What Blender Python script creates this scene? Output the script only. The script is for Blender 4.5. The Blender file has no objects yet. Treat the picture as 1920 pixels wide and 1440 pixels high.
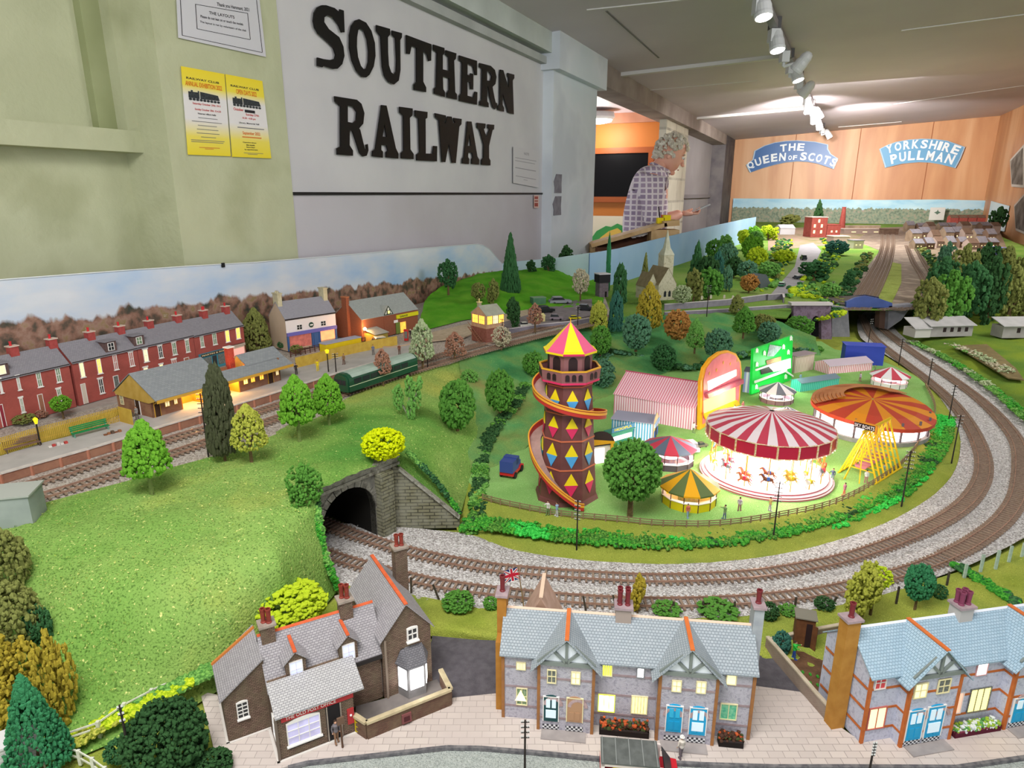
import bpy,math,random
from math import sin,cos,pi,radians,hypot,atan2
from mathutils import Vector,Matrix,noise
from mathutils.geometry import tessellate_polygon
random.seed(7)
R=random.random
def U(a,b):return a+(b-a)*random.random()
# ---------------------------------------------------------------- camera
FL=1250.0;PT=math.atan(357/FL);HC=0.47
scene=bpy.context.scene
col=scene.collection
cam=bpy.data.objects.new('camera',bpy.data.cameras.new('camera'))
col.objects.link(cam)
cam.location=(0,0,HC);cam.rotation_euler=(pi/2-PT,0,0)
cam.data.sensor_width=36;cam.data.lens=36*FL/1920
cam.data.clip_start=0.01;cam.data.clip_end=60
scene.camera=cam
# ---------------------------------------------------------------- world, exposure
scene.view_settings.view_transform='Standard'
scene.view_settings.look='None'
scene.view_settings.exposure=0.18
scene.view_settings.gamma=1.0
w=bpy.data.worlds.new('room_air');scene.world=w;w.use_nodes=True
w.node_tree.nodes['Background'].inputs[0].default_value=(0.92,0.97,1.0,1)
w.node_tree.nodes['Background'].inputs[1].default_value=1.25
def lamp(kind,name,loc,power,colr=(1,1,1),size=0.1,rot=None,target=None,angle=60,parent=None,blend=0.6):
    l=bpy.data.lights.new(name,kind);l.energy=power;l.color=colr
    if kind=='AREA':l.size=size
    elif kind=='SUN':l.angle=size
    else:l.shadow_soft_size=size
    if kind=='SPOT':l.spot_size=radians(angle);l.spot_blend=blend
    o=bpy.data.objects.new(name,l);col.objects.link(o);o.location=loc
    if target:o.rotation_euler=(Vector(target)-Vector(loc)).to_track_quat('-Z','Y').to_euler()
    elif rot:o.rotation_euler=rot
    if parent:o.parent=parent
    return o
lamp('AREA','added_fill_area',(-0.15,0.15,1.18),24,(1,.98,.95),0.7,target=(0.1,0.9,0))  # unseen fill lights, added to brighten the layout from above
lamp('AREA','added_fill_area',(1.9,1.6,1.3),24,(1,.97,.93),0.8,target=(1.0,2.4,0))
lamp('AREA','added_fill_area',(2.5,5.2,1.2),60,(1,.96,.92),1.0,target=(2.7,6.0,-.9))  # added fill over the far board, no fixture there
lamp('SPOT','far_wall_fill',(2.3,5.6,1.0),330,(1,.95,.88),.05,target=(3.4,9.0,.95),angle=75,blend=1)  # added pair of spots that only brighten the far wall
lamp('SPOT','far_wall_fill',(2.9,6.4,1.0),260,(1,.95,.88),.05,target=(5.0,8.6,.9),angle=75,blend=1)
# ---------------------------------------------------------------- pixel <-> world
def ray(px,py):
    a=(px-960)/FL;b=(720-py)/FL
    return Vector((a,cos(PT)+b*sin(PT),-sin(PT)+b*cos(PT)))
def P(px,py,z=0.0):
    r=ray(px,py);t=(z-HC)/r.z
    return Vector((r.x*t,r.y*t,z))
def D(px,py,Y):
    r=ray(px,py);t=Y/r.y
    return Vector((r.x*t,Y,HC+r.z*t))
def onplane(px,py,pt,n):
    r=ray(px,py);o=Vector((0,0,HC));t=(Vector(pt)-o).dot(n)/r.dot(n)
    return o+r*t
def hgt(b,px,py):
    """height above ground point b (Vector) of the pixel py on the vertical through b"""
    r=ray(px,py);t=b.y/r.y
    return HC+r.z*t-b.z
# ---------------------------------------------------------------- materials
def lin(h):
    if isinstance(h,str):
        h=h.lstrip('#');c=[int(h[i:i+2],16)/255 for i in (0,2,4)]
    else:c=list(h)
    return tuple((v/12.92 if v<=.04045 else ((v+.055)/1.055)**2.4) for v in c)+(1,)
MC={}
def mat(name,c1,c2=None,c3=None,rough=.8,scale=60,bump=0,bscale=None,emit=0,ecol=None,metal=0,detail=3,pos=(.35,.65),alpha=1,spec=.3):
    if name in MC:return MC[name]
    m=bpy.data.materials.new(name);m.use_nodes=True;MC[name]=m
    nt=m.node_tree;N=nt.nodes;L=nt.links;b=N['Principled BSDF']
    b.inputs['Roughness'].default_value=rough;b.inputs['Metallic'].default_value=metal
    b.inputs['Specular IOR Level'].default_value=spec
    b.inputs['Base Color'].default_value=lin(c1)
    tc=N.new('ShaderNodeTexCoord')
    if c2:
        nz=N.new('ShaderNodeTexNoise');nz.inputs['Scale'].default_value=scale;nz.inputs['Detail'].default_value=detail
        L.new(tc.outputs['Object'],nz.inputs['Vector'])
        cr=N.new('ShaderNodeValToRGB');e=cr.color_ramp.elements
        e[0].position=pos[0];e[0].color=lin(c1);e[1].position=pos[1];e[1].color=lin(c2)
        if c3:k=e.new((pos[0]+pos[1])/2);k.color=lin(c3)
        L.new(nz.outputs['Fac'],cr.inputs['Fac']);L.new(cr.outputs['Color'],b.inputs['Base Color'])
    if bump:
        nb=N.new('ShaderNodeTexNoise');nb.inputs['Scale'].default_value=bscale or scale*3;nb.inputs['Detail'].default_value=4
        L.new(tc.outputs['Object'],nb.inputs['Vector'])
        bp=N.new('ShaderNodeBump');bp.inputs['Strength'].default_value=min(1,bump);bp.inputs['Distance'].default_value=.002*max(1,bump)
        L.new(nb.outputs['Fac'],bp.inputs['Height']);L.new(bp.outputs['Normal'],b.inputs['Normal'])
    if emit:
        b.inputs['Emission Color'].default_value=lin(ecol or c1);b.inputs['Emission Strength'].default_value=emit
    return m
def mbrick(name,c1,c2,mortar,bw=.004,bh=.0015,ms=.0003,rough=.8,bump=.4,offset=.5,noisec=None,nscale=150,spec=.3):
    """brick, slate or slab courses from UVs laid out in metres"""
    if name in MC:return MC[name]
    m=bpy.data.materials.new(name);m.use_nodes=True;MC[name]=m
    nt=m.node_tree;N=nt.nodes;L=nt.links;b=N['Principled BSDF']
    b.inputs['Roughness'].default_value=rough;b.inputs['Specular IOR Level'].default_value=spec
    tc=N.new('ShaderNodeTexCoord');bt=N.new('ShaderNodeTexBrick')
    bt.offset=offset
    bt.inputs['Scale'].default_value=1.0
    for k,v in (('Brick Width',bw),('Row Height',bh),('Mortar Size',ms),('Mortar Smooth',.3),('Bias',0)):bt.inputs[k].default_value=v
    bt.inputs['Color1'].default_value=lin(c1);bt.inputs['Color2'].default_value=lin(c2);bt.inputs['Mortar'].default_value=lin(mortar)
    L.new(tc.outputs['UV'],bt.inputs['Vector'])
    out=bt.outputs['Color']
    if noisec:
        nz=N.new('ShaderNodeTexNoise');nz.inputs['Scale'].default_value=nscale;nz.inputs['Detail'].default_value=4
        L.new(tc.outputs['Object'],nz.inputs['Vector'])
        mp=N.new('ShaderNodeMapRange');mp.inputs[1].default_value=.4;mp.inputs[2].default_value=.7;mp.inputs[3].default_value=0;mp.inputs[4].default_value=.7
        L.new(nz.outputs['Fac'],mp.inputs[0])
        mx=N.new('ShaderNodeMix');mx.data_type='RGBA'
        L.new(mp.outputs[0],mx.inputs[0]);L.new(out,mx.inputs[6]);mx.inputs[7].default_value=lin(noisec)
        out=mx.outputs[2]
    L.new(out,b.inputs['Base Color'])
    if bump:
        bp=N.new('ShaderNodeBump');bp.inputs['Strength'].default_value=bump;bp.inputs['Distance'].default_value=.0006;bp.invert=True
        L.new(bt.outputs['Fac'],bp.inputs['Height']);L.new(bp.outputs['Normal'],b.inputs['Normal'])
    return m
def mstripe(name,c1,c2,w_,rough=.6,vert=True):
    if name in MC:return MC[name]
    m=bpy.data.materials.new(name);m.use_nodes=True;MC[name]=m
    nt=m.node_tree;N=nt.nodes;L=nt.links;b=N['Principled BSDF'];b.inputs['Roughness'].default_value=rough
    tc=N.new('ShaderNodeTexCoord');sp=N.new('ShaderNodeSeparateXYZ');L.new(tc.outputs['UV'],sp.inputs[0])
    ma=N.new('ShaderNodeMath');ma.operation='MULTIPLY';ma.inputs[1].default_value=1/w_
    L.new(sp.outputs['X' if vert else 'Y'],ma.inputs[0])
    fr=N.new('ShaderNodeMath');fr.operation='FRACT';L.new(ma.outputs[0],fr.inputs[0])
    gt=N.new('ShaderNodeMath');gt.operation='GREATER_THAN';gt.inputs[1].default_value=.5;L.new(fr.outputs[0],gt.inputs[0])
    mx=N.new('ShaderNodeMix');mx.data_type='RGBA';L.new(gt.outputs[0],mx.inputs[0])
    mx.inputs[6].default_value=lin(c1);mx.inputs[7].default_value=lin(c2);L.new(mx.outputs[2],b.inputs['Base Color'])
    return m
def mgrass(name,cols,fleck='#c9cf6a',fine=900,patch=9,bump=1.0,dark=None,fl=.66):
    """turf of dyed scatter: broad patches, fine crumbs and paler flecks"""
    if name in MC:return MC[name]
    m=bpy.data.materials.new(name);m.use_nodes=True;MC[name]=m
    nt=m.node_tree;N=nt.nodes;L=nt.links;b=N['Principled BSDF'];b.inputs['Roughness'].default_value=.95;b.inputs['Specular IOR Level'].default_value=.1
    tc=N.new('ShaderNodeTexCoord')
    def nz(s,d=3,off=0):
        n=N.new('ShaderNodeTexNoise');n.inputs['Scale'].default_value=s;n.inputs['Detail'].default_value=d
        if off:
            mp=N.new('ShaderNodeMapping');mp.inputs['Location'].default_value=(off,off,off);L.new(tc.outputs['Object'],mp.inputs[0]);L.new(mp.outputs[0],n.inputs['Vector'])
        else:L.new(tc.outputs['Object'],n.inputs['Vector'])
        return n.outputs['Fac']
    cr=N.new('ShaderNodeValToRGB');e=cr.color_ramp.elements
    e[0].position=.3;e[0].color=lin(cols[0]);e[1].position=.7;e[1].color=lin(cols[-1])
    for i,c in enumerate(cols[1:-1]):k=e.new(.3+.4*(i+1)/(len(cols)-1));k.color=lin(c)
    L.new(nz(patch,4),cr.inputs['Fac'])
    def mixin(prev,fac_src,lo,hi,amt,c):
        mr=N.new('ShaderNodeMapRange');mr.inputs[1].default_value=lo;mr.inputs[2].default_value=hi;mr.inputs[3].default_value=0;mr.inputs[4].default_value=amt
        L.new(fac_src,mr.inputs[0]);mx=N.new('ShaderNodeMix');mx.data_type='RGBA'
        L.new(mr.outputs[0],mx.inputs[0]);L.new(prev,mx.inputs[6]);mx.inputs[7].default_value=lin(c);return mx.outputs[2]
    o=mixin(cr.outputs['Color'],nz(fine,3,3),.53,.64,.62,dark or '#35501c')
    o=mixin(o,nz(fine*.6,2,11),fl,fl+.05,.9,fleck)
    L.new(o,b.inputs['Base Color'])
    if bump:
        bp=N.new('ShaderNodeBump');bp.inputs['Strength'].default_value=.8;bp.inputs['Distance'].default_value=.0015*bump
        L.new(nz(fine*.8,3),bp.inputs['Height']);L.new(bp.outputs['Normal'],b.inputs['Normal'])
    return m
def mstone(name,cols,scale=420,bump=1,rough=.85):
    """loose chippings: voronoi cells of varied greys"""
    if name in MC:return MC[name]
    m=bpy.data.materials.new(name);m.use_nodes=True;MC[name]=m
    nt=m.node_tree;N=nt.nodes;L=nt.links;b=N['Principled BSDF'];b.inputs['Roughness'].default_value=rough
    tc=N.new('ShaderNodeTexCoord');v=N.new('ShaderNodeTexVoronoi');v.inputs['Scale'].default_value=scale
    L.new(tc.outputs['Object'],v.inputs['Vector'])
    sp=N.new('ShaderNodeSeparateColor');L.new(v.outputs['Color'],sp.inputs[0])
    cr=N.new('ShaderNodeValToRGB');e=cr.color_ramp.elements;e[0].color=lin(cols[0]);e[1].color=lin(cols[-1])
    for i,c in enumerate(cols[1:-1]):k=e.new((i+1)/(len(cols)-1));k.color=lin(c)
    L.new(sp.outputs[0],cr.inputs['Fac']);L.new(cr.outputs['Color'],b.inputs['Base Color'])
    bp=N.new('ShaderNodeBump');bp.inputs['Strength'].default_value=.9;bp.inputs['Distance'].default_value=.0016*bump;bp.invert=True
    L.new(v.outputs['Distance'],bp.inputs['Height']);L.new(bp.outputs['Normal'],b.inputs['Normal'])
    return m
# ---------------------------------------------------------------- mesh builder
class G:
    def __init__(s,T=None):s.v=[];s.f=[];s.m=[];s.T=T or Matrix.Identity(4)
    def at(s,T):s.T=T;return s
    def add(s,vs,fs,m=0):
        n=len(s.v);s.v+=[tuple(s.T@Vector(p)) for p in vs]
        s.f+=[tuple(i+n for i in f) for f in fs];s.m+=[m]*len(fs);return s
    def box(s,x0,x1,y0,y1,z0,z1,m=0):
        return s.add([(x0,y0,z0),(x1,y0,z0),(x1,y1,z0),(x0,y1,z0),(x0,y0,z1),(x1,y0,z1),(x1,y1,z1),(x0,y1,z1)], [(0,3,2,1),(4,5,6,7),(0,1,5,4),(1,2,6,5),(2,3,7,6),(3,0,4,7)],m)
    def quad(s,a,b,c,d,m=0):return s.add([a,b,c,d],[(0,1,2,3)],m)
    def poly(s,pts,m=0):return s.add(pts,[tuple(range(len(pts)))],m)
    def slab(s,pts,th,m=0):
        """closed plate: polygon pts thickened by vector th"""
        th=Vector(th);n=len(pts);q=[tuple(Vector(p)+th) for p in pts]
        fs=[tuple(range(n))[::-1],tuple(range(n,2*n))]+[(i,(i+1)%n,n+(i+1)%n,n+i) for i in range(n)]
        return s.add(list(pts)+q,fs,m)
    def tess(s,loops,th,m=0):
        """plate from an outline with holes, loops of 3D points"""
        th=Vector(th);fl=[Vector(p) for l in loops for p in l];tri=tessellate_polygon([[Vector(p) for p in l] for l in loops]);n=len(fl)
        fs=[tuple(t) for t in tri]+[tuple(i+n for i in t[::-1]) for t in tri];k=0
        for l in loops:
            c=len(l);fs+=[(k+i,k+(i+1)%c,n+k+(i+1)%c,n+k+i) for i in range(c)];k+=c
        return s.add([tuple(p) for p in fl]+[tuple(p+th) for p in fl],fs,m)
    def tube(s,p,q,r1,r2=None,n=6,m=0,cap=True):
        p=Vector(p);q=Vector(q);r2=r1 if r2 is None else r2
        d=(q-p).normalized();a=d.orthogonal().normalized();b=d.cross(a)
        vs=[tuple(c+(a*cos(2*pi*i/n)+b*sin(2*pi*i/n))*r) for c,r in ((p,r1),(q,r2)) for i in range(n)]
        fs=[(i,(i+1)%n,n+(i+1)%n,n+i) for i in range(n)]
        if cap:fs+=[tuple(range(n))[::-1],tuple(range(n,2*n))]
        return s.add(vs,fs,m)
    def path(s,pts,r,n=5,m=0):
        for a,b in zip(pts,pts[1:]):s.tube(a,b,r,r,n,m)
        return s
    def bar(s,p,q,w_,h_,m=0,up=(0,0,1)):
        p=Vector(p);q=Vector(q);d=(q-p).normalized();u=Vector(up)
        if abs(d.dot(u))>.98:u=Vector((0,1,0))
        a=d.cross(u).normalized()*w_/2;b=a.cross(d).normalized()*h_/2
        vs=[tuple(c+i*a+j*b) for c in (p,q) for i,j in ((-1,-1),(1,-1),(1,1),(-1,1))]
        return s.add(vs,[(3,2,1,0),(4,5,6,7),(0,1,5,4),(1,2,6,5),(2,3,7,6),(3,0,4,7)],m)
    def lathe(s,prof,n=16,c=(0,0,0),m=0,mf=None,ph=0,cap=True):
        vs=[(c[0]+r*cos(2*pi*i/n+ph),c[1]+r*sin(2*pi*i/n+ph),c[2]+z) for r,z in prof for i in range(n)]
        k=len(s.v);s.v+=[tuple(s.T@Vector(p)) for p in vs]
        for j in range(len(prof)-1):
            for i in range(n):
                s.f.append((k+j*n+i,k+j*n+(i+1)%n,k+(j+1)*n+(i+1)%n,k+(j+1)*n+i))
                s.m.append(mf(j,i) if mf else m)
        if cap:
            s.f.append(tuple(k+i for i in range(n))[::-1]);s.m.append(mf(0,0) if mf else m)
            t=k+(len(prof)-1)*n;s.f.append(tuple(t+i for i in range(n)));s.m.append(mf(len(prof)-2,0) if mf else m)
        return s
    def ball(s,c,r,m=0,sub=1,sc=(1,1,1),jit=0):
        vs,fs=ICO[sub]
        out=[]
        for v in vs:
            k=r*(1+(U(-jit,jit) if jit else 0));out.append((c[0]+v[0]*k*sc[0],c[1]+v[1]*k*sc[1],c[2]+v[2]*k*sc[2]))
        return s.add(out,fs,m)
    def grid(s,rows,m=0):
        n=len(rows[0]);vs=[tuple(p) for r in rows for p in r]
        return s.add(vs,[(j*n+i,j*n+i+1,(j+1)*n+i+1,(j+1)*n+i) for j in range(len(rows)-1) for i in range(n-1)],m)
    def mesh(s,name,mats,smooth=False,uv=True):
        me=bpy.data.meshes.new(name);me.from_pydata(s.v,[],s.f)
        for k in (mats if isinstance(mats,(list,tuple)) else [mats]):me.materials.append(k)
        me.polygons.foreach_set('material_index',s.m)
        if smooth:me.polygons.foreach_set('use_smooth',[True]*len(s.f))
        if uv and len(s.f)<20000:
            ul=me.uv_layers.new(name='UVMap').data
            for p in me.polygons:
                nn=p.normal
                if abs(nn.z)>.985:ux=Vector((1,0,0));vx=Vector((0,1,0))
                else:ux=Vector((-nn.y,nn.x,0)).normalized();vx=nn.cross(ux)
                for li in p.loop_indices:
                    c=me.vertices[me.loops[li].vertex_index].co;ul[li].uv=(c.dot(ux),c.dot(vx))
        me.validate();me.update();return me
    def obj(s,name,mats,parent=None,smooth=False,label=None,cat=None,group=None,kind=None,loc=None,rz=None):
        me=s.mesh(name,mats,smooth);return link(name,me,parent,label,cat,group,kind,loc,rz)
def _ico():
    import bmesh
    out={}
    for sub in (1,2,3):
        bm=bmesh.new();bmesh.ops.create_icosphere(bm,subdivisions=sub,radius=1)
        out[sub]=([tuple(v.co) for v in bm.verts],[tuple(v.index for v in f.verts) for f in bm.faces]);bm.free()
    return out
ICO=_ico()
def link(name,data,parent=None,label=None,cat=None,group=None,kind=None,loc=None,rz=None):
    o=bpy.data.objects.new(name,data);col.objects.link(o)
    if parent:o.parent=parent
    if label:o['label']=label
    if cat:o['category']=cat
    if group:o['group']=group
    if kind:o['kind']=kind
    if loc is not None:o.location=loc
    if rz is not None:o.rotation_euler=(0,0,rz)
    return o
def thing(name,label,cat,loc=(0,0,0),rz=0,group=None):
    return link(name,None,None,label,cat,group,None,loc,rz)
def kids(o):return [c for c in bpy.data.objects if c.parent==o]
def dup(o,loc,rz=0,label=None,group=None,scale=None,ch=None,sub=None):
    """copy of a thing, its parts and sub-parts"""
    r=o.copy();col.objects.link(r);r.location=loc;r.rotation_euler=(0,0,rz)
    if label:r['label']=label
    if group:r['group']=group
    if scale:r.scale=(scale,)*3 if isinstance(scale,(int,float)) else scale
    for c in (ch if ch is not None else kids(o)):
        k=c.copy();col.objects.link(k);k.parent=r
        for d in (sub or {}).get(c.name,[]) if sub else (kids(c) if ch is None else []):
            e=d.copy();col.objects.link(e);e.parent=k
    return r
def struct(g,name,mats,smooth=False,parent=None):
    o=g.obj(name,mats,parent,smooth)
    if not parent:o['kind']='structure'
    return o
FONTC={}
def textmesh(s,h=1.0,bold=.02,depth=0.0):
    cu=bpy.data.curves.new('t','FONT');cu.body=s;cu.size=1;cu.offset=bold;cu.extrude=depth;cu.resolution_u=3
    cu.align_x='LEFT'
    o=bpy.data.objects.new('t',cu);col.objects.link(o);bpy.context.view_layer.update()
    me=bpy.data.meshes.new_from_object(o.evaluated_get(bpy.context.evaluated_depsgraph_get()))
    bpy.data.objects.remove(o);bpy.data.curves.remove(cu);return me
def addtext(g,s,O,X,Y_,w=None,h=None,m=0,bold=.02,th=0.0):
    """writes s into mesh g: O lower-left corner, X unit dir along, Y_ unit dir up; fits width w and cap height h"""
    me=textmesh(s,bold=bold);vs=[v.co.copy() for v in me.vertices]
    if not vs:return g
    x0=min(v.x for v in vs);x1=max(v.x for v in vs);y0=min(v.y for v in vs);y1=max(v.y for v in vs)
    h=h or (w/(x1-x0)*(y1-y0));w=w or (h/(y1-y0)*(x1-x0))
    X=Vector(X);Y_=Vector(Y_);O=Vector(O)
    nv=[tuple(O+X*((v.x-x0)/(x1-x0)*w)+Y_*((v.y-y0)/(y1-y0)*h)) for v in vs]
    g.add(nv,[tuple(p.vertices) for p in me.polygons],m);bpy.data.meshes.remove(me);return g
def arctext(g,s,a,b,c,h,m=0,bold=.02):
    """letters along the arc through points a, b (middle), c; h = cap height"""
    a,b,c=Vector(a),Vector(b),Vector(c)
    q=2*b-(a+c)/2
    N_=len(s);wd={'I':.5,' ':.5}
    ws=[wd.get(ch,1.0) for ch in s];tot=sum(ws);t=0
    nrm=(c-a).cross(Vector((0,0,1))).normalized()
    for ch,w_ in zip(s,ws):
        tm=(t+w_/2)/tot;t+=w_
        if ch==' ':continue
        p=(1-tm)**2*a+2*tm*(1-tm)*q+tm*tm*c
        d=(2*(1-tm)*(q-a)+2*tm*(c-q));X=d.normalized();Yv=nrm.cross(X)
        if Yv.z<0:Yv=-Yv
        W=d.length/tot*w_*.82
        addtext(g,ch,p-X*W/2,X,Yv,W,h,m,bold)
    return g
def loft(rows,nu,nv,amp=0,fr=30,seed=0,keep=True):
    """smooth surface through rows of 3D polylines"""
    def resamp(r,n):
        L_=[0]
        for a,b in zip(r,r[1:]):L_.append(L_[-1]+(b-a).length)
        out=[]
        for i in range(n):
            t=L_[-1]*i/(n-1);k=0
            while k<len(L_)-2 and L_[k+1]<t:k+=1
            f=(t-L_[k])/max(1e-9,L_[k+1]-L_[k]);out.append(r[k].lerp(r[k+1],min(1,f)))
        return out
    RR=[resamp([Vector(p) for p in r],nu) for r in rows];n=len(RR);out=[]
    for j in range(nv):
        t=(n-1)*j/(nv-1);k=min(n-2,int(t));f=t-k
        a=RR[max(0,k-1)];b=RR[k];c=RR[k+1];d=RR[min(n-1,k+2)];row=[]
        for i in range(nu):
            p=.5*((2*b[i])+(-a[i]+c[i])*f+(2*a[i]-5*b[i]+4*c[i]-d[i])*f*f+(-a[i]+3*b[i]-3*c[i]+d[i])*f**3)
            if amp:
                e=min(1,4*min(j,nv-1-j)/nv*3) if keep else 1
                p=p+Vector((0,0,amp*e*noise.noise(p*fr+Vector((seed,0,0)))))+Vector((0,0,amp*.35*e*noise.noise(p*fr*5)))
            row.append(p)
        out.append(row)
    return out
def spline(pts,n):
    """n points of a Catmull-Rom curve through pts, evenly spaced"""
    pts=[Vector(p) for p in pts];fine=[]
    for k in range(len(pts)-1):
        a=pts[max(0,k-1)];b=pts[k];c=pts[k+1];d=pts[min(len(pts)-1,k+2)]
        for i in range(16):
            f=i/16;fine.append(.5*((2*b)+(-a+c)*f+(2*a-5*b+4*c-d)*f*f+(-a+3*b-3*c+d)*f**3))
    fine.append(pts[-1]);L_=[0]
    for a,b in zip(fine,fine[1:]):L_.append(L_[-1]+(b-a).length)
    out=[];k=0
    for i in range(n):
        t=L_[-1]*i/(n-1)
        while k<len(L_)-2 and L_[k+1]<t:k+=1
        out.append(fine[k].lerp(fine[k+1],(t-L_[k])/max(1e-9,L_[k+1]-L_[k])))
    return out
# ================================================================ ROOM
WA=radians(24.4);E1=Vector((sin(WA),cos(WA),0));N1=Vector((cos(WA),-sin(WA),0)) # along the left wall, and out of it
W0=Vector((-.87,1.2,0));ZF=-.9
WRZ=atan2(E1.y,E1.x)
def WL(px,py,off=0):
    """pixel -> wall-local (s, z) on the plane of the left wall moved off into the room"""
    p=onplane(px,py,W0+N1*off,N1);return (p-W0).dot(E1),p.z
def WP(px,py,off=0):return onplane(px,py,W0+N1*off,N1)
def CZ(p):return 1.185+.06*(Vector(p)-W0).dot(N1)
def ceil_pt(px,py,drop=0):
    n=Vector((-.06*N1.x,-.06*N1.y,1));return onplane(px,py,Vector((W0.x,W0.y,1.185-drop)),n)
def wloc(s,y,z):return W0+E1*s-N1*y+Vector((0,0,z))
wallT=Matrix.Translation(W0)@Matrix.Rotation(WRZ,4,'Z')
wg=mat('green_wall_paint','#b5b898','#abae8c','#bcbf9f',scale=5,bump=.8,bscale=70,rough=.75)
ww=mat('pale_grey_wall_paint','#cfcdcf','#c6c4c8',scale=4,bump=.3,bscale=40,rough=.7)
ww2=mat('lilac_grey_wall_paint','#b9b3b8','#c2bec4',scale=3,bump=.3,bscale=40,rough=.7)
sG0=WL(320,300)[0];sW=WL(549,363)[0];zL=WL(800,363)[1];sP=WL(1018,300)[0];sE=WL(1100,300)[0];sD2=WL(1246,300)[0]
REC=.135
g=G(wallT);g.box(-3,sG0+.02,REC,REC+.1,ZF,1.4);struct(g,'wall_left',wg)
g=G(wallT);g.box(sG0,sW,0,REC+.1,ZF,1.4);struct(g,'wall_left',wg)
g=G(wallT);g.box(sW,sP,.004,REC+.1,zL,1.4);struct(g,'wall_left',ww)
g=G(wallT);g.box(sW,sP,.004,REC+.1,ZF,zL);struct(g,'wall_left',ww2)
g=G(wallT);g.box(sW,sP,-.001,.006,zL-.004,zL+.004);struct(g,'trim_1',mat('black_line_paint','#1c1a1c',rough=.5))
pil=mat('blue_white_pillar_paint','#d3dde4','#c9cfd8','#dbe1e8',scale=2.5,bump=.6,bscale=25,rough=.7)
g=G(wallT);g.box(sP,sE,-.05,.35,ZF,1.3);g.box(sP-.03,sE+.05,-.09,.35,1.03,1.3);struct(g,'wall_left',pil)
# damage patches on the pillar
for (a,b_,c,d) in ((1038,326,1052,362),(1036,368,1051,403)):
    p,q=WL(a,b_,.05),WL(c,d,.05)
    g=G(wallT);pts=[(p[0]+(q[0]-p[0])*u,-.0505,q[1]+(p[1]-q[1])*v) for u,v in ((.1,0),(1,0),(.95,.5),(1,1),(.3,1),(0,.6),(.12,.3))]
    g.slab(pts,(0,-.003,0));struct(g,'trim_2',mat('bare_grey_render','#8b8992','#7a7680',scale=30,bump=.5))
# recessed panel frame on the green wall
def fb(g,x0,y0,x1,y1,off,th):
    a=WL(x0,y0,-REC+off);b_=WL(x1,y1,-REC+off)
    g.box(min(a[0],b_[0]),max(a[0],b_[0]),REC-off-th,REC,min(a[1],b_[1]),max(a[1],b_[1]))
g=G(wallT)
s0=WL(155,120,-REC)[0];s1=WL(190,120,-REC)[0];s2=WL(225,120,-REC)[0];zb0=WL(243,288,-REC)[1];zb1=WL(243,249,-REC)[1]
g.box(s1,s2,REC-.05,REC+.02,zb1,1.35);struct(g,'trim_3',wg)
g=G(wallT);g.box(-3,s2+.01,REC-.055,REC+.02,zb0,zb1);struct(g,'trim_4',wg)
g=G(wallT);g.box(s0,s1,REC-.02,REC+.02,zb1,1.35);struct(g,'trim_5',mat('recess_shade_green','#9ca27a','#8f966c',scale=8,rough=.8))  # darker green puts the recess shade into the strip's colour
# beam over the white wall
g=G(wallT);g.box(sW-1.5,sP,-.05,.1,1.10,1.19);struct(g,'trim_6',mat('beam_paint','#c2c8c4','#b4bab6',scale=6,bump=.3))
g=G(wallT);g.box(sW-1.5,sP,-.025,.1,1.055,1.085);struct(g,'trim_7',mat('beam_paint_grey','#a3a6a4','#b4b6b4',scale=6,bump=.3))
# stone pier, grey panel and dark pier beyond the opening
sF=WL(1366,330)[0]
g=G(wallT);g.box(sD2,sD2+1.0,0,.06,ZF,1.25);struct(g,'wall_left',mbrick('whitewashed_block','#c9c4b4','#b6b0a0','#9a9488',.4,.2,.012,bump=.3,noisec='#d9d5c6',nscale=4))
g=G(wallT);g.box(sD2+1.0,sF-.9,.12,.5,ZF,1.25);struct(g,'wall_left',mat('grey_panel_paint','#a7a3a8','#9c989c',scale=2))
g=G(wallT);g.box(sD2+1.0,sF-.9,.09,.2,.42,.46);struct(g,'trim_8',mat('grey_panel_rail','#8d898e'))
g=G(wallT);g.box(sF-.9,sF+.3,-.05,.5,ZF,1.25);struct(g,'wall_left',mat('dark_block_pier','#716c6d','#58545a',scale=6,bump=.6,bscale=15))
# far wall of varnished ply
FO=W0+E1*sF
def FW(px,py,off=0):return onplane(px,py,FO-E1*off,E1)
ply=bpy.data.materials.new('varnished_plywood');ply.use_nodes=True
nt=ply.node_tree;Nn=nt.nodes;Ln=nt.links;bs=Nn['Principled BSDF'];bs.inputs['Roughness'].default_value=.45
tc=Nn.new('ShaderNodeTexCoord');mp=Nn.new('ShaderNodeMapping');mp.inputs['Scale'].default_value=(2.2,2.2,.35);Ln.new(tc.outputs['Object'],mp.inputs[0])
nz=Nn.new('ShaderNodeTexNoise');nz.inputs['Scale'].default_value=1.5;nz.inputs['Detail'].default_value=6;nz.inputs['Distortion'].default_value=.5;Ln.new(mp.outputs[0],nz.inputs['Vector'])
cr=Nn.new('ShaderNodeValToRGB');e=cr.color_ramp.elements;e[0].position=.3;e[0].color=lin('#b3774f');e[1].position=.72;e[1].color=lin('#dcb088');k=e.new(.5);k.color=lin('#c99468')
Ln.new(nz.outputs['Fac'],cr.inputs['Fac']);Ln.new(cr.outputs['Color'],bs.inputs['Base Color'])
fT=Matrix.Translation(FO)@Matrix.Rotation(WRZ-pi/2,4,'Z') # local x to the right along the far wall, y away
xr=(FW(1860,300)-FO).dot(N1)
g=G(fT);g.box(-.1,xr,0,.1,ZF,2.0);struct(g,'wall_back',ply)
g=G(fT)
for k in (.27,.52,.78):g.box(xr*k-.004,xr*k+.004,-.004,0,.3,2.0)
struct(g,'trim_9',mat('ply_joint','#9a5f40'))
g=G(fT);g.box(xr,xr+.06,-6.5,.1,ZF,2.2);struct(g,'wall_right',ply)
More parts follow.
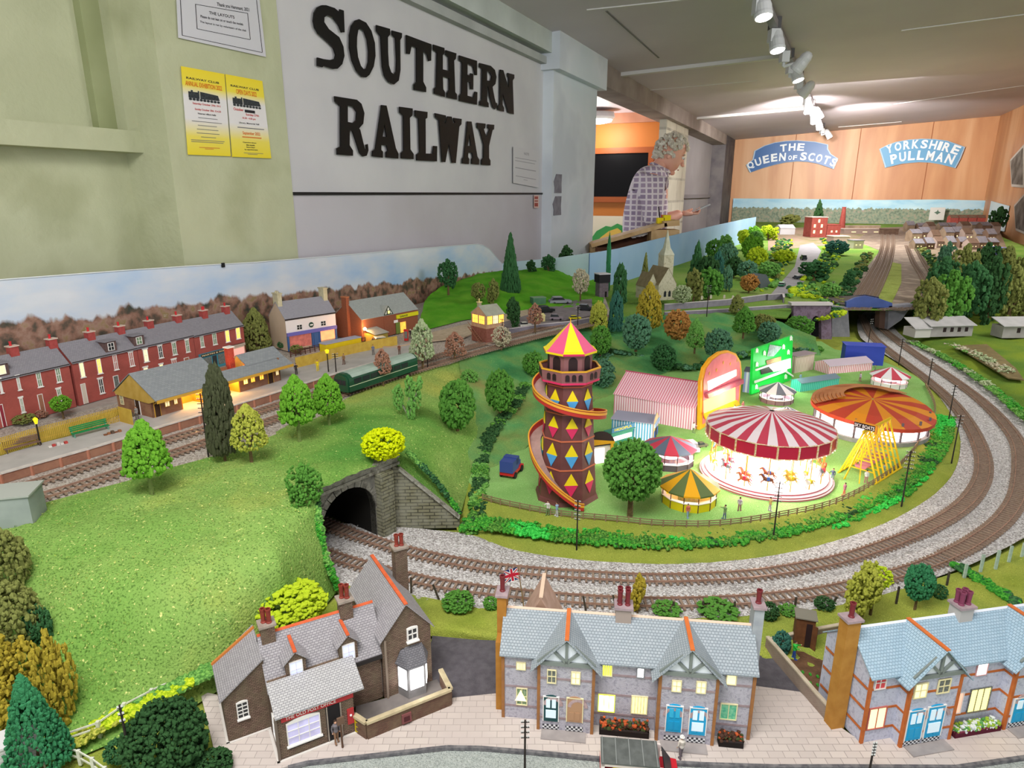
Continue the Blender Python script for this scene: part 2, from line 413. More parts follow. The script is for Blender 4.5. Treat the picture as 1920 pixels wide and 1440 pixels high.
# ceiling
cm=mat('ceiling_board_paint','#c9bfc8','#d5cbd3','#cec4cc',scale=1.2,rough=.55,bump=.15,bscale=30)
g=G(wallT);a=1.185-.06*0;g.slab([(-4,.2,CZ(W0-N1*.2)),(-4,-8,CZ(W0+N1*8)),(sF+.3,-8,CZ(W0+N1*8)),(sF+.3,.2,CZ(W0-N1*.2))],(0,0,.05))
# leave the room's left part beyond the opening covered too
g.slab([(sE-.1,4,1.2),(sE-.1,.2,1.17),(sF,.2,1.17),(sF,4,1.2)],(0,0,.05));struct(g,'ceiling',cm)
cw=mat('white_ceiling_strip','#d6d3d2',rough=.5)
for i,(a,b_,wd,dr) in enumerate((((1104,144),(1462,103),.05,.02),((1246,226),(1510,202),.07,.02),((1690,57),(1920,27),.02,.004),((1572,238),(1690,228),.03,.006),((1676,195),(1920,160),.012,.004),((1100,18),(1290,-2),.012,.004),((1180,172),(1420,151),.012,.004))):
    A=ceil_pt(*a);B_=ceil_pt(*b_);g=G();g.bar(A,B_,wd,dr*2);struct(g,'trim_%d'%(10+i),cw)
A=ceil_pt(1137,20);B_=ceil_pt(1235,108);g=G();g.bar(A,B_,.008,.006);struct(g,'trim_20',mat('ceiling_joint','#7f7b7c'))
# cross beam end above the opening
g=G(wallT);g.box(sE,sF,-.05,.12,1.07,1.19);struct(g,'trim_21',mat('brown_lintel','#a89c96','#8f837e',scale=5))
# floor
g=G();g.box(-6,12,-3,14,ZF-.05,ZF);struct(g,'floor',mat('dark_floor_vinyl','#6e675f','#5f5850',scale=3))
# annexe behind the opening: orange wall with dark window
OY=wloc(sD2+.35,.02,0)
oT=Matrix.Translation(OY)@Matrix.Rotation(WRZ-pi/2,4,'Z')
def OW(px,py,off=0):
    p=onplane(px,py,OY-E1*off,E1);return (p-OY).dot(N1),p.z
zm=OW(1150,405)[1]
orange=mat('orange_wall_paint','#c97a35','#bd6f2c',scale=2,rough=.5)
zt_=OW(1150,232)[1]
g=G(oT);g.box(-3,0,0,.1,zm,zt_);struct(g,'wall_annexe',orange)
g=G(oT);g.box(-3,0,0,.1,ZF,zm);struct(g,'wall_annexe',mat('cream_dado_paint','#e8dcc4',rough=.6))
g=G(oT);g.box(-3,0,-.03,.1,zt_,1.35);struct(g,'trim_22',mat('salmon_boarding','#c0896f','#a9745c',scale=4))
a=OW(1113,289);b_=OW(1213,369)
g=G(oT)
fw=.05
g.box(a[0]-fw,b_[0]+fw,-.03,0,a[1],a[1]+fw);g.box(a[0]-fw,b_[0]+fw,-.03,0,b_[1]-fw,b_[1]);g.box(a[0]-fw,a[0],-.03,0,b_[1],a[1]);g.box(b_[0],b_[0]+fw,-.03,0,b_[1],a[1])
g.box(a[0],b_[0],-.01,-.005,b_[1],a[1],1)
struct(g,'window_1',[mat('window_wood','#9c4f22',rough=.4),mat('dark_window_glass','#0c0b0d',rough=.35,spec=.1)])
# painted tree board under the orange wall
def otrace(pts,x0,y0,sc,off):return [tuple(OY+N1*q[0]-E1*off+Vector((0,0,q[1]))) for q in [OW(x0+x/sc,y0+y/sc,off) for x,y in pts]]
TH=-E1*.01
tb=thing('mural','painted mural of a green and yellow tree shape on the cream wall behind the man','mural')
g=G();g.slab(otrace([(150,1330),(150,1270),(200,1200),(290,1150),(340,1160),(400,1127),(450,1150),(470,1200),(430,1240),(330,1240),(200,1340)],1080,200,5.144,.02),TH);g.obj('green_shape',mat('mural_green','#3f9a4f',rough=.6),tb)
g=G();g.slab(otrace([(190,1380),(195,1320),(240,1260),(320,1200),(400,1172),(440,1200),(420,1260),(330,1330),(240,1400)],1080,200,5.144,.035),TH);g.obj('yellow_shape',mat('mural_yellow','#e3bb55',rough=.6),tb)
g=G();g.slab(otrace([(140,1400),(150,1370),(190,1360),(210,1400),(180,1430)],1080,200,5.144,.05),TH);g.obj('brown_shape',mat('mural_brown','#4a2a1c',rough=.6),tb)
# round ceiling lamp in the annexe
lp=ceil_pt(1121,211);lp.z-=.04
t=thing('ceiling_lamp','glowing round white ceiling lamp above the orange wall','lamp',lp)
g=G();g.lathe([(.1,.04),(.14,.04),(.15,0),(.13,-.02)],24);g.obj('lamp_ring',mat('white_plastic','#eeeeee',rough=.4),t)
g=G();g.lathe([(.135,-.005),(.12,-.035),(.06,-.05)],24);g.obj('diffuser',mat('lamp_diffuser','#ffffff',emit=9,ecol='#fff6ea'),t)
lamp('POINT','ceiling_lamp_bulb',lp+Vector((0,0,-.14)),10,(1,.95,.88),.08)
# ---------------------------------------------------------------- wall lettering
def tr(pts,x0,y0,sc,off):return [tuple(WP(x0+x/sc,y0+y/sc,off)) for x,y in pts]
LT={ 'letter_S':[[(225,45),(300,70),(340,105),(345,80),(378,92),(385,278),(360,280),(335,215),(285,150),(240,130),(212,150),(210,190),(250,250),(340,320),(375,400),(384,480),(365,550),(325,590),(290,592),(235,575),(205,565),(195,578),(152,565),(152,493),(205,507),(260,515),(300,505),(310,470),(290,410),(240,360),(160,290),(128,235),(118,180),(125,110),(150,65),(190,45)]], 'letter_O':[[(510,165),(570,195),(615,265),(645,370),(650,480),(635,570),(600,640),(570,665),(535,660),(490,610),(450,520),(428,410),(428,300),(445,220),(475,178)],[(520,240),(555,270),(580,340),(592,440),(590,530),(575,585),(550,595),(525,565),(500,490),(490,400),(492,320),(502,260)]], 'letter_U':[[(658,215),(775,248),(775,295),(757,320),(758,450),(765,560),(785,620),(810,640),(828,610),(832,520),(822,325),(795,300),(793,262),(878,285),(876,322),(862,345),(865,600),(850,690),(810,725),(765,705),(728,650),(710,570),(695,310),(660,265)]], 'letter_T':[[(915,300),(1130,380),(1128,520),(1108,525),(1095,470),(1060,430),(1060,700),(1085,750),(1085,790),(982,770),(982,725),(1003,700),(1003,410),(960,395),(945,465),(918,460)]], 'letter_H':[[(1147,382),(1242,412),(1243,452),(1228,475),(1228,595),(1283,608),(1280,490),(1255,470),(1255,430),(1345,458),(1340,505),(1325,520),(1335,790),(1350,810),(1350,855),(1265,835),(1265,795),(1283,770),(1283,672),(1228,655),(1232,765),(1247,790),(1245,832),(1155,803),(1155,760),(1172,745),(1180,450),(1150,430)]], 'letter_E':[[(1370,475),(1522,522),(1522,645),(1505,645),(1490,570),(1440,545),(1440,640),(1462,650),(1468,628),(1490,635),(1490,768),(1468,765),(1462,705),(1440,700),(1440,820),(1490,835),(1505,785),(1525,790),(1522,898),(1372,865),(1372,820),(1390,800),(1395,535),(1370,515)]], 'letter_R':[[(1545,540),(1640,565),(1675,600),(1690,660),(1680,720),(1655,745),(1672,840),(1682,880),(1695,885),(1695,925),(1675,938),(1655,915),(1630,820),(1618,745),(1610,740),(1610,870),(1622,885),(1622,920),(1547,903),(1547,870),(1562,855),(1567,590),(1545,575)],[(1608,610),(1630,618),(1650,655),(1640,695),(1608,690)]], 'letter_N':[[(1722,597),(1748,602),(1795,760),(1795,665),(1785,655),(1785,625),(1842,640),(1842,670),(1828,690),(1838,980),(1790,965),(1742,800),(1742,900),(1755,925),(1753,957),(1702,942),(1702,910),(1718,890),(1718,640)]], 'letter_R_':[[(300,825),(490,855),(530,890),(555,970),(545,1060),(510,1100),(520,1115),(545,1220),(560,1280),(572,1275),(570,1240),(585,1235),(590,1290),(575,1335),(545,1342),(515,1310),(480,1200),(455,1125),(430,1115),(428,1245),(457,1290),(457,1335),(322,1325),(320,1272),(350,1255),(350,910),(305,870)],[(412,905),(460,915),(490,960),(485,1030),(460,1055),(412,1045)]], 'letter_A':[[(703,900),(745,905),(825,1270),(848,1318),(846,1360),(742,1350),(742,1305),(757,1290),(745,1245),(700,1245),(700,1285),(715,1300),(713,1352),(623,1340),(627,1295),(650,1275),(690,1000)],[(712,1170),(745,1175),(728,1060)]], 'letter_I':[[(857,915),(970,930),(967,990),(945,1010),(950,1280),(978,1320),(978,1365),(872,1358),(872,1312),(893,1290),(890,990),(860,965)]], 'letter_L':[[(990,945),(1097,960),(1095,1010),(1080,1020),(1082,1315),(1140,1318),(1150,1250),(1180,1253),(1178,1383),(1005,1375),(1005,1325),(1030,1305),(1020,1015),(992,995)]], 'letter_W':[[(1162,970),(1255,990),(1255,1020),(1240,1050),(1252,1060),(1270,997),(1305,1000),(1318,1060),(1335,1050),(1322,1035),(1322,1010),(1390,1020),(1388,1065),(1370,1085),(1340,1398),(1308,1395),(1280,1230),(1250,1390),(1222,1388),(1195,1030),(1165,1005)]], 'letter_A_':[[(1440,1040),(1475,1042),(1525,1340),(1542,1370),(1540,1412),(1477,1405),(1477,1365),(1487,1350),(1480,1310),(1447,1308),(1445,1345),(1455,1362),(1453,1407),(1395,1400),(1397,1360),(1410,1345),(1432,1130)],[(1443,1250),(1470,1250),(1457,1150)]], 'letter_Y':[[(1522,1052),(1595,1060),(1592,1100),(1580,1105),(1603,1175),(1630,1110),(1615,1095),(1615,1065),(1670,1070),(1668,1108),(1655,1115),(1625,1250),(1625,1355),(1637,1375),(1637,1418),(1562,1412),(1562,1370),(1578,1352),(1580,1240),(1545,1110),(1525,1095)]]}
t=thing('wall_lettering','large black serif letters SOUTHERN RAILWAY on the pale wall','lettering')
blk=mat('glossy_black_vinyl','#0f0e0e',rough=.45,spec=.25)
for k,loops in LT.items():
    g=G();g.tess([tr(l,560,0,4.571,.002) for l in loops],N1*.004);g.obj('letter',blk,t)
# ---------------------------------------------------------------- posters and notices
def sheet(name,label,cat,corners,m,off=.003,grp=None):
    """paper hung on the left wall; corners TL, TR, BR, BL in pixels"""
    t=thing(name,label,cat,(0,0,0),0,grp)
    g=G();g.slab([tuple(WP(x,y,off)) for x,y in corners],N1*.0015);g.obj('paper',m,t);return t
def onsheet(corners,u,v,off):
    a=WP(*corners[0],off);b_=WP(*corners[1],off);c=WP(*corners[2],off);d=WP(*corners[3],off)
    return (a.lerp(b_,u)).lerp(d.lerp(c,u),v)
def lines(g,cs,rows_,off,m=0):
    for (u0,u1,v0,h) in rows_:
        p=[onsheet(cs,u,v,off) for u,v in ((u0,v0),(u1,v0),(u1,v0+h),(u0,v0+h))];g.slab([tuple(q) for q in p],N1*.0004,m)
def wtext(g,cs,s,u0,u1,v0,v1,off,m=0,bold=.02):
    a=onsheet(cs,u0,v1,off);b_=onsheet(cs,u1,v1,off);c=onsheet(cs,u0,v0,off)
    addtext(g,s,a,(b_-a).normalized(),(c-a).normalized(),(b_-a).length,(c-a).length,m,bold)
pm=bpy.data.materials.new('yellow_white_poster_print');pm.use_nodes=True;nt=pm.node_tree;Nn=nt.nodes;Ln=nt.links
tc=Nn.new('ShaderNodeTexCoord');sp=Nn.new('ShaderNodeSeparateXYZ');Ln.new(tc.outputs['Generated'],sp.inputs[0])
cr=Nn.new('ShaderNodeValToRGB');e=cr.color_ramp.elements;e[0].position=.0;e[0].color=lin('#e8d21c');e[1].position=1;e[1].color=lin('#ecd31e')
for pp,cc in ((.22,'#e9d858'),(.42,'#e2dede'),(.68,'#e2dede'),(.8,'#ecd93c')):k=e.new(pp);k.color=lin(cc)
Ln.new(sp.outputs['Z'],cr.inputs['Fac']);Ln.new(cr.outputs['Color'],Nn['Principled BSDF'].inputs['Base Color'])
red=mat('red_print','#c23a3a');org=mat('orange_print','#d9722c');drk=mat('dark_print','#2f2c30');gry=mat('grey_print','#77757a')
def engine(g,cs,u0,v0,w_,h_,off):
    def q(pts):g.slab([tuple(onsheet(cs,u0+x*w_,v0+(1-y)*h_,off)) for x,y in pts],N1*.0005)
    q([(0,.25),(0,.85),(.08,.85),(.08,1),(.14,1),(.14,.85),(.3,.85),(.3,1),(.34,1),(.34,.25)])
    q([(.37,.25),(.37,.95),(.95,.8),(1,.3)])
    for k in range(9):c=.05+k*.113;q([(c+.05*cos(a),.14+.12*sin(a)) for a in [i*pi/4 for i in range(8)]])
A_=[(339,124),(420,139),(432,293),(352,290)]
t=sheet('exhibition_poster','yellow and white railway poster, left one of the pair on the green pillar','poster',A_,pm)
g=G();wtext(g,A_,'RAILWAY CLUB',.1,.86,.105,.13,.005);wtext(g,A_,'Nearest village halls',.3,.72,.5,.525,.005);g.obj('headline',drk,t)
g=G();wtext(g,A_,'ANNUAL EXHIBITION 2022',.07,.92,.15,.205,.005);g.obj('title',org,t)
g=G();engine(g,A_,.12,.25,.72,.12,.005);g.obj('locomotive_picture',mat('loco_print','#3f4347','#2b2d31',scale=300),t)
g=G();wtext(g,A_,'Saturday October 29th 10-5',.2,.85,.385,.415,.005);wtext(g,A_,'Sunday October 30th 10-4.30',.24,.85,.45,.48,.005);g.obj('date_lines',red,t)
g=G();lines(g,A_,[(.3,.75,.555,.006),(.15,.85,.6,.006),(.28,.72,.645,.006),(.25,.75,.69,.006),(.24,.77,.735,.006),(.33,.68,.78,.006),(.1,.88,.82,.006),(.1,.85,.84,.006)],.005);g.obj('small_print',gry,t)
g=G();lines(g,A_,[(.27,.75,.905,.005),(.4,.6,.92,.005)],.005);g.obj('red_print',red,t)
B4=[(422,139),(491,152),(508,297),(435,294)]
t=sheet('exhibition_poster','yellow and white railway poster, right one of the pair, with a blacked-out word','poster',B4,pm)
g=G();wtext(g,B4,'RAILWAY CLUB',.12,.88,.11,.135,.005);wtext(g,B4,'Library, Memorial Hall',.25,.78,.555,.58,.005);lines(g,B4,[(.43,.7,.395,.035)],.005);wtext(g,B4,'Opening times',.3,.65,.8,.82,.005);wtext(g,B4,'this month',.38,.6,.83,.85,.005);wtext(g,B4,'Saturdays',.38,.6,.86,.88,.005);wtext(g,B4,'by appointment',.33,.67,.89,.91,.005);g.obj('headline',drk,t)
g=G();wtext(g,B4,'OPEN DAYS 2022',.25,.8,.155,.215,.005);wtext(g,B4,'September 2022',.32,.78,.67,.72,.005);lines(g,B4,[(.3,.8,.735,.012)],.005);g.obj('title',org,t)
g=G();engine(g,B4,.14,.25,.74,.12,.005);g.obj('locomotive_picture',MC['loco_print'],t)
g=G();wtext(g,B4,'October',.14,.4,.385,.42,.005);wtext(g,B4,'Sunday 27th',.45,.8,.44,.475,.005);wtext(g,B4,'10.30 - 4.00 pm',.35,.7,.49,.52,.005);g.obj('date_lines',red,t)
g=G();lines(g,B4,[(.2,.9,.62,.01)],.005);lines(g,B4,[(.3,.8,.94,.005),(.4,.65,.955,.005)],.005);g.obj('small_print',gry,t)
C4=[(327,-70),(480,-52),(498,107),(334,71)]
t=sheet('laminated_notice','laminated white notice with a ruled box high on the green pillar','notice',C4,mat('laminated_paper','#cfced4',rough=.25,spec=.5))
g=G()
def frame(g,cs,u0,v0,u1,v1,w_):lines(g,cs,[(u0,u1,v0,w_),(u0,u1,v1,w_),(u0,u0+w_,v0,v1-v0),(u1,u1+w_,v0,v1-v0)],.0048)
frame(g,C4,.04,.03,.96,.95,.006);frame(g,C4,.2,.5,.82,.82,.006)
wtext(g,C4,'Thank you Hemmant, 2021',.45,.85,.43,.49,.0048);wtext(g,C4,'THE LAYOUTS',.35,.65,.56,.6,.0048);wtext(g,C4,'Please do not lean on or touch the models',.25,.75,.63,.665,.0048);wtext(g,C4,'The layout is run by volunteers of the club',.24,.78,.705,.74,.0048)
g.obj('print',drk,t)
D4=[(962,275),(1009,283),(1009,352),(962,343)]
t=sheet('wall_notice','faint white notice with a few lines of text near the pale blue pillar','notice',D4,mat('thin_paper','#cbc8cb'))
g=G();wtext(g,D4,'NOTE',.42,.62,.1,.17,.0048);lines(g,D4,[(.08,.92,.28,.012),(.08,.86,.36,.012),(.08,.9,.55,.018),(.1,.9,.78,.014),(.4,.55,.85,.01)],.0048);g.obj('print',mat('faint_print','#8d8a90'),t)
F4=[(1001,366),(1010,366),(1010,390),(1001,390)]
t=sheet('pillar_label','tiny red and white label below the black line beside the pillar','label',F4,mat('label_paper','#d8b9ae'))
g=G();lines(g,F4,[(.15,.85,.1,.2),(.15,.85,.4,.1),(.15,.85,.6,.28)],.005);g.obj('print',mat('label_print','#a05048'),t)
# ---------------------------------------------------------------- headboard signs on the far wall
def fpt(x,y,off):p=FW(1380+x/4.174,240+y/4.174,off);return p
def headboard(label,outline,colr,arcs,extra=()):
    t=thing('headboard_sign',label,'sign')
    o=[fpt(x,y,.01) for x,y in outline];c=sum(o,Vector())/len(o)
    g=G();g.slab([tuple(p) for p in o],-E1*.03);g.obj('rim',mat('silver_blue_rim','#a9c4dc',rough=.4),t)
    g=G();g.slab([tuple(c+(p-c)*.965-E1*.03) for p in o],-E1*.006);g.obj('board',colr,t)
    g=G()
    for s,a,b_,cc,h in arcs:
        A=fpt(*a,.05);B_=fpt(*b_,.05);C_=fpt(*cc,.05);hh=(fpt(0,0,.05)-fpt(0,h,.05)).length
        arctext(g,s,A,B_,C_,hh,0,.035)
    g.obj('lettering',mat('white_sign_letters','#e6eef5',rough=.4),t);return t
headboard('dark blue arched sign THE QUEEN OF SCOTS on the wooden far wall',[(110,350),(80,290),(130,250),(145,180),(220,140),(300,115),(390,102),(480,98),(620,108),(722,130),(722,165),(745,205),(800,240),(765,322),(640,280),(560,266),(480,262),(390,270),(300,290),(200,318)], mat('blue_enamel','#2b62a4',rough=.35),[('THE',(340,190),(437,178),(535,180),56),('QUEEN',(100,335),(240,275),(392,258),62),('OF',(405,252),(440,250),(480,250),36),('SCOTS',(492,252),(640,268),(775,310),62)])
headboard('pale blue arched sign YORKSHIRE PULLMAN on the wooden far wall',[(1120,165),(1180,135),(1250,110),(1350,92),(1450,85),(1550,88),(1650,100),(1790,150),(1755,240),(1715,315),(1600,285),(1520,272),(1430,268),(1300,280),(1165,312),(1142,235)], mat('light_blue_enamel','#6ba3cd',rough=.35),[('YORKSHIRE',(1175,205),(1450,160),(1735,215),62),('PULLMAN',(1210,285),(1440,250),(1695,290),68)])
# framed photos on the right wall
RO=FO+N1*xr
def RW(px,py):return onplane(px,py,RO,N1)
for lab,cs in (('framed grey train photo, upper one at the right edge of the far wall',[(1898,300),(1925,270),(1925,352),(1901,350)]),('framed dark photo, lower one at the right edge of the far wall',[(1906,385),(1928,360),(1928,440),(1909,432)])):
    t=thing('framed_photo',lab,'picture');p=[RW(*c)-N1*.002 for c in cs];g=G();g.slab([tuple(q) for q in p],-N1*.02);g.obj('mount',mat('photo_mount','#c9c2ba'),t)
    c=sum(p,Vector())/4;g=G();g.slab([tuple(c+(q-c)*.85-N1*.02) for q in p],-N1*.004);g.obj('photo',mat('photo_print','#5f5750','#8d8780',scale=9),t)
# ---------------------------------------------------------------- track lighting
ta=ceil_pt(1416,-30,.03);tbp=ceil_pt(1553,262,.03)
ta=ta-(tbp-ta)*.1
t=thing('lighting_track','long pale lighting track carrying the row of white spotlights','light track',ta)
d=tbp-ta;g=G();g.bar((0,0,0),tuple(d),.035,.03);g.obj('rail',mat('track_grey','#8a878a',rough=.4),t)
for k in range(1,12):p=d*(k/12.0);g=G();g.box(p.x-.02,p.x+.02,p.y-.03,p.y+.03,p.z-.016,p.z+.03);g.obj('clip',mat('track_clip_dark','#4d4a4c',rough=.5),t)
wsp=mat('white_spot_enamel','#d9dade',rough=.35);len_=mat('lit_spot_lens','#ffffff',emit=14,ecol='#fffaf2')
SP=[((1450,-15),(1432,33),1,'nearest'),((1471,45),(1458,95),1,'second nearest'),((1488,88),(1491,133),0,'third from the near end, lamp turned away'),((1500,112),(1497,151),1,'fourth from the near end'), ((1510,145),(1503,180),0,'fifth from the near end, lamp turned away'),((1520,178),(1516,211),1,'sixth from the near end'),((1531,196),(1538,222),1,'three from the far end, right side'),((1530,206),(1527,231),1,'three from the far end, left side'),((1538,218),(1537,242),1,'next to last at the far end'),((1548,238),(1556,258),1,'farthest, just above the dark blue sign')]
for i,(a,l,on,wh) in enumerate(SP):
    A=ceil_pt(a[0],a[1],.03);k=(A-ta).dot(d)/d.length_squared;A=ta+d*k
    Lp=D(l[0],l[1],A.y-.02)
    t=thing('track_spotlight','white track spotlight, '+wh,'spotlight',A,0,'spotlights on the ceiling track')
    q=Lp-A;dirn=Vector((q.x*.7,-.035,-.12)).normalized() if on else Vector((-.45,.35,-.7)).normalized()
    top=q-dirn*.1
    g=G();g.box(-.02,.02,-.025,.025,-.07,-.016);g.obj('adapter',wsp,t)
    g=G();g.path([(0,0,-.06),(0,0,-.09),tuple(q-dirn*.06)],.008,6);g.obj('arm',wsp,t)
    g=G();rot=(-dirn).to_track_quat('Z','Y').to_matrix().to_4x4();g.T=Matrix.Translation(q)@rot
    g.lathe([(.034,0),(.036,.012),(.034,.02),(.034,.045),(.03,.06),(.03,.08),(.022,.1),(.01,.108)],18);h=g.obj('lamp_head',wsp,t,smooth=False)
    g=G(Matrix.Translation(q)@rot);g.lathe([(.03,-.002),(.03,.004)],18);g.obj('lens',len_ if on else mat('spot_lens_dull','#b5b5b8',rough=.2),t)
    if on:lamp('SPOT','spotlight_beam',A+q+dirn*.01,9 if i<4 else 12,(1,.97,.92),.03,target=A+q+dirn,angle=95)
# ================================================================ GROUND OF THE LAYOUT
ZU=.108;ZL=.004;ZFG=.018;ZR=.088
def PL(pts,z=None):return [q if isinstance(q,Vector) else P(q[0],q[1],q[2] if len(q)>2 else z) for q in pts]
WGA=P(742,992);WGB=P(862,990)
def WG(t,z):p=WGA.lerp(WGB,t);return Vector((p.x-.003,p.y+.006,z))
def flat(name,pts,z,m,th=.003,kind='structure'):
    q=PL(pts,z);g=G();g.tess([[tuple(p) for p in q]],(0,0,-th));return struct(g,name,m)
grassA=mgrass('hill_turf',['#5a9440','#79a44c','#8aab58','#adb65a'],fleck='#dfe08c',dark='#33561f',patch=5,fine=480,bump=1.6)
grassB=mgrass('embankment_turf',['#3f8350','#5a9a5c','#7d9f58','#98965a'],fleck='#a9c47c',dark='#2a5c36',patch=9)
grassY=mgrass('lineside_turf',['#8a9a3a','#9da648','#7f9440'],fleck='#c6cb62',dark='#67752c',patch=12)
grassF=mgrass('fairground_turf',['#7cb05a','#93c070','#86b864'],fleck='#c4e0a0',dark='#55883e',patch=10)
grassD=mgrass('dark_undergrowth_turf',['#3c7a2c','#4b8a32','#5e9a3c'],fleck='#7fbb4f',dark='#23501b',patch=20)
chip=mstone('granite_ballast',['#8f8886','#aaa5a2','#c2bebc','#d3d0cf','#ece9e9'],520)
chip2=mstone('brown_ballast',['#8f8379','#a99d93','#bfb5ab','#d2cac2'],520)
# baseboard
g=G();pb=[(-1.05,.2),(3.2,.2),(4.3,4.5),tuple((FO+N1*(xr-.02)-E1*.02)[:2]),tuple((FO+N1*.1-E1*.02)[:2]),tuple(D(1400,400,5.8)[:2]),tuple(D(1120,400,2.75)[:2]),tuple(D(940,400,2.9)[:2]),tuple((W0+E1*1.6+N1*.06)[:2]),tuple((W0-E1*.9+N1*.06)[:2])]
g.slab([(x,y,-.006) for x,y in pb],(0,0,-.03));struct(g,'layout_baseboard',grassY)
# lineside strip, road, paving, yards
flat('road',[(60,1520),(560,1440),(576,1431),(838,1402),(900,1403),(1125,1423),(1322,1434),(1450,1438),(1793,1439),(1960,1415),(2100,1600),(60,1600)],-.002,mstone('grey_green_road_grit',['#8d9490','#a3aaa5','#b4bab5','#99a09a'],900,.5))
pave=mbrick('pale_paving_slabs','#cfc4bc','#c5bab3','#9f958f',.0135,.0075,.00035,bump=.25,noisec='#bfb3ae',nscale=14)
flat('pavement',[(375,1295),(520,1330),(800,1340),(850,1308),(930,1300),(1410,1285),(1500,1297),(1550,1345),(1600,1380),(1960,1330),(1960,1412),(1793,1435),(1450,1434),(1322,1430),(1125,1419),(900,1399),(838,1398),(576,1427),(540,1436),(430,1470),(400,1400)],.0012,pave,.003)
g=G();kp=PL([(540,1440),(576,1431),(700,1417),(838,1402),(900,1403),(1000,1411),(1125,1423),(1322,1434),(1450,1438),(1600,1438),(1793,1439),(1960,1415)],.0)
for a,b_ in zip(kp,kp[1:]):g.bar(a,b_,.003,.003)
struct(g,'trim_30',mat('kerb_stone','#57565a','#7b797a',scale=200))
tar=mat('dark_tarmac','#545056','#625e64',scale=120,bump=.6,bscale=900,rough=.9)
flat('tarmac_yard',[(812,1185),(940,1187),(935,1320),(845,1322),(790,1300)],.0005,tar)
flat('tarmac_yard',[(1405,1195),(1440,1190),(1560,1350),(1500,1299),(1408,1295)],.0005,tar)
# foreground grass verge with a soft lip above the tarmac
g=G();rows=[PL([(640,1095,.003),(760,1112,.003),(850,1130,.003),(1000,1150,.003),(1200,1157,.003),(1400,1152,.003),(1560,1137,.003),(1700,1102,.003),(1830,1062,.003),(1960,1000,.003)]), PL([(660,1120,.005),(770,1140,.006),(860,1165,.007),(1000,1170,.006),(1200,1180,.005),(1400,1190,.005),(1560,1170,.004),(1700,1150,.004),(1830,1110,.006),(1960,1070,.01)]), PL([(700,1150,.006),(790,1170,.007),(880,1186,.008),(1000,1188,.006),(1200,1200,.003),(1400,1215,.003),(1560,1210,.002),(1700,1230,.002),(1830,1200,.004),(1960,1160,.008)]), PL([(720,1175,.0),(800,1192,.0),(890,1200,.0),(1000,1205,0),(1200,1220,0),(1400,1240,0),(1560,1260,0),(1700,1260,0),(1830,1250,0),(1960,1250,0)])]
g.grid(loft(rows,160,30,.0025,60,3));struct(g,'grass_verge',grassY,True)
# ballast bed of the lower loop
BI=[(560,975),(700,985),(868,1000),(960,1030),(1060,1046),(1180,1056),(1300,1056),(1420,1046),(1530,1024),(1620,996),(1700,961),(1765,915),(1795,870),(1800,820),(1785,780),(1755,737),(1715,702),(1675,674),(1640,652),(1612,630),(1608,600),(1620,585)]
BO=[(520,1060),(640,1098),(850,1134),(960,1150),(1060,1156),(1200,1160),(1340,1158),(1480,1148),(1600,1130),(1710,1098),(1800,1066),(1880,1030),(1950,985),(1985,920),(1990,860),(1960,820),(1900,768),(1840,720),(1780,680),(1700,636),(1672,605),(1680,585)]
a=spline(PL(BI,.0032),260);b_=spline(PL(BO,.0032),260)
g=G();g.grid([[p+Vector((0,0,.0012*noise.noise(p*300))) for p in r] for r in ([x.lerp(y,k/24) for x,y in zip(a,b_)] for k in range(25))]);struct(g,'ballast_bed',chip,True)
# fairground lawn and its bank
FE=[(880,905),(905,930),(950,945),(1050,965),(1150,975),(1250,985),(1350,985),(1450,970),(1560,945),(1640,905),(1700,860),(1745,800),(1755,760),(1735,720),(1700,697),(1650,676),(1600,662),(1565,655)]
fe=PL(FE,ZFG);fo=[P(x,y,.002) for x,y in [(850,960),(868,1008),(930,1028),(1040,1048),(1150,1060),(1260,1064),(1370,1060),(1480,1042),(1580,1016),(1670,980),(1740,938),(1795,880),(1808,820),(1785,770),(1740,722),(1690,686),(1640,655),(1600,632)]]
A_=spline(fe,200);B_=spline(fo,200)
g=G();g.tess([[tuple(p) for p in spline(fe,60)]+[tuple(p) for p in PL([(1540,640),(1450,640),(1300,650),(1150,660),(1000,740),(900,820),(870,880)],ZFG)]],(0,0,-.004));struct(g,'fairground_lawn',grassF)
rr=[[],[],[],[]]
for x,y in zip(A_,B_):
    for k,f,z in ((0,0,ZFG),(1,.3,.014),(2,.62,.006),(3,1.02,.001)):
        q=x.lerp(y,f);q.z=z;rr[k].append(q)
g=G();g.grid(loft(rr,220,16,.002,90,2));struct(g,'fairground_bank',grassY,True)
# near hill over the tunnel
def patch(name,rows,m,nu=90,nv=60,amp=.004,fr=22,seed=0):
    g=G();g.grid(loft([PL(r) for r in rows],nu,nv,amp,fr,seed));return struct(g,name,m,True)
patch('grassy_hill',[ [(-60,985,.107),(30,957,.107),(130,930,.107),(230,904,.107),(330,874,.107),(420,850,.107),(540,806,.107)], [(-60,1045,.104),(40,1015,.108),(140,985,.11),(250,955,.112),(350,928,.113),(440,902,.113),(565,868,.113)], [(-60,1150,.08),(60,1115,.088),(170,1085,.096),(280,1055,.102),(390,1020,.108),(490,975,.113),(590,920,.117)], [(-60,1255,.045),(70,1225,.052),(190,1190,.06),(310,1155,.07),(430,1110,.08),(520,1050,.092),(600,985,.082)], [(-60,1350,.012),(90,1335,.014),(210,1300,.02),(340,1260,.026),(450,1200,.034),(540,1130,.045),(617,1045,.045)], [(-60,1480,-.004),(100,1440,-.004),(240,1380,-.002),(370,1320,-.002),(480,1250,-.002),(580,1170,-.002),(640,1100,-.001)]],grassA,130,110,.006,16,5)
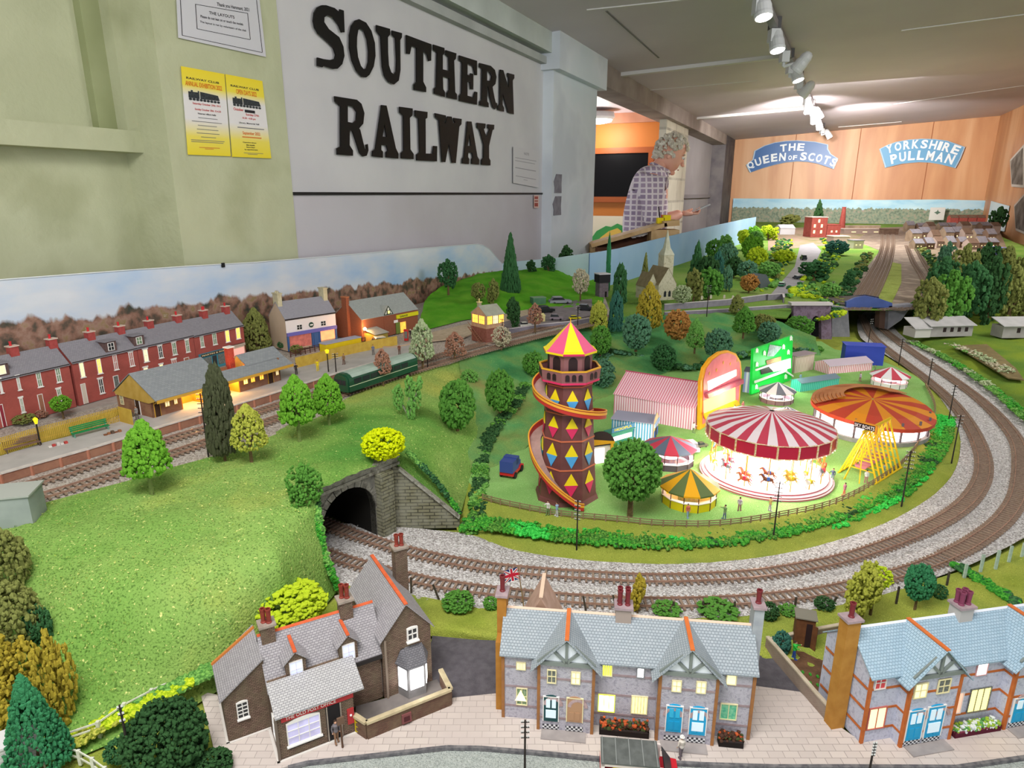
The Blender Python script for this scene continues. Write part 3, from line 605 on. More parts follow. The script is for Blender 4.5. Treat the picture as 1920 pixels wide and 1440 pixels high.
patch('hill_crown',[ [(490,822,.106),(525,862,.111),(555,895,.115),(588,922,.118)],[(550,795,.107),(580,835,.112),(605,875,.116),(628,903,.1195)], [(620,762,.107),(640,812,.112),(655,855,.117),(668,886,.12)],[(700,722,.107),(718,768,.112),(735,815,.113),WG(-.02,.104)], [(770,700,.107),(785,745,.1),(798,805,.1),WG(.12,.094)],[(840,680,.105),(850,740,.08),(845,820,.06),WG(.55,.055)],[(900,660,.105),(910,740,.062),(895,850,.022),WG(1.02,.01)]],grassA,70,110,.003,25,9)
patch('middle_embankment',[ [(860,674,.106),(870,740,.075),(868,830,.04),(868,968,.0)],[(960,642,.106),(965,700,.072),(955,775,.035),(925,885,.017)],[(1050,618,.105),(1060,668,.07),(1070,720,.04),(1080,780,.017)], [(1150,598,.1),(1160,640,.07),(1165,690,.04),(1165,735,.017)],[(1250,590,.098),(1255,625,.07),(1260,660,.045),(1265,695,.017)],[(1350,588,.092),(1355,620,.065),(1358,650,.04),(1360,680,.017)], [(1450,602,.085),(1450,625,.06),(1455,650,.035),(1460,672,.016)],[(1530,632,.06),(1530,640,.05),(1535,655,.03),(1540,668,.016)]],grassB,70,150,.007,18,4)
# upper level: station ground, street, yard
up=mat('street_grey','#a9a19a','#9a928b',scale=60,bump=.3,bscale=700)
bk=[W0+E1*s+N1*.055 for s in (1.75,.9,0,-.9)]
g=G();g.tess([[tuple(p) for p in PL([(-60,990),(230,906),(420,852),(540,808),(640,762),(770,702),(930,654),(1060,618),(1150,600),(1130,545),(1110,520)],.1065)]+[(2.75*.13,2.8,.1065)]+[(p.x,p.y,.1065) for p in bk]],(0,0,-.004));struct(g,'upper_ground',chip2)
flat('street',[(-60,815),(70,790),(230,752),(330,722),(460,690),(480,600),(-60,720)],.1085,up,.002)
flat('station_lawn',[(-60,850),(60,815),(140,790),(225,765),(225,775),(140,812),(0,853)],.109,mgrass('yellow_lawn',['#a3953c','#afa045','#98913c'],fleck='#c4b75c',dark='#857a30',patch=20),.002)
for nm,pts,z,m in (('hill_field',[(790,622),(800,575),(870,530),(960,505),(1060,500),(1130,510),(1130,560),(1000,590),(900,600)],.1095,grassB),):
    pass
bright=mgrass('bright_green_turf',['#4f9a20','#63ab2a','#7ab536'],fleck='#93c94a',dark='#3c7a1c',patch=12)
patch('bright_grass_hill',[[(785,622,.109),(870,600,.109),(960,590,.109),(1040,585,.109),(1130,575,.109)],[(790,590,.118),(850,572,.124),(930,565,.13),(1020,560,.122),(1130,552,.112)], [(800,560,.13),(860,545,.14),(930,535,.15),(1010,528,.15),(1110,520,.13)],[(815,545,.145),(870,522,.155),(940,510,.165),(1010,504,.17),(1100,500,.15)],[(830,545,.13),(880,520,.14),(940,512,.15),(1010,508,.15),(1100,505,.13)]],bright,60,40,.008,16,8)
flat('goods_yard',[(905,628),(1000,610),(1110,590),(1110,560),(1030,568),(960,585),(900,600)],.112,mat('yard_dirt','#7d7579','#8b8386',scale=60,bump=.4,bscale=700),.003)
flat('gravel_drive',[(800,625),(905,600),(990,578),(990,590),(915,612),(870,632),(800,640)],.1125,mat('drive_grit','#b3a18a','#c4b39b',scale=90),.003)
# far ground
farG=mgrass('far_turf',['#5f8a3a','#76993f','#8a9c55'],fleck='#b9c27a',dark='#44652c',patch=4,fine=400)
g=G();fl=PL([(1130,600),(1300,586),(1400,590),(1475,596),(1486,581),(1590,580),(1675,580),(1720,564),(1960,560),(2100,540)],ZR)+[FO+N1*(xr-.05)-E1*.03,FO+N1*.15-E1*.03,D(1400,400,5.8),D(1230,400,3.5),D(1120,400,2.78)]
g.tess([[(p.x,p.y,ZR) for p in fl]],(0,0,-.004));struct(g,'far_ground',farG)
dirt=mat('trackside_dirt','#8b7a6c','#a39383','#7b6c60',scale=14,bump=.4,bscale=300)
flat('station_yard_ground',[(1560,575),(1610,520),(1650,470),(1600,450),(1570,430),(1700,425),(1715,470),(1755,520),(1745,575),(1690,582),(1640,576)],ZR+.001,dirt)
flat('allotment_island',[(1625,570),(1650,530),(1665,490),(1690,495),(1690,530),(1672,568)],ZR+.0025,mgrass('allotment_turf',['#8a9a48','#9aa656','#7b8a40'],fleck='#c5c98b',dark='#6c7a38',patch=10,fine=300))
flat('town_ground',[(1700,425),(1870,423),(1890,470),(1900,520),(1800,500),(1740,480)],ZR+.001,mat('town_dirt','#857360','#6c6048','#94836f',scale=10))
flat('yard_platform_area',[(1440,470),(1600,455),(1640,425),(1560,423),(1440,430)],ZR+.0015,mat('pinkish_yard','#94796a','#7c7a4c','#a08a78',scale=8))
flat('garden_road',[(1445,552),(1490,500),(1500,460),(1525,455),(1540,470),(1515,520),(1480,556)],ZR+.002,mat('lane_grey','#8d8a90','#9b989c',scale=30))
# right-hand bank and allotments
patch('right_bank',[ [(1690,632,.0),(1780,676,.0),(1840,716,.0),(1900,764,.0),(1960,816,.0),(2040,880,.0)],[(1700,622,.012),(1800,664,.012),(1860,700,.012),(1920,745,.012),(1980,790,.012),(2060,850,.012)], [(1712,618,.02),(1815,640,.02),(1880,665,.02),(1940,700,.02),(2000,740,.02),(2080,800,.02)],[(1720,612,.025),(1830,622,.025),(1900,630,.025),(1960,640,.025),(2020,650,.025),(2080,700,.025)], [(1730,590,.05),(1830,592,.05),(1900,595,.05),(1960,600,.05),(2020,605,.05),(2080,610,.05)],[(1725,562,.087),(1830,558,.087),(1900,556,.087),(1960,556,.087),(2020,556,.087),(2080,556,.087)]], mgrass('right_bank_turf',['#5b7d33','#728c34','#86972f'],fleck='#a9b652',dark='#3f5a22',patch=9),80,60,.004,20,6)
flat('allotment_soil',[(1790,648),(1850,645),(1905,690),(1920,712),(1890,708)],.0245,mat('brown_soil','#6f6040','#86764e',scale=60,bump=.8,bscale=500))
# ---------------------------------------------------------------- backdrop boards
def mbackdrop(name,zt,base=False):
    """painted scenery: clouds over a ragged belt of autumn trees; zt = (z at x=0, slope) of the tree tops"""
    m=bpy.data.materials.new(name);m.use_nodes=True;nt=m.node_tree;N=nt.nodes;L=nt.links;b=N['Principled BSDF'];b.inputs['Roughness'].default_value=.6
    tc=N.new('ShaderNodeTexCoord');sp=N.new('ShaderNodeSeparateXYZ');L.new(tc.outputs['Object'],sp.inputs[0])
    def math_(op,a,b_=None):
        n=N.new('ShaderNodeMath');n.operation=op
        for i,v in enumerate((a,b_)):
            if v is None:continue
            if isinstance(v,(int,float)):n.inputs[i].default_value=v
            else:L.new(v,n.inputs[i])
        return n.outputs[0]
    def nz(sx,sc,d):
        mp=N.new('ShaderNodeMapping');mp.inputs['Scale'].default_value=sx;L.new(tc.outputs['Object'],mp.inputs[0])
        n=N.new('ShaderNodeTexNoise');n.inputs['Scale'].default_value=sc;n.inputs['Detail'].default_value=d;L.new(mp.outputs[0],n.inputs['Vector']);return n.outputs['Fac']
    def ramp(f,st):
        cr=N.new('ShaderNodeValToRGB');e=cr.color_ramp.elements;e[0].position=st[0][0];e[0].color=lin(st[0][1]);e[1].position=st[-1][0];e[1].color=lin(st[-1][1])
        for p_,c in st[1:-1]:k=e.new(p_);k.color=lin(c)
        L.new(f,cr.inputs['Fac']);return cr.outputs['Color']
    sky=ramp(nz((1,1,2.4),5,5),[(.3,'#9bbde2'),(.45,'#bccde2'),(.6,'#d3d8e0'),(.8,'#e2e5ea')])
    line=math_('ADD',math_('MULTIPLY',sp.outputs['X'],zt[1]),zt[0])
    rag=math_('MULTIPLY',math_('SUBTRACT',nz((1,0,.3),22,8),.5),.075)
    d=math_('SUBTRACT',math_('ADD',line,rag),sp.outputs['Z'])
    msk=N.new('ShaderNodeMapRange');msk.inputs[1].default_value=-.002;msk.inputs[2].default_value=.005;L.new(d,msk.inputs[0])
    trees=ramp(nz((1,1,1),38,9),[(.32,'#333a30'),(.42,'#5c4c3e'),(.5,'#8d6857'),(.58,'#a0806f'),(.66,'#8d7a4c'),(.74,'#c9b8ae')])
    mx=N.new('ShaderNodeMix');mx.data_type='RGBA';L.new(msk.outputs[0],mx.inputs[0]);L.new(sky,mx.inputs[6]);L.new(trees,mx.inputs[7])
    L.new(mx.outputs[2],b.inputs['Base Color']);return m
def plane_local(name,label,T,outline,th,m,cat='backdrop'):
    g=G();g.tess([outline],th);o=g.obj(name,m);o.matrix_world=T;o['label']=label;o['category']=cat;return o
OB=.05
top=[WL(x,y,OB) for x,y in ((-60,531),(0,525),(120,516),(240,507),(360,499),(480,492),(640,479),(800,465),(895,458),(905,460),(918,468),(930,482),(950,505))]
tl=[WL(x,y,OB) for x,y in ((0,603),(900,512))];slp=(tl[1][1]-tl[0][1])/(tl[1][0]-tl[0][0])
out=[(s,-OB,z) for s,z in top]+[(top[-1][0],-OB,.1),(top[0][0],-OB,.1)]
plane_local('painted_backdrop','long painted backdrop of clouds and brown autumn trees behind the red terrace',wallT,out,(0,.004,0),mbackdrop('autumn_backdrop',(tl[0][1]-slp*tl[0][0],slp)))
g=G();g.path([(s,-OB-.001,z+.0005) for s,z in top],.0012,5);o=g.obj('board_edge',mat('white_card_edge','#dfe6ea'));o.parent=bpy.data.objects['painted_backdrop']
g=G();q=WL(418,497,OB+.002);g.box(q[0]-.004,q[0]+.004,-OB-.004,-OB-.001,q[1]-.005,q[1]+.005);o=g.obj('backdrop_clip',mat('black_clip','#1a1a1c'));o.parent=bpy.data.objects['painted_backdrop']
bl=mat('blue_backdrop_paint','#8fb4dc','#a3c3e2',scale=3,rough=.6);lb=mat('pale_blue_backdrop_paint','#bcd7e4','#cfe0e8',scale=3,rough=.6)
def board(name,label,pts,m,zb=.08):
    """upright board through (px, py_top, Y) points"""
    q=[D(*p) for p in pts];g=G();n=len(q)
    vs=[tuple(p) for p in q]+[(p.x,p.y,zb) for p in q];d=Vector((-.003,.004,0));vs+=[tuple(Vector(v)+d) for v in vs]
    fs=[(i,n+i,n+i+1,i+1) for i in range(n-1)]+[(2*n+i,2*n+i+1,3*n+i+1,3*n+i) for i in range(n-1)]+[(i,i+1,2*n+i+1,2*n+i) for i in range(n-1)]
    g.add(vs,fs);return g.obj(name,m,None,False,label,'backdrop')
board('blue_backdrop','low pale blue backdrop strip between the tall conifer and the church',[(925,500,2.93),(950,492,2.9),(1040,484,2.82),(1108,474,2.75)],lb)
board('blue_backdrop','curving sky-blue backdrop board below the man, running towards the far end',[(1106,475,2.74),(1160,466,2.95),(1216,452,3.3),(1280,437,3.8),(1340,423,4.5),(1400,410,5.5),(1418,407,5.9)],bl)
# far town backdrop on the back wall
fz=lambda x,y:((FW(x,y,.06)-FO).dot(N1),FW(x,y,.06).z)
pts=[fz(x,y) for x,y in ((1375,372),(1500,373),(1640,375),(1760,374),(1852,376))]
tl2=[fz(1400,389),fz(1850,393)];s2_=(tl2[1][1]-tl2[0][1])/(tl2[1][0]-tl2[0][0])
mb=mbackdrop('distant_hills_backdrop',(tl2[0][1]-s2_*tl2[0][0],s2_))
for n_ in mb.node_tree.nodes:
    if n_.type=='VALTORGB' and n_.color_ramp.elements[0].color[2]<.2:
        for e_,c in zip(n_.color_ramp.elements,('#5d6a5a','#6d7c68','#7c8a78','#8a8f74','#93837a','#a89a92')):e_.color=lin(c)
    if n_.type=='VALTORGB' and n_.color_ramp.elements[0].color[2]>.4:
        for e_,c in zip(n_.color_ramp.elements,('#93c2dd','#a5cde2','#b2d4e4','#c2dbe6')):e_.color=lin(c)
    if n_.type=='MATH' and n_.operation=='MULTIPLY' and abs(n_.inputs[1].default_value-.075)<1e-4:n_.inputs[1].default_value=.12
plane_local('painted_backdrop','painted backdrop of blue sky and hazy hills along the foot of the wooden wall',fT,[(s,-.06,z) for s,z in pts]+[(pts[-1][0]-.03,-.06,.05),(pts[0][0],-.06,.05)],(0,.01,0),mb)
q=[RW(x,y) for x,y in ((1862,377),(1895,386))]
g=G();g.slab([tuple(p-N1*.01) for p in (q[0],q[1],Vector((q[1].x,q[1].y,.08)),Vector((q[0].x,q[0].y,.08)))],-N1*.01);g.obj('painted_backdrop',lb,None,False,'short pale sky board on the right-hand wooden wall beyond the town','backdrop')
# ---------------------------------------------------------------- railway track
steel=mat('brown_rail','#9c7a6a','#b08e7c',scale=90,rough=.4,metal=.3);steel2=mat('bright_rail_head','#cfc8c4',rough=.25,metal=.8)
slp_m=mat('brown_sleeper','#94806f','#836e60',scale=300);slp_d=mat('dark_sleeper','#4b4145','#5b4f50',scale=300)
def track(label,pts,z,gauge=.0165,sp_=.0085,m=None,sm=None,ind=100,L2=None,grp='running lines'):
    c=[P(x,y,z) for x,y in pts];ln=sum((b_-a).length for a,b_ in zip(c,c[1:]));n=max(8,int(ln/sp_));cl=spline(c,n)
    t=thing('railway_track',label,'railway track',(cl[0].x,cl[0].y,z-.0012),0,grp);o=Vector((cl[0].x,cl[0].y,z-.0012))
    nr=[]
    for i,p in enumerate(cl):
        d=(cl[min(n-1,i+1)]-cl[max(0,i-1)]).normalized();nr.append(Vector((d.y,-d.x,0)))
    k=gauge/.0165
    for sgn in (-1,1):
        rows=[]
        for dx,dz in ((-.0006,.0015),(-.0006,.0042),(.0006,.0042),(.0006,.0015)):
            rows.append([p+nn*(sgn*gauge/2+dx*k)+Vector((0,0,dz-.003))-o for p,nn in zip(cl,nr)])
        g=G();g.grid(rows);g.obj('rail',m or steel,t)
    g=G();g.box(-.0138*k,.0138*k,-.0015,.0015,-.001,.0009);me=g.mesh('sleeper',sm or slp_m)
    idx=sorted(range(0,n),key=lambda i:cl[i].y)[:ind];near=set(i for i in idx)
    g2=G()
    for i in range(n):
        a=atan2(nr[i].y,nr[i].x);loc=cl[i]-o
        if i in near:link('sleeper',me,t,loc=(loc.x,loc.y,loc.z-.0015),rz=a)
        else:g2.T=Matrix.Translation((loc.x,loc.y,loc.z-.0015))@Matrix.Rotation(a,4,'Z');g2.box(-.0145*k,.0145*k,-.0016,.0016,-.001,.0018)
    if g2.v:g2.T=Matrix.Identity(4);g2.obj('sleepers',sm or slp_m,t,kind='stuff')
    return t
TI=[(600,975),(640,992),(678,1005),(782,1036),(886,1057),(975,1068),(1095,1077),(1220,1083),(1340,1080),(1440,1072),(1560,1051),(1640,1028),(1725,995),(1793,957),(1830,920),(1845,880),(1838,837),(1812,787),(1778,746),(1730,705),(1680,667),(1638,632),(1622,605),(1616,590)]
TO=[(560,1018),(629,1043),(743,1075),(834,1095),(949,1110),(1095,1123),(1215,1128),(1330,1127),(1440,1120),(1560,1105),(1670,1078),(1745,1054),(1822,1017),(1885,968),(1912,915),(1912,840),(1885,795),(1842,752),(1792,714),(1742,680),(1692,645),(1655,615),(1642,592)]
track('inner running line of the lower loop, curving from the tunnel round the fairground',TI,.0075,grp=None)
track('outer running line of the lower loop, nearest the cottages',TO,.0075,grp=None)
TN=[(-60,966),(24,944),(130,914),(235,880),(326,848),(386,828),(440,811),(507,787),(560,768),(620,745),(720,712),(780,694),(870,667),(940,648),(1010,630),(1080,614),(1140,600)]
TF=[(-60,931),(0,922),(100,893),(190,863),(260,841),(326,820),(386,802),(440,786),(512,761),(565,745),(620,728),(700,702),(760,684),(860,656),(930,637),(1000,619),(1080,602),(1140,591)]
track('upper running line, on the hill side away from the platform',TN,ZU+.003,gauge=.0185,grp=None)
track('upper running line directly beside the station platform',TF,ZU+.003,gauge=.0185,grp=None)
dk=mat('far_rail','#8c7d76',rough=.5,metal=.2)
for lab,q in (('distant line on the far board, leftmost of the fan beyond the blue bridge',[(1588,580),(1608,552),(1628,520),(1647,485),(1655,455),(1653,430)]),('distant line on the far board, second of the fan beyond the blue bridge',[(1606,580),(1624,554),(1642,522),(1658,487),(1665,455),(1663,430)]), ('distant line on the far board, third of the fan beyond the blue bridge',[(1624,580),(1640,554),(1656,522),(1669,488),(1675,455),(1673,430)]),('distant line curving away right around the allotment island',[(1652,580),(1700,572),(1735,550),(1730,520),(1712,490),(1700,460)]), ('outermost distant line curving right towards the far town',[(1690,580),(1730,570),(1752,548),(1750,520),(1732,490),(1715,460)])):
    track(lab,q,ZR+.006,m=dk,sm=slp_m,ind=0,sp_=.02)
# ================================================================ BUILDING KIT
class Fr:
    """local frame of a building: x along the front, y into the depth, z up"""
    def __init__(s,A,rz,z=0):
        s.A=Vector((A[0],A[1],z));s.rz=radians(rz);s.M=Matrix.Translation(s.A)@Matrix.Rotation(s.rz,4,'Z');s.I=s.M.inverted()
        s.ux=Vector((cos(s.rz),sin(s.rz),0));s.uy=Vector((-sin(s.rz),cos(s.rz),0))
    def g(s,px,py,z=0):return s.I@P(px,py,z+s.A.z)
    def Y(s,px,py,y=0):q=s.I@onplane(px,py,s.A+s.uy*y,s.uy);return q.x,q.z
    def X(s,px,py,x=0):q=s.I@onplane(px,py,s.A+s.ux*x,s.ux);return q.y,q.z
def FL_(y=0,x=0):return Matrix.Translation((x,y,0)) # face looking at the viewer
def SL_(x,D_):return Matrix.Translation((x,D_,0))@Matrix.Rotation(-pi/2,4,'Z') # left-hand side face
def SR_(x,y0=0):return Matrix.Translation((x,y0,0))@Matrix.Rotation(pi/2,4,'Z')
wht=mat('white_window_frame','#e9e6e2',rough=.5);cream=mat('cream_frame','#e6dcae',rough=.5)
dark_pane=mat('dark_pane','#2b2f33',rough=.15,spec=.6);green_pane=mat('green_curtained_pane','#5f7a5a','#8fa486',scale=400,rough=.3)
grey_pane=mat('grey_pane','#7c807c','#5c605c',scale=500,rough=.2)
lit_w=mat('white_lit_pane','#ffffff',emit=3.2,ecol='#fdfdff');lit_y=mat('yellow_lit_pane','#ffe87a',emit=1.6,ecol='#ffe98a');lit_o=mat('orange_lit_pane','#ffb84a',emit=1.8,ecol='#ffb040')
lit_c=mat('cream_lit_pane','#f3e6b0',emit=.8,ecol='#f5e6b4');lit_b=mat('blue_white_lit_pane','#b9c0ff',emit=.9,ecol='#b4baff');lit_g=mat('lime_lit_pane','#d8f03a',emit=1.3,ecol='#dcf24a')
def window(par,T,x0,x1,z0,z1,pane,fm=wht,nb=(1,1),t=.0012,b=.0009,sill=0,lintel=0,lm=None,arch=0,nm='window',label=None):
    g=G(T)
    g.box(x0,x0+b,-t,0,z0,z1);g.box(x1-b,x1,-t,0,z0,z1);g.box(x0+b,x1-b,-t,0,z0,z0+b);g.box(x0+b,x1-b,-t,0,z1-b,z1)
    w_=(x1-x0-2*b);h_=(z1-z0-2*b);e=b*.38
    for i in range(nb[0]):c=x0+b+w_*(i+1)/(nb[0]+1);g.box(c-e,c+e,-t*.8,0,z0+b,z1-b)
    for i in range(nb[1]):c=z0+b+h_*(i+1)/(nb[1]+1);g.box(x0+b,x1-b,-t*.8,0,c-e,c+e)
    if sill:g.box(x0-sill,x1+sill,-t*1.8,0,z0-.0014,z0)
    if arch:
        n=8;g.slab([(x0+(x1-x0)*i/n,0,z1+arch*sin(pi*i/n)) for i in range(n+1)],(0,-t,0))
    o=g.obj(nm,fm,par)
    if label:o['label']=label
    g=G(T);g.box(x0+b*.5,x1-b*.5,-t*.35,-t*.1,z0+b*.5,z1-b*.5);g.obj('pane',pane,o)
    if lintel:
        g=G(T);g.box(x0-lintel,x1+lintel,-t*1.1,0,z1,z1+.0026);g.obj('lintel',lm or fm,o)
    return o
def door(par,T,x0,x1,z0,z1,m,fm=wht,panels=True,label=None,light=None,arch=0):
    g=G(T);t=.001;g.box(x0,x1,-t,0,z0,z1)
    if arch:g.slab([(x0+(x1-x0)*i/8,0,z1+arch*sin(pi*i/8)) for i in range(9)],(0,-t,0))
    w_=x1-x0;h_=z1-z0
    if panels:
        for u0,u1,v0,v1 in ((.14,.46,.08,.42),(.54,.86,.08,.42)):g.box(x0+w_*u0,x0+w_*u1,-t*1.4,-t,z0+h_*v0,z0+h_*v1)
    o=g.obj('door',m,par)
    if label:o['label']=label
    g=G(T)
    for s in (0,1):g.box(x0-.0008+s*(w_+.0008),x0+s*(w_+.0008),-t*1.3,0,z0,z1)
    g.box(x0-.0008,x1+.0008,-t*1.3,0,z1,z1+.0008);g.obj('door_frame',fm,o)
    if light:
        g=G(T)
        for u0,u1,v0,v1 in ((.16,.44,.58,.92),(.56,.84,.58,.92))+(((.14,.86,.16,.48),) if light[1] else ()):g.box(x0+w_*u0,x0+w_*u1,-t*1.6,-t,z0+h_*v0,z0+h_*v1)
        g.obj('door_light',light[0],o)
    return o
def chimney(par,x,y,z0,z1,w_,d_,m,capm,potm,pots,ph=.009,pr=.0017,cap=.0022):
    g=G();g.box(x-w_/2,x+w_/2,y-d_/2,y+d_/2,z0,z1);c=g.obj('chimney',m,par)
    g=G();g.box(x-w_/2-cap*.7,x+w_/2+cap*.7,y-d_/2-cap*.7,y+d_/2+cap*.7,z1,z1+cap);g.obj('chimney_cap',capm,c)
    for dx,dy in pots:
        g=G();g.lathe([(pr*1.15,z1+cap),(pr*1.1,z1+cap+.001),(pr*.85,z1+cap+.0015),(pr,z1+cap+ph*.85),(pr*1.15,z1+cap+ph*.88),(pr*1.15,z1+cap+ph),(pr*.7,z1+cap+ph),(pr*.7,z1+cap+ph*.7)],10,(x+dx,y+dy,0));g.obj('chimney_pot',potm,c)
    return c
def gable_walls(par,x0,x1,y0,y1,h,r,m,nm='walls',yr=None,z0=0):
    yr=(y0+y1)/2 if yr is None else yr
    g=G();g.slab([(x0,y0,z0),(x0,y1,z0),(x0,y1,h),(x0,yr,h+r),(x0,y0,h)],(x1-x0,0,0));return g.obj(nm,m,par)
def gable_roof(par,x0,x1,y0,y1,h,r,m,ov=.002,th=.0012,yr=None,nm='roof',ridge=None,ex=.001):
    yr=(y0+y1)/2 if yr is None else yr;a=r/(yr-y0);b_=r/(y1-yr);g=G()
    L_=x1-x0+2*ex
    g.slab([(x0-ex,y0-ov,h-a*ov),(x0-ex,yr,h+r),(x0-ex,yr,h+r+th),(x0-ex,y0-ov,h-a*ov+th)],(L_,0,0))
    g.slab([(x0-ex,yr,h+r),(x0-ex,y1+ov,h-b_*ov),(x0-ex,y1+ov,h-b_*ov+th),(x0-ex,yr,h+r+th)],(L_,0,0))
    o=g.obj(nm,m,par)
    if ridge:
        g=G();g.slab([(x0-ex,yr-.0016,h+r+th-.0014*a*.8),(x0-ex,yr,h+r+th+.0007),(x0-ex,yr+.0016,h+r+th-.0014*b_*.8),(x0-ex,yr,h+r+th-.0002)],(L_,0,0));g.obj('ridge_tiles',ridge,par)
    return o
def cross_gable(par,xa,xb,yf,yb,h,r,wm,rm,ov=.003,th=.0012,ridge=None,fwd=.003,low=None,nm='gable'):
    """wing whose ridge runs in depth: walls from yf to yb, gable end at yf"""
    xc=(xa+xb)/2;g=G();g.slab([(xa,yf,0),(xb,yf,0),(xb,yf,h),(xc,yf,h+r),(xa,yf,h)],(0,yb-yf,0));w_=g.obj(nm+'_walls',wm,par)
    a=r/(xc-xa);g=G();L_=yb-yf+fwd
    g.slab([(xa-ov,yf-fwd,h-a*ov),(xc,yf-fwd,h+r),(xc,yf-fwd,h+r+th),(xa-ov,yf-fwd,h-a*ov+th)],(0,L_,0))
    g.slab([(xc,yf-fwd,h+r),(xb+ov,yf-fwd,h-a*ov),(xb+ov,yf-fwd,h-a*ov+th),(xc,yf-fwd,h+r+th)],(0,L_,0));g.obj(nm+'_roof',rm,par)
    if ridge:g=G();g.bar((xc,yf-fwd,h+r+th),(xc,yb,h+r+th),.0036,.0012);g.obj(nm+'_ridge',ridge,par)
    return w_
# ================================================================ FOREGROUND: old post office
A=P(526,1428);fr=Fr(A,29.5)
stone=mbrick('dark_brown_rubble','#71594b','#937868','#4d4138',.0032,.0014,.0003,bump=.6,noisec='#6f6450',nscale=110)
slate=mbrick('grey_slate','#aaa6a9','#9c989b','#77747a',.0034,.0022,.00028,bump=.5)
slate_l=mbrick('pale_grey_slate','#b9b8b8','#adacad','#7c7b7e',.0034,.0022,.00025,bump=.5)
terra=mat('orange_ridge_tile','#d0633c','#c4572f',scale=200);potm=mat('brick_red_pot','#7a2f26','#8d3b30',scale=200,rough=.5);stc=mat('chimney_cap_stone','#8d8177','#a09488',scale=200)
redf=mat('post_office_red','#b03236',rough=.4)
po=thing('post_office','dark stone old post office with a lit bay window and red shop fascia','house',A,fr.rz)
gable_walls(po,0,.102,.030,.088,.052,.036,stone,'main_walls')
gable_roof(po,0,.105,.030,.088,.052,.036,slate,ridge=terra,ov=.003)
g=G();g.box(0,.104,.0262,.0285,.0468,.0505);g.obj('gutter',mat('dark_fascia','#2a2625'),po)
g=G();g.slab([(0,0,0),(0,.034,0),(0,.034,.058),(0,0,.0455)],(.066,0,0));g.obj('shop_walls',stone,po)
g=G();g.slab([(-.001,-.003,.0452),(-.001,.0285,.0585),(-.001,.0285,.0597),(-.001,-.003,.0464)],(.0765,0,0));g.obj('shop_roof',slate_l,po)
g=G();g.box(.004,.066,-.0012,0,.0392,.0452);o=g.obj('shop_fascia',redf,po)
g=G();addtext(g,'THE OLD POST OFFICE',(.0075,-.0014,.0405),(1,0,0),(0,0,1),.043,.0034,0,.01);g.obj('sign_lettering',mat('sign_white','#e8dcd6',rough=.5),o)
window(po,FL_(),.0075,.036,.0128,.0355,mat('shop_window_glow','#a9a2b8','#c6c2e0',scale=90,emit=.35,ecol='#b9b6e6',rough=.3),wht,(2,2),arch=.0035,sill=.001,nm='shop_window',label='arched white shop window')
g=G();g.box(.0085,.038,-.0014,0,.0098,.0112);g.obj('window_ledge',MC['dark_fascia'],po)
g=G();g.box(.041,.0545,-.0006,0,0,.0385);d=g.obj('shop_doorway',mat('dark_doorway','#1d1a1c',rough=.6),po)
g=G();g.box(.0415,.0425,-.0016,0,0,.0385);g.box(.0535,.0545,-.0016,0,0,.0385);g.obj('door_posts',stc,d)
g=G();g.box(.0595,.0655,-.0012,0,.012,.028);g.ball((.0625,-.0015,.0215),.0012,1);g.obj('post_box',[redf,wht],po)
window(po,SL_(0,.034),.017,.0275,.016,.038,mat('side_window_white','#e9e9f2',emit=.25),wht,(0,1),arch=.002)
g=G();g.box(-.0015,.0005,-.0015,.0008,0,.046);g.obj('drain_pipe',mat('stone_pipe','#6f6258'),po)
# left extension
g=G();g.slab([(-.036,.043,0),(0,.043,0),(0,.043,.0745),(-.036,.043,.047)],(0,.052,0));g.obj('extension_walls',stone,po)
g=G();g.slab([(-.039,.0405,.0452),(.0,.0405,.0752),(.0,.0405,.0766),(-.039,.0405,.0466)],(0,.056,0));g.obj('extension_roof',slate,po)
g=G();g.bar((-.039,.096,.0475),(0,.09,.0775),.003,.0018);g.obj('extension_ridge',mat('orange_flashing','#c77a3c'),po)
window(po,FL_(.043),-.0262,-.0165,.0215,.0385,dark_pane,wht,(1,3),arch=.0012,sill=.0006)
window(po,SL_(-.036,.095),.012,.020,.022,.040,mat('white_blind','#e4e2de'),wht,(0,0),arch=.001)
g=G();g.box(-.038,-.0352,.041,.098,0,.002);g.box(-.038,.001,.0405,.0425,0,.002);g.box(-.0028,-.0005,-.003,.041,0,.002);g.box(-.0028,.067,-.003,-.0008,0,.002);g.obj('plinth',mat('white_plinth','#d9d3cd'),po)
# dormers
for k,(xa,xb,zb) in enumerate(((.0165,.034,.0),(.064,.081,.0))):
    g=G();xc=(xa+xb)/2;g.slab([(xa,.0305,.052),(xb,.0305,.052),(xb,.0305,.0725),(xc,.0305,.0805),(xa,.0305,.0725)],(0,.02,0));dm=g.obj('dormer',stone,po)
    a=(.0805-.0725)/(xc-xa)*1.05;g=G();o_=.0028
    for sg in (-1,1):
        e=xc+sg*(xb-xc+o_)
        g.slab([(xc,.028,.081),(e,.028,.081-a*abs(e-xc)),(e,.028,.082-a*abs(e-xc)),(xc,.028,.082)],(0,.036,0))
    g.obj('dormer_roof',slate,dm);g=G();g.bar((xc,.0275,.0825),(xc,.058,.0825),.003,.001);g.obj('dormer_ridge',terra,dm)
    window(po,FL_(.0305),xc-.0058,xc+.0058,.0545,.0715,lit_b,wht,(1,1),label='blue-lit dormer window')
chimney(po,.008,.058,.075,.098,.012,.011,stone,stc,potm,((-.002,.001),(.0022,-.0018)),.014,.0023)
chimney(po,.079,.058,.075,.100,.012,.011,stone,stc,potm,((-.002,.001),(.0022,-.0018)),.014,.0023)
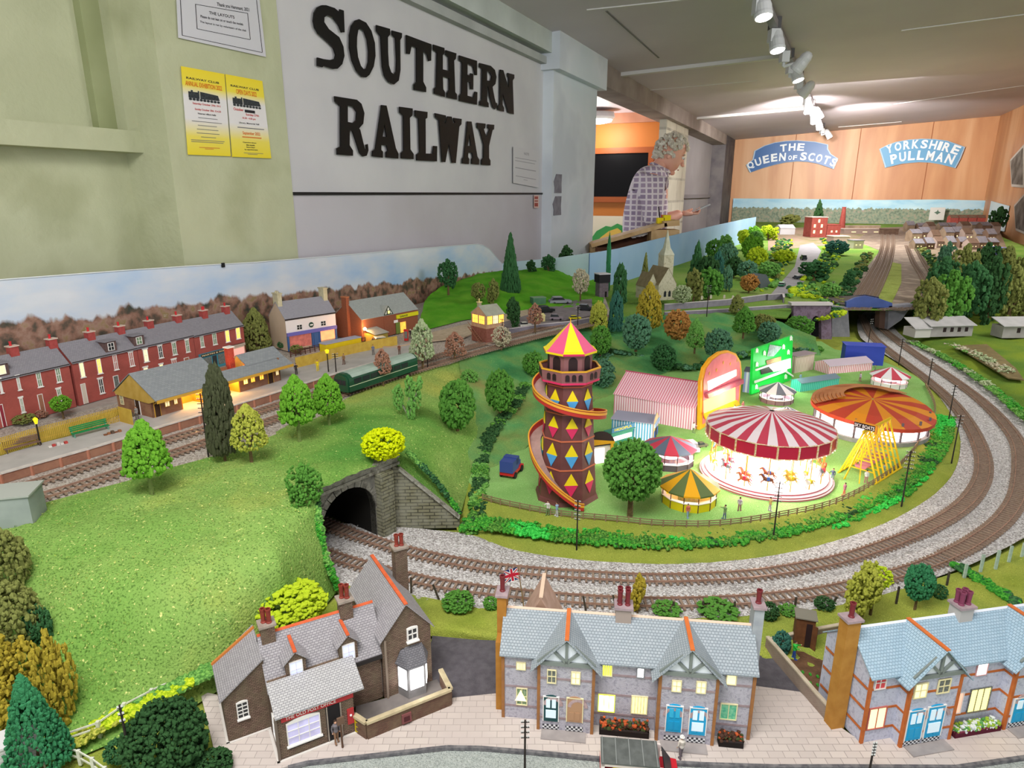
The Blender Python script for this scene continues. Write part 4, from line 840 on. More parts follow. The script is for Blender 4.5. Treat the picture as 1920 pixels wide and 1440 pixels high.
# gable house on the right with the bay window
cross_gable(po,.103,.152,.026,.125,.068,.030,stone,slate,ridge=terra,nm='right_wing')
g=G();g.box(.1045,.1065,.024,.0265,0,.066);g.obj('corner_quoin',mat('quoin_stone','#8a7a6c'),po)
window(po,FL_(.026),.1275,.1385,.0565,.0705,dark_pane,wht,(1,1),t=.002,b=.0013,arch=.001,sill=.0008)
window(po,SL_(.103,.047),.008,.0145,.004,.038,mat('hall_window','#20201f',rough=.3),wht,(0,0),label='tall side window by the bay');window(po,SL_(.1027,.047),.0085,.0135,.022,.036,lit_w,MC['dark_pane'],(0,0),b=.0003,label='lit white side pane')
bx0,bx1,by=.1165,.1465,.026
bp=[(bx0,by),(bx0+.006,by-.0125),(bx1-.006,by-.0125),(bx1,by)]
greyb=mat('bay_grey_wood','#8c8a8a','#7c7a7a',scale=120)
g=G();g.slab([(x,y,0) for x,y in bp],(0,0,.036));bay=g.obj('bay',greyb,po)
g=G();tp=[(bx0+.004,by,.049),(bx0+.009,by,.0495),(bx1-.009,by,.0495),(bx1-.004,by,.049)];bo=[(bx0-.002,by,.036),(bx0+.005,by-.0145,.036),(bx1-.005,by-.0145,.036),(bx1+.002,by,.036)]
for i in range(3):g.slab([bo[i],bo[i+1],tp[i+1],tp[i]],(0,0,.001))
g.obj('bay_roof',mbrick('bay_slate','#77767a','#6a696e','#55545a',.003,.002,.0003),bay)
def facing(p,q):d=Vector((q[0]-p[0],q[1]-p[1],0));return Matrix.Translation((p[0],p[1],0))@Matrix.Rotation(atan2(d.y,d.x),4,'Z'),d.length
for i in range(3):
    T_,w_=facing(bp[i],bp[i+1]);g=G(T_);g.box(w_*.12,w_*.88,-.0006,0,.011,.033);g.obj('bay_window',lit_w,bay)
g=G();g.path([(x*1,y,.036) for x,y in bp],.0007,5);g.obj('bay_rim',greyb,bay)
chimney(po,.149,.098,.06,.116,.013,.012,stone,stc,potm,((-.0025,0),(.0025,-.001)),.013,.0023)
lamp('POINT','bay_window_glow',fr.M@Vector((.128,-.003,.022)),.012,(1,1,1),.006)
# garden wall and court
capm=mat('sandstone_coping','#b5a686','#c6b894',scale=150)
gw=thing('garden_wall','low brown brick garden wall with pale coping in front of the bay window','wall',A,fr.rz)
gp=[(.066,.0005),(.0725,-.0137),(.155,-.0125),(.1575,.017)];g=G();g2=G()
for (x0,y0),(x1,y1) in zip(gp,gp[1:]):g.bar((x0,y0,.0087),(x1,y1,.0087),.0025,.0174);g2.bar((x0,y0,.0186),(x1,y1,.0186),.0045,.0024)
g.obj('brickwork',mbrick('brown_brick','#6a4a3c','#7d5a48','#4f4038',.003,.0011,.00025,bump=.5,noisec='#7a6a52',nscale=90),gw);g2.obj('coping',capm,gw)
q=fr.Y(762,1348,-.0150);g=G();g.box(q[0]-.0045,q[0]+.0045,-.0165,-.0148,.004,.0135);g.obj('red_plaque',mat('plaque_red','#7d4a4a'),gw)
g=G();g.box(q[0]-.0028,q[0]+.0028,-.0168,-.0165,.006,.011);g.obj('plaque_panel',mat('plaque_dark','#4f2528'),gw)
gt=thing('garden_gate','small yellow barred gate at the end of the brown garden wall','gate',fr.M@Vector((.0665,-.002,0)),fr.rz-radians(62))
g=G();
for z in (.003,.008,.013,.017):g.box(-.001,.012,-.0008,0,z,z+.001)
for x in (-.001,.0055,.011):g.box(x,x+.001,-.0009,0,.002,.0185)
g.obj('bars',mat('gate_yellow','#c8b400',rough=.5),gt)
g=G();g.slab([(.104,.026,.0006),(.075,.03,.0006),(.067,.001,.0006),(.0725,-.012,.0006),(.155,-.011,.0006),(.157,.026,.0006)],(0,0,.0008));o=g.obj('front_court',mat('court_stone','#77706c','#66605e',scale=60));o.matrix_world=fr.M;o['kind']='structure'
def person(name,label,loc,rz,top,bottom,skin='#c99a80',hair='#3a2a20',h=.0225,arms=(0,0),group=None,lying=False,hat=None,cat='figure',bag=None):
    """painted miniature: shaped body with separate legs, arms and a head"""
    t=thing(name,label,cat,loc,rz,group);k=h/1.75;g=G(Matrix.Scale(k,4))
    body=mat('fig_'+top.strip('#'),top,rough=.7);leg=mat('fig_'+bottom.strip('#'),bottom,rough=.7);sk=mat('fig_skin_'+skin.strip('#'),skin,rough=.6);hr=mat('fig_hair_'+(hat or hair).strip('#'),hat or hair,rough=.8)
    for sx in (-1,1):
        st=.07*sx
        g.tube((sx*.1,0,.9),(sx*.1,st,.48),.1,.075,8,1);g.tube((sx*.1,st,.48),(sx*.11,st*1.6,.06),.075,.05,8,1);g.box(sx*.11-.055,sx*.11+.055,st*1.6-.19,st*1.6+.07,0,.09,1)
        a=arms[(sx+1)//2];sh=(sx*.21,0,1.4)
        if a:e_=(sx*.3,-.2,1.25);hnd=(sx*.35,-.45,1.35+.2*(a-1))
        else:e_=(sx*.27,.02,1.12);hnd=(sx*.25,-.1,.86)
        g.tube(sh,e_,.065,.05,7,0);g.tube(e_,hnd,.05,.035,7,0);g.ball(hnd,.055,2,1)
    g.lathe([(.15,.86),(.17,.95),(.15,1.1),(.2,1.32),(.21,1.42),(.1,1.5),(.06,1.52)],10,m=0);g.tube((0,0,1.48),(0,0,1.58),.055,.055,8,2)
    g.ball((0,-.01,1.65),.115,2,2,(.85,.95,1.15));g.ball((0,.02,1.71),.12,3,2,(.9,.95,.8));g.ball((0,-.13,1.63),.022,2,1)
    if hat:g.lathe([(.17,1.72),(.17,1.735),(.11,1.74),(.1,1.83)],12,m=3)
    o=g.obj('body',[body,leg,sk,hr],t)
    if bag:g=G(Matrix.Scale(k,4));g.box(.2,.3,-.2,.05,.55,.85);g.obj('bag',mat('fig_bag',bag),t)
    if lying:t.rotation_euler=(pi/2,0,rz);
    return t
person('figure','miniature person in grey and brown standing in the post office doorway',fr.M@Vector((.0475,-.005,.0025)),fr.rz,'#6f6a6e','#8a6a52')
pst=thing('bus_stop_post','thin brown stop post on the pavement before the post office door','post',fr.M@Vector((.0505,-.0125,.0012)),fr.rz)
g=G();g.tube((0,0,0),(0,0,.028),.0009,.0008,8);g.obj('post',mat('post_brown','#5c4334'),pst);g=G();g.box(-.003,.003,-.0008,.0008,.025,.032);g.obj('stop_flag',mat('post_flag','#6f5646'),pst)
# ================================================================ FOREGROUND: flint cottages
def cottages(name,label,A,rz,gables,length,brickc,quoin,roofm,ridgem,wins,doors,h=.0725,r=.0255,D_=.06,chims=(),bands=None,ends=True,porch=None,wallm=None):
    f=Fr(A,rz);t=thing(name,label,'house',A,f.rz)
    gable_walls(t,0,length,0,D_,h,r,wallm);gable_roof(t,0,length,0,D_,h,r,roofm,ov=.0035,ridge=ridgem,ex=.002)
    if bands:
        g=G()
        for z in bands:g.box(-.0003,length+.0003,-.0004,D_*.98,z,z+.0022)
        g.obj('brick_bands',brickc,t)
    yf=-.011
    for (xa,xb) in gables:
        cross_gable(t,xa,xb,yf,D_/2,h,.0275,wallm,roofm,ridge=mat('orange_cottage_ridge','#cf7038','#c9682f',scale=100),ov=.0065,fwd=.005,nm='front_gable')
        xc=(xa+xb)/2;g=G();tm=mat('grey_green_timber','#7c8480',rough=.6)
        g.box(xa+.001,xb-.001,yf-.0022,yf,h-.0005,h+.0035)
        def tb(a,b_):g.bar((a[0],yf-.0015,a[1]),(b_[0],yf-.0015,b_[1]),.0025,.0018,up=(0,1,0))
        tb((xa,h+.002),(xc,h+.026));tb((xb,h+.002),(xc,h+.026));tb((xc,h),(xc,h+.0255));tb((xc,h+.003),(xc-.011,h+.014));tb((xc,h+.003),(xc+.011,h+.014));g.obj('timber_frame',tm,t)
        g=G();g.slab([(xa+.004,yf-.0006,h+.001),(xb-.004,yf-.0006,h+.001),(xc,yf-.0006,h+.0235)],(0,.0005,0));g.obj('white_gable_infill',mat('gable_white','#e6ecf4',rough=.6),t)
        for x in (xa,xb-.0017):g=G();g.box(x-.0005,x+.0022,yf-.0008,yf+.002,0,h);g.obj('quoins',quoin,t)
        if bands:
            g=G()
            for z in bands:g.box(xa-.0004,xb+.0004,yf-.0004,-.0003,z,z+.0022)
            g.obj('gable_bands',brickc,t)
        g=G();pk=mat('arch_pink_brick','#b9a2a2','#a98f8f',scale=150)
        for k in (.28,.72):
            c=xa+(xb-xa)*k;ww_=.0075;pts=[(c-ww_,.029)]+[(c+ww_*cos(pi-pi*i/8),.029+.0075*sin(pi*i/8)) for i in range(9)]+[(c+ww_,.029)]
            for a,b_ in zip(pts,pts[1:]):
                if (Vector(a)-Vector(b_)).length>1e-5:g.bar((a[0],yf-.0006,a[1]),(b_[0],yf-.0006,b_[1]),.003,.001,up=(0,1,0))
        g.obj('brick_arches',pk,t)
        g=G();g.box(xa+.004,xb-.006,yf-.012,yf,0,.0022);g.obj('doorstep',mat('doorstep_stone','#a59d9a','#958e8c',scale=80),t)
    for x in (-.0006,length-.0022):g=G();g.box(x,x+.0028,-.0012,.001,0,h);g.obj('corner_quoins',quoin,t)
    for w_ in wins:
        x0,z1=f.Y(w_[0],w_[1],w_[4]);x1,z0=f.Y(w_[2],w_[3],w_[4]);window(t,FL_(w_[4]),x0,x1,z0,z1,w_[5],w_[6] if len(w_)>6 else cream,w_[7] if len(w_)>7 else (1,1),label=w_[8] if len(w_)>8 else None)
    chk=bpy.data.materials.get('chequer_step')
    if not chk:
        chk=mat('chequer_step','#dddddd');nt=chk.node_tree;c_=nt.nodes.new('ShaderNodeTexChecker');c_.inputs['Scale'].default_value=500;tc=nt.nodes.new('ShaderNodeTexCoord');nt.links.new(tc.outputs['UV'],c_.inputs[0]);c_.inputs[1].default_value=lin('#d9d9db');c_.inputs[2].default_value=lin('#3a3a40');nt.links.new(c_.outputs[0],nt.nodes['Principled BSDF'].inputs['Base Color'])
    for d_ in doors:
        x0,z1=f.Y(d_[0],d_[1],yf);x1,z0=f.Y(d_[2],d_[3],yf);door(t,FL_(yf),x0,x1,max(z0,.008),z1,d_[4],d_[5] if len(d_)>5 else wht,light=d_[6] if len(d_)>6 else None,label=d_[7] if len(d_)>7 else None,arch=.002)
        g=G();g.quad((x0-.001,yf-.0006,.0028),(x1+.001,yf-.0006,.0028),(x1+.001,yf-.0006,.008),(x0-.001,yf-.0006,.008));g.obj('chequered_step',chk,t)
    for c_ in chims:chimney(t,*c_)
    return t,f
flint=mat('flint_wall_grey','#aca9b4','#9c99a6','#bab7c1',scale=260,bump=.5,bscale=1200);bandp=mat('muted_pink_band','#9c8b8e','#8f7d80',scale=200)
flint_blue=mat('flint_wall_pale','#b7bacb','#a6a9bd','#c3c6d6',scale=260,bump=.4,bscale=1200)
slate_b=mbrick('blue_grey_tiles','#a9b1b7','#9da7ae','#7f888f',.0030,.0026,.00035,bump=.6)
slate_c=mbrick('pale_blue_tiles','#a9c0cf','#9db7c8','#8199aa',.0030,.0026,.0003,bump=.6)
ochre=mat('ochre_brick','#b07a33','#a56f2b',scale=120);orangeb=mat('orange_quoin_brick','#bd6a34','#b05e2c',scale=160);pinkr=mat('pale_peach_ridge','#d9bda6',rough=.6);redpot=mat('dark_red_pot','#742a30',rough=.45);pinkc=mat('pink_grey_chimney','#a89498','#97858a',scale=150)
teal=mat('teal_door','#1f4a4c',rough=.4);woodd=mat('plain_wood_door','#b08a6a',rough=.5);blued=mat('bright_blue_door','#1f9fd0',rough=.35);pl=mat('door_pane_light','#c9dce6',emit=.3,ecol='#cfe0ea')
yb=-.0115
cA=P(942,1345)
c1,f1=cottages('cottage_terrace','grey flint cottage terrace with two timbered gables and teal, brown and blue doors',cA,-7,[(.0335,.0835),(.139,.189)],.222,bandp,mat('brown_quoin','#8d6240','#a06c3c',scale=150),slate_b,pinkr, [(968,1288,989,1322,0,MC['green_curtained_pane']),(968,1240,986,1256,0,MC['cream_lit_pane'],cream,(3,0)),(1026,1254,1043,1281,yb,MC['grey_pane']),(1071,1258,1088,1283,yb,MC['cream_lit_pane']), (1129,1244,1148,1268,0,lit_g,cream,(3,0),'lime-lit barred window'),(1194,1250,1208,1271,0,lit_w,mat('slate_frame','#8d9094'),(0,0)),(1122,1300,1152,1335,0,lit_w,mat('lime_frame','#dff05a',emit=.6),(2,0),'brightly lit window with lime curtains'),(1184,1303,1213,1339,0,lit_y,cream,(4,0),'yellow barred window'), (1260,1274,1277,1297,yb,MC['cream_lit_pane']),(1306,1276,1323,1300,yb,MC['cream_lit_pane']),(1362,1263,1380,1284,0,lit_c,cream,(0,0)),(1351,1317,1380,1350,0,mat('green_blind','#4fae8c','#86c8a0',scale=300),cream,(1,0),'green window with cream blind')], [(1020,1305,1046,1352,teal,wht,(pl,1),'dark teal door'),(1064,1308,1091,1354,woodd,cream,None,'plain brown door'),(1251,1322,1276,1372,blued,wht,(mat('blue_door_pane','#37b4dd',rough=.2),0),'bright blue door'),(1295,1326,1321,1378,blued,wht,(pl,1),'bright blue door with white panes')], chims=[(-.0035,.03,0,.113,.0085,.015,ochre,pinkc,redpot,((0,0),),.016,.0024),(.108,.03,.085,.108,.014,.012,mat('chimney_grey_brown','#a2938a'),pinkc,redpot,((-.0035,-.001),(.0035,-.001),(-.0035,.004),(.0035,.004)),.015,.0022),(.2255,.03,0,.119,.0085,.014,mat('pale_chimney','#a8adb2','#989da4',scale=120),pinkc,redpot,((0,0),),.013,.0024)], bands=(.014,.035,.056),wallm=flint)
g=G();g.box(-.0072,-.0012,.008,.05,0,.075);g.obj('side_brickwork',ochre,c1)
cross_gable(c1,.012,.052,.034,.075,.067,.04,mat('rear_brown_wall','#9a7c6a'),mat('pinkish_rear_roof','#b9998a','#a98878',scale=100),ridge=pinkr,nm='rear_wing',fwd=0)
g=G();g.slab([(.0065+.0115-.006+u,-.0016,v) for u,v in ((0,.0215),(.0105,.0215),(.0052,.0335))],(0,.0005,0));g.obj('lit_curtain_gap',mat('pale_yellow_glow','#f4eab0',emit=1.0,ecol='#f6ecb8'),c1)
rA=P(1612,1395)
c2,f2=cottages('cottage_terrace','pale blue-grey cottages with orange brick corners and a white ridge at the lower right',rA,11,[(.0305,.0815),(.138,.19)],.24,orangeb,orangeb,slate_c,mat('white_ridge','#dfe3ec',rough=.5), [(1642,1268,1659,1290,0,mat('red_blind','#d4494f',rough=.5),wht,(1,1)),(1630,1328,1656,1363,0,lit_c,mat('red_curtain_frame','#b9655a'),(1,0),'lit window with red curtain'),(1716,1282,1735,1306,yb,lit_c),(1760,1274,1778,1297,yb,MC['grey_pane']), (1833,1240,1848,1264,0,lit_w,mat('pink_frame','#d0a0a0'),(0,0)),(1784,1300,1799,1336,0,mat('peach_lit_pane','#f0ad90',emit=.9,ecol='#f0b098'),wht,(0,0)),(1820,1292,1849,1330,0,lit_y,MC['grey_pane'],(2,0),'yellow-lit window')], [(1705,1334,1722,1389,blued,wht,(pl,0),'bright blue door'),(1741,1326,1759,1382,blued,wht,(pl,1),'blue door with white panes'),(1903,1310,1922,1365,blued,wht,(pl,0))], chims=[(-.0085,.024,0,.113,.013,.011,mat('ochre_chimney','#b4823a','#a87530',scale=100),pinkc,redpot,((0,0),),.014,.0024),(.112,.03,.08,.107,.014,.013,mat('pale_stone_chimney','#b5b1ae'),pinkc,mat('plum_pot','#7d3a54',rough=.5),((-.0035,-.002),(.0035,-.002),(-.0035,.003),(.0035,.003)),.013,.0024)], bands=(.014,.035,.056),wallm=flint_blue)
g=G()
for z in (.014,.035,.056):g.box(-.0008,0,.002,.058,z,z+.0022)
g.obj('side_bands',orangeb,c2)
# planters and small things before the cottages
def planter(label,f,x0,x1,y0,y1,h,boxm,cols,fh=.012):
    t=thing('planter',label,'planter',f.M@Vector(((x0+x1)/2,(y0+y1)/2,.0012)),f.rz);a=(x1-x0)/2;b_=(y1-y0)/2
    g=G();g.box(-a,a,-b_,b_,0,h*.8);g.box(-a,a,-b_,-b_+.001,0,h);g.box(-a,a,b_-.001,b_,0,h);g.box(-a,-a+.001,-b_,b_,0,h);g.box(a-.001,a,-b_,b_,0,h);g.obj('trough',boxm,t)
    g=G()
    for k in range(int(a*b_*4*1.3e6/2)):g.ball((U(-a,a)*.95,U(-b_,b_)*.9,h+U(-.002,fh*.5)*(1-.5*R())),U(.001,.0022),random.choice(range(len(cols))),1,jit=.3)
    g.obj('flowers',cols,t);return t
fg=mat('planter_green','#3f4a26');fo_=mat('planter_orange','#b5532a');fd=mat('planter_dark','#4a2f22');fw_=mat('planter_white','#cfd8d8');fl_=mat('planter_lime','#8fae3a');fb_=mat('planter_bright','#4f8f4a')
q0=f1.Y(1115,1372,-.012)[0];q1=f1.Y(1226,1372,-.012)[0]
planter('long dark trough of orange flowers between the two grey cottage gables',f1,.0895,.1335,-.011,-.003,.007,mat('trough_dark','#332a28'),[fg,fo_,fd,fo_,fg],.014)
planter('short dark trough of russet flowers at the right end of the grey cottages',f1,.194,.215,-.012,-.004,.007,MC['trough_dark'],[fg,fo_,fd,fd],.012)
planter('maroon trough of white and lime flowers before the pale blue cottages',f2,.0865,.135,-.012,-.003,.006,mat('trough_maroon','#7a2f44'),[fw_,fl_,fb_,fw_,fl_],.007)
person('figure','miniature person in white cap and pale coat standing by the bright blue doors',P(1276,1421,.0012),radians(200),'#cfc9bf','#6a6066',hat='#e9e6e0')
# red open-top van at the bottom edge
v=thing('ice_cream_van','red and cream van with a grey ribbed roof and yellow interior at the bottom edge','van',P(1192,1462,-.002),radians(-6))
rv=mat('van_red','#c01f2c',rough=.3);wv=mat('van_cream','#e9dcd6',rough=.4);yv=mat('van_yellow','#e6cf1e',rough=.4);gv=mat('van_roof_grey','#666a68','#565a58',scale=150,rough=.4);dv=mat('van_dark','#1f1c1e',rough=.3)
g=G();g.slab([(-.030,-.013,.004),(.033,-.013,.004),(.034,-.013,.012),(.026,-.013,.0135),(-.030,-.013,.0135)],(0,.026,0));g.obj('body',rv,v)
g=G();g.box(-.0298,-.027,-.0128,.0128,.0135,.027);g.box(.008,.0105,-.0128,.0128,.0135,.027);g.box(-.0298,.02,.0115,.0128,.0135,.027);g.slab([(.0105,-.0128,.0135),(.028,-.0128,.0135),(.020,-.0128,.026),(.0105,-.0128,.026)],(0,.0016,0));g.box(-.0298,.0105,-.0128,-.0115,.024,.027);g.obj('cream_upper_body',wv,v)
g=G();g.box(-.030,.017,-.0135,.0135,.027,.0285);o=g.obj('roof',gv,v);g=G()
for x in (-.029,-.018,-.007,.004,.015):g.box(x,x+.0006,-.0137,.0137,.0285,.0292)
g.obj('roof_ribs',mat('roof_rib','#8d918f'),o)
g=G();g.box(-.02,.006,-.009,.009,.0135,.0215);g.obj('yellow_counter',yv,v)
g=G();g.slab([(.0205,-.011,.0255),(.0282,-.011,.0148),(.0285,-.011,.0152),(.021,-.011,.026)],(0,.022,0));g.obj('windscreen',dv,v)
for x in (-.019,.021):
    for y in (-.0135,.0105):g=G();g.tube((x,y,.005),(x,y+.003,.005),.005,.005,16);g.obj('wheel',dv,v)
# ================================================================ TUNNEL PORTAL
stw=mbrick('mossy_stone_courses','#84826a','#76745c','#3f3e33',.017,.0052,.0007,bump=1,offset=.4,noisec='#8f8f80',nscale=60)
stp=mat('portal_grey_stone','#77766f','#5f5d55','#8b897f',scale=70,bump=1,bscale=350)
pA=P(600,1062);pf=Fr(pA,52.0)
tp=thing('tunnel_portal','weathered stone tunnel portal with a dark arched mouth and stepped wing wall','tunnel portal',pA,pf.rz)
ax0,ax1=.006,.098;axc=(ax0+ax1)/2;ar=(ax1-ax0)/2;asp=.046
arch=[(ax0,0,.0)]+[(axc-ar*cos(pi*i/14),0,asp+(ar+.002)*sin(pi*i/14)) for i in range(15)]+[(ax1,0,.0)]
g=G();g.tess([[(-.012,0,0)]+arch+[(.128,0,0),(.14,0,.104),(-.012,0,.1)]],(0,.012,0));g.obj('face_wall',stp,tp)
g=G()
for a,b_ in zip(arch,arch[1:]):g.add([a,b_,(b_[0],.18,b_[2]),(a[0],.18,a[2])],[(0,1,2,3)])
g.box(ax0,ax1,.18,.182,-.01,.09);g.obj('tunnel_lining',mat('near_black_lining','#15130f',rough=1),tp)  # lining and end plate coloured near-black throughout
g=G()
for i in range(14):
    a=[(axc-rr_*cos(pi*(i+k)/14),-.0022,asp+rr_*sin(pi*(i+k)/14)) for rr_,k in ((ar,.06),(ar,.94),(ar+.009,.94),(ar+.009,.06))];g.slab(a,(0,.004,0))
g.obj('arch_ring',stp,tp)
g=G();g.box(-.014,.143,-.004,.013,.098,.1025);g.box(-.0125,.141,-.0018,.012,.1025,.109);g.box(-.014,.143,-.004,.013,.109,.1125)
g.obj('parapet',mat('parapet_stone','#8f8d82','#6f6d62','#a5a397',scale=90,bump=1,bscale=400),tp)
g=G();g.box(.099,.122,-.0135,.001,0,.098);g.obj('buttress',stw,tp)
wa=pf.I@P(742,992);wb=pf.I@P(862,990)
g=G();d=Vector((wb.x-wa.x,wb.y-wa.y,0));n_=Vector((-d.y,d.x,0)).normalized()*.008
g.slab([(wa.x,wa.y,0),(wb.x,wb.y,0),(wb.x,wb.y,.016),(wa.x+d.x*.1,wa.y+d.y*.1,.094),(wa.x,wa.y,.098)],n_);g.obj('wing_wall',stw,tp)
g=G();g.bar((wb.x,wb.y,.0175),(wa.x+d.x*.1,wa.y+d.y*.1,.0955),.009,.003);g.obj('wing_coping',MC['parapet_stone'],tp)
la=pf.I@P(603,1062);lb_=pf.I@P(640,1112)
g=G();g.slab([(la.x-.004,la.y,0),(lb_.x,lb_.y,0),(lb_.x,lb_.y,.004),(la.x-.004,la.y,.095)],Vector((-.004,-.002,0)));g.obj('left_wing_wall',mat('pale_wing_stone','#8c8c7c','#a3a392',scale=80,bump=.8),tp)
# ================================================================ STATION
plz=ZU+.013
pe=[(-60,905),(0,888),(60,871),(167,841),(250,816),(310,797),(385,775),(480,747),(560,722),(640,697),(720,674),(790,656)]
pb_=[(-60,868),(0,855),(80,830),(140,815),(225,790),(300,765),(380,738),(470,706),(545,690),(620,672),(700,655),(770,642)]
st=thing('station_platform','long pale platform with brick front wall beside the upper line','platform',(0,0,0))
a=PL(pe,plz);b_=PL(pb_,plz);g=G();g.tess([[tuple(p) for p in a]+[tuple(p) for p in b_[::-1]]],(0,0,-.0145));o=g.obj('platform_surface',mat('platform_grey','#a8a3a0','#b3aeab',scale=40,bump=.2),st)
def strip(g,pts,off,w_,z0,z1):
    for p,q in zip(pts,pts[1:]):
        d=(q-p).normalized();n=Vector((d.y,-d.x,0))*off;g.bar(p+n+Vector((0,0,(z0+z1)/2-p.z)),q+n+d*.0005+Vector((0,0,(z0+z1)/2-q.z)),w_,z1-z0)
g=G();strip(g,a,-.0012,.0075,plz-.001,plz+.0006);g.obj('edging_slabs',mat('pale_edging','#cfc8c2','#bfb7b0',scale=90),st)
g=G();strip(g,a,.0,.0025,ZU-.001,plz-.001);o=g.obj('brick_face',mbrick('platform_brick','#a0664e','#8f5843','#7f6a5c',.003,.0011,.0002,bump=.3,noisec='#a57a62',nscale=40),st)
g=G();g.box(-.002,.002,-.0035,-.0005,-.014,0);pme=g.mesh('face_pier',mat('pier_brick','#b57a62'))
for p in spline(a,26)[1:]:link('face_pier',pme,st,loc=(p.x,p.y,plz-.001))
# yellow fence at the back of the platform
yel=mat('yellow_ochre_boards','#c9a94a','#bb9a3c',scale=80,rough=.6)
def picket(label,pts,z,h,m,boarded=False,name='fence',sp_=.0024,cat='fence'):
    q=spline(PL(pts,z),max(3,int(sum((b_-a_).length for a_,b_ in zip(PL(pts,z),PL(pts,z)[1:]))/sp_)));t=thing(name,label,cat,q[0]);o=q[0]
    g=G()
    for p,r in zip(q,q[1:]):
        if boarded:g.bar(p-o+Vector((0,0,h/2)),r-o+Vector((0,0,h/2)),.0008,h)
        else:g.box(p.x-o.x-.0006,p.x-o.x+.0006,p.y-o.y-.0005,p.y-o.y+.0005,0,h)
    g.obj('boards' if boarded else 'pickets',m,t);g=G()
    for zz in (.25,.75):g.path([tuple(p-o+Vector((0,.0006,h*zz))) for p in q[::3]+[q[-1]]],.0006,4)
    g.obj('rails',m,t);return t
picket('yellow picket fence along the back of the platform behind the green bench',[(-40,866),(0,853),(80,829),(140,813),(225,790)],plz,.024,yel)
f_=Fr(P(225,790,plz),0,plz);q=P(250,797,plz)-f_.A
g=G();g.bar((0,0,.0125),(q.x,q.y,.0125),.001,.025);t=thing('fence_gate','plain yellow boarded gate against the end wall of the station','gate',f_.A);g.obj('boards',yel,t)
picket('long yellow boarded fence behind the platform beyond the station building',[(555,690),(600,679),(640,668),(700,655),(745,647)],plz,.022,yel,True)
# station building
sA=P(296,786,plz);sf=Fr(sA,60.0,plz)
stn=thing('station_building','long low station building with grey roof, ochre gable and glowing orange waiting bays','station',sA,sf.rz)
brk=mbrick('station_brick','#8a5a44','#9a6a52','#6f5546',.003,.0011,.0002,bump=.3,noisec='#a07a5c',nscale=60);srf=mbrick('station_slate','#8f9396','#84888c','#6f7376',.006,.004,.0002,bump=.2)
W_=.262;Dp=.058;eh=.033
def open_bay(x0,x1):return x0,x1
segs=[(0,.055),(.098,.115),(.123,.135),(.185,W_)]
g=G()
g.slab([(0,.012,0),(0,Dp+.05,0),(0,Dp+.05,.031),(0,.0565,.066),(0,.012,.038)],(.0025,0,0));g.box(0,.052,.012,.0145,0,.036);g.box(.093,.130,.012,.0145,0,.036);g.box(.168,W_,.012,.0145,0,.036);g.box(0,W_,Dp,Dp+.002,0,.04);g.box(W_-.002,W_,.012,Dp,0,.045)
g.obj('walls',brk,stn)
ow=mat('orange_lit_boarding','#d08a30','#c67f28',scale=60,rough=.6)
g=G();g.slab([(-.0005,-.004,.0305),(-.0005,.0565,.0670),(-.0005,Dp+.052,.030),(-.0005,Dp+.05,.026),(-.0005,.016,.024)],(-.001,0,0));g.obj('gable_board',mat('ochre_gable','#c2a052','#b5933f',scale=60),stn)
g=G();g.box(.052,.0535,.012,.04,0,.036);g.box(.0915,.093,.012,.04,0,.036);g.box(.052,.093,.04,.0415,0,.037);g.box(.130,.1315,.012,.045,0,.036);g.box(.1665,.168,.012,.045,0,.036);g.box(.13,.168,.045,.0465,0,.037);g.obj('bay_partitions',ow,stn)
g=G();e2=.0005
g.slab([(-.003,-.006,.0310),(-.003,.0565,.0680),(-.003,.0565,.0693),(-.003,-.006,.0323)],(.132,0,0));g.slab([(-.003,.0565,.0680),(-.003,Dp+.055,.0300),(-.003,Dp+.055,.0313),(-.003,.0565,.0693)],(.132,0,0));g.obj('main_roof',srf,stn)
g=G();g.slab([(.129,-.006,.0310),(.129,.020,.044),(.129,.020,.0453),(.129,-.006,.0323)],(.15,0,0));g.obj('canopy_roof',srf,stn)
g=G();g.slab([(.19,.016,.0435),(.19,.042,.0605),(.19,.042,.0618),(.19,.016,.0448)],(.087,0,0));g.slab([(.19,.042,.0605),(.19,.068,.0435),(.19,.068,.0448),(.19,.042,.0618)],(.087,0,0));g.obj('far_roof',srf,stn)
g=G();g.slab([(.192,.018,.03),(.192,.066,.03),(.192,.042,.0595)],(.002,0,0));g.slab([(.273,.018,.03),(.273,.066,.03),(.273,.042,.0595)],(.002,0,0));g.obj('far_gables',MC['ochre_gable'],stn)
g=G();g.box(-.001,.28,-.0068,-.0055,.0265,.0318);g.obj('canopy_fascia',mat('ochre_fascia','#c79a3a'),stn)
for i in range(10):
    x=.004+i*.029;g=G();g.bar((x,.012,.022),(x,-.005,.031),.0012,.0016);g.obj('canopy_bracket',MC['ochre_fascia'],stn)
dkd=mat('dark_station_door','#3a2418');
for x0,x1,z0,z1,m_ in ((.004,.013,0,.029,dkd),(.102,.110,0,.029,dkd),(.147,.156,0,.03,dkd),(.232,.243,0,.03,dkd)):
    if .13<x0<.168:door(stn,FL_(.0455),x0,x1,z0,z1,m_,MC['ochre_fascia'],False)
    else:door(stn,FL_(.012),x0,x1,z0,z1,m_,MC['ochre_fascia'],False)
for x0,x1,m_,y_ in ((.022,.031,lit_c,.012),(.038,.045,lit_c,.012),(.060,.068,lit_o,.0402),(.076,.084,lit_o,.0402),(.114,.1195,lit_y,.012),(.1235,.129,lit_y,.012),(.136,.143,lit_o,.0452),(.158,.164,lit_o,.0452),(.176,.186,lit_y,.012),(.192,.202,lit_o,.012),(.212,.222,lit_o,.012),(.25,.258,lit_c,.012)):
    window(stn,FL_(y_),x0,x1,.012,.027,m_,MC['ochre_fascia'],(1,1),b=.0007)
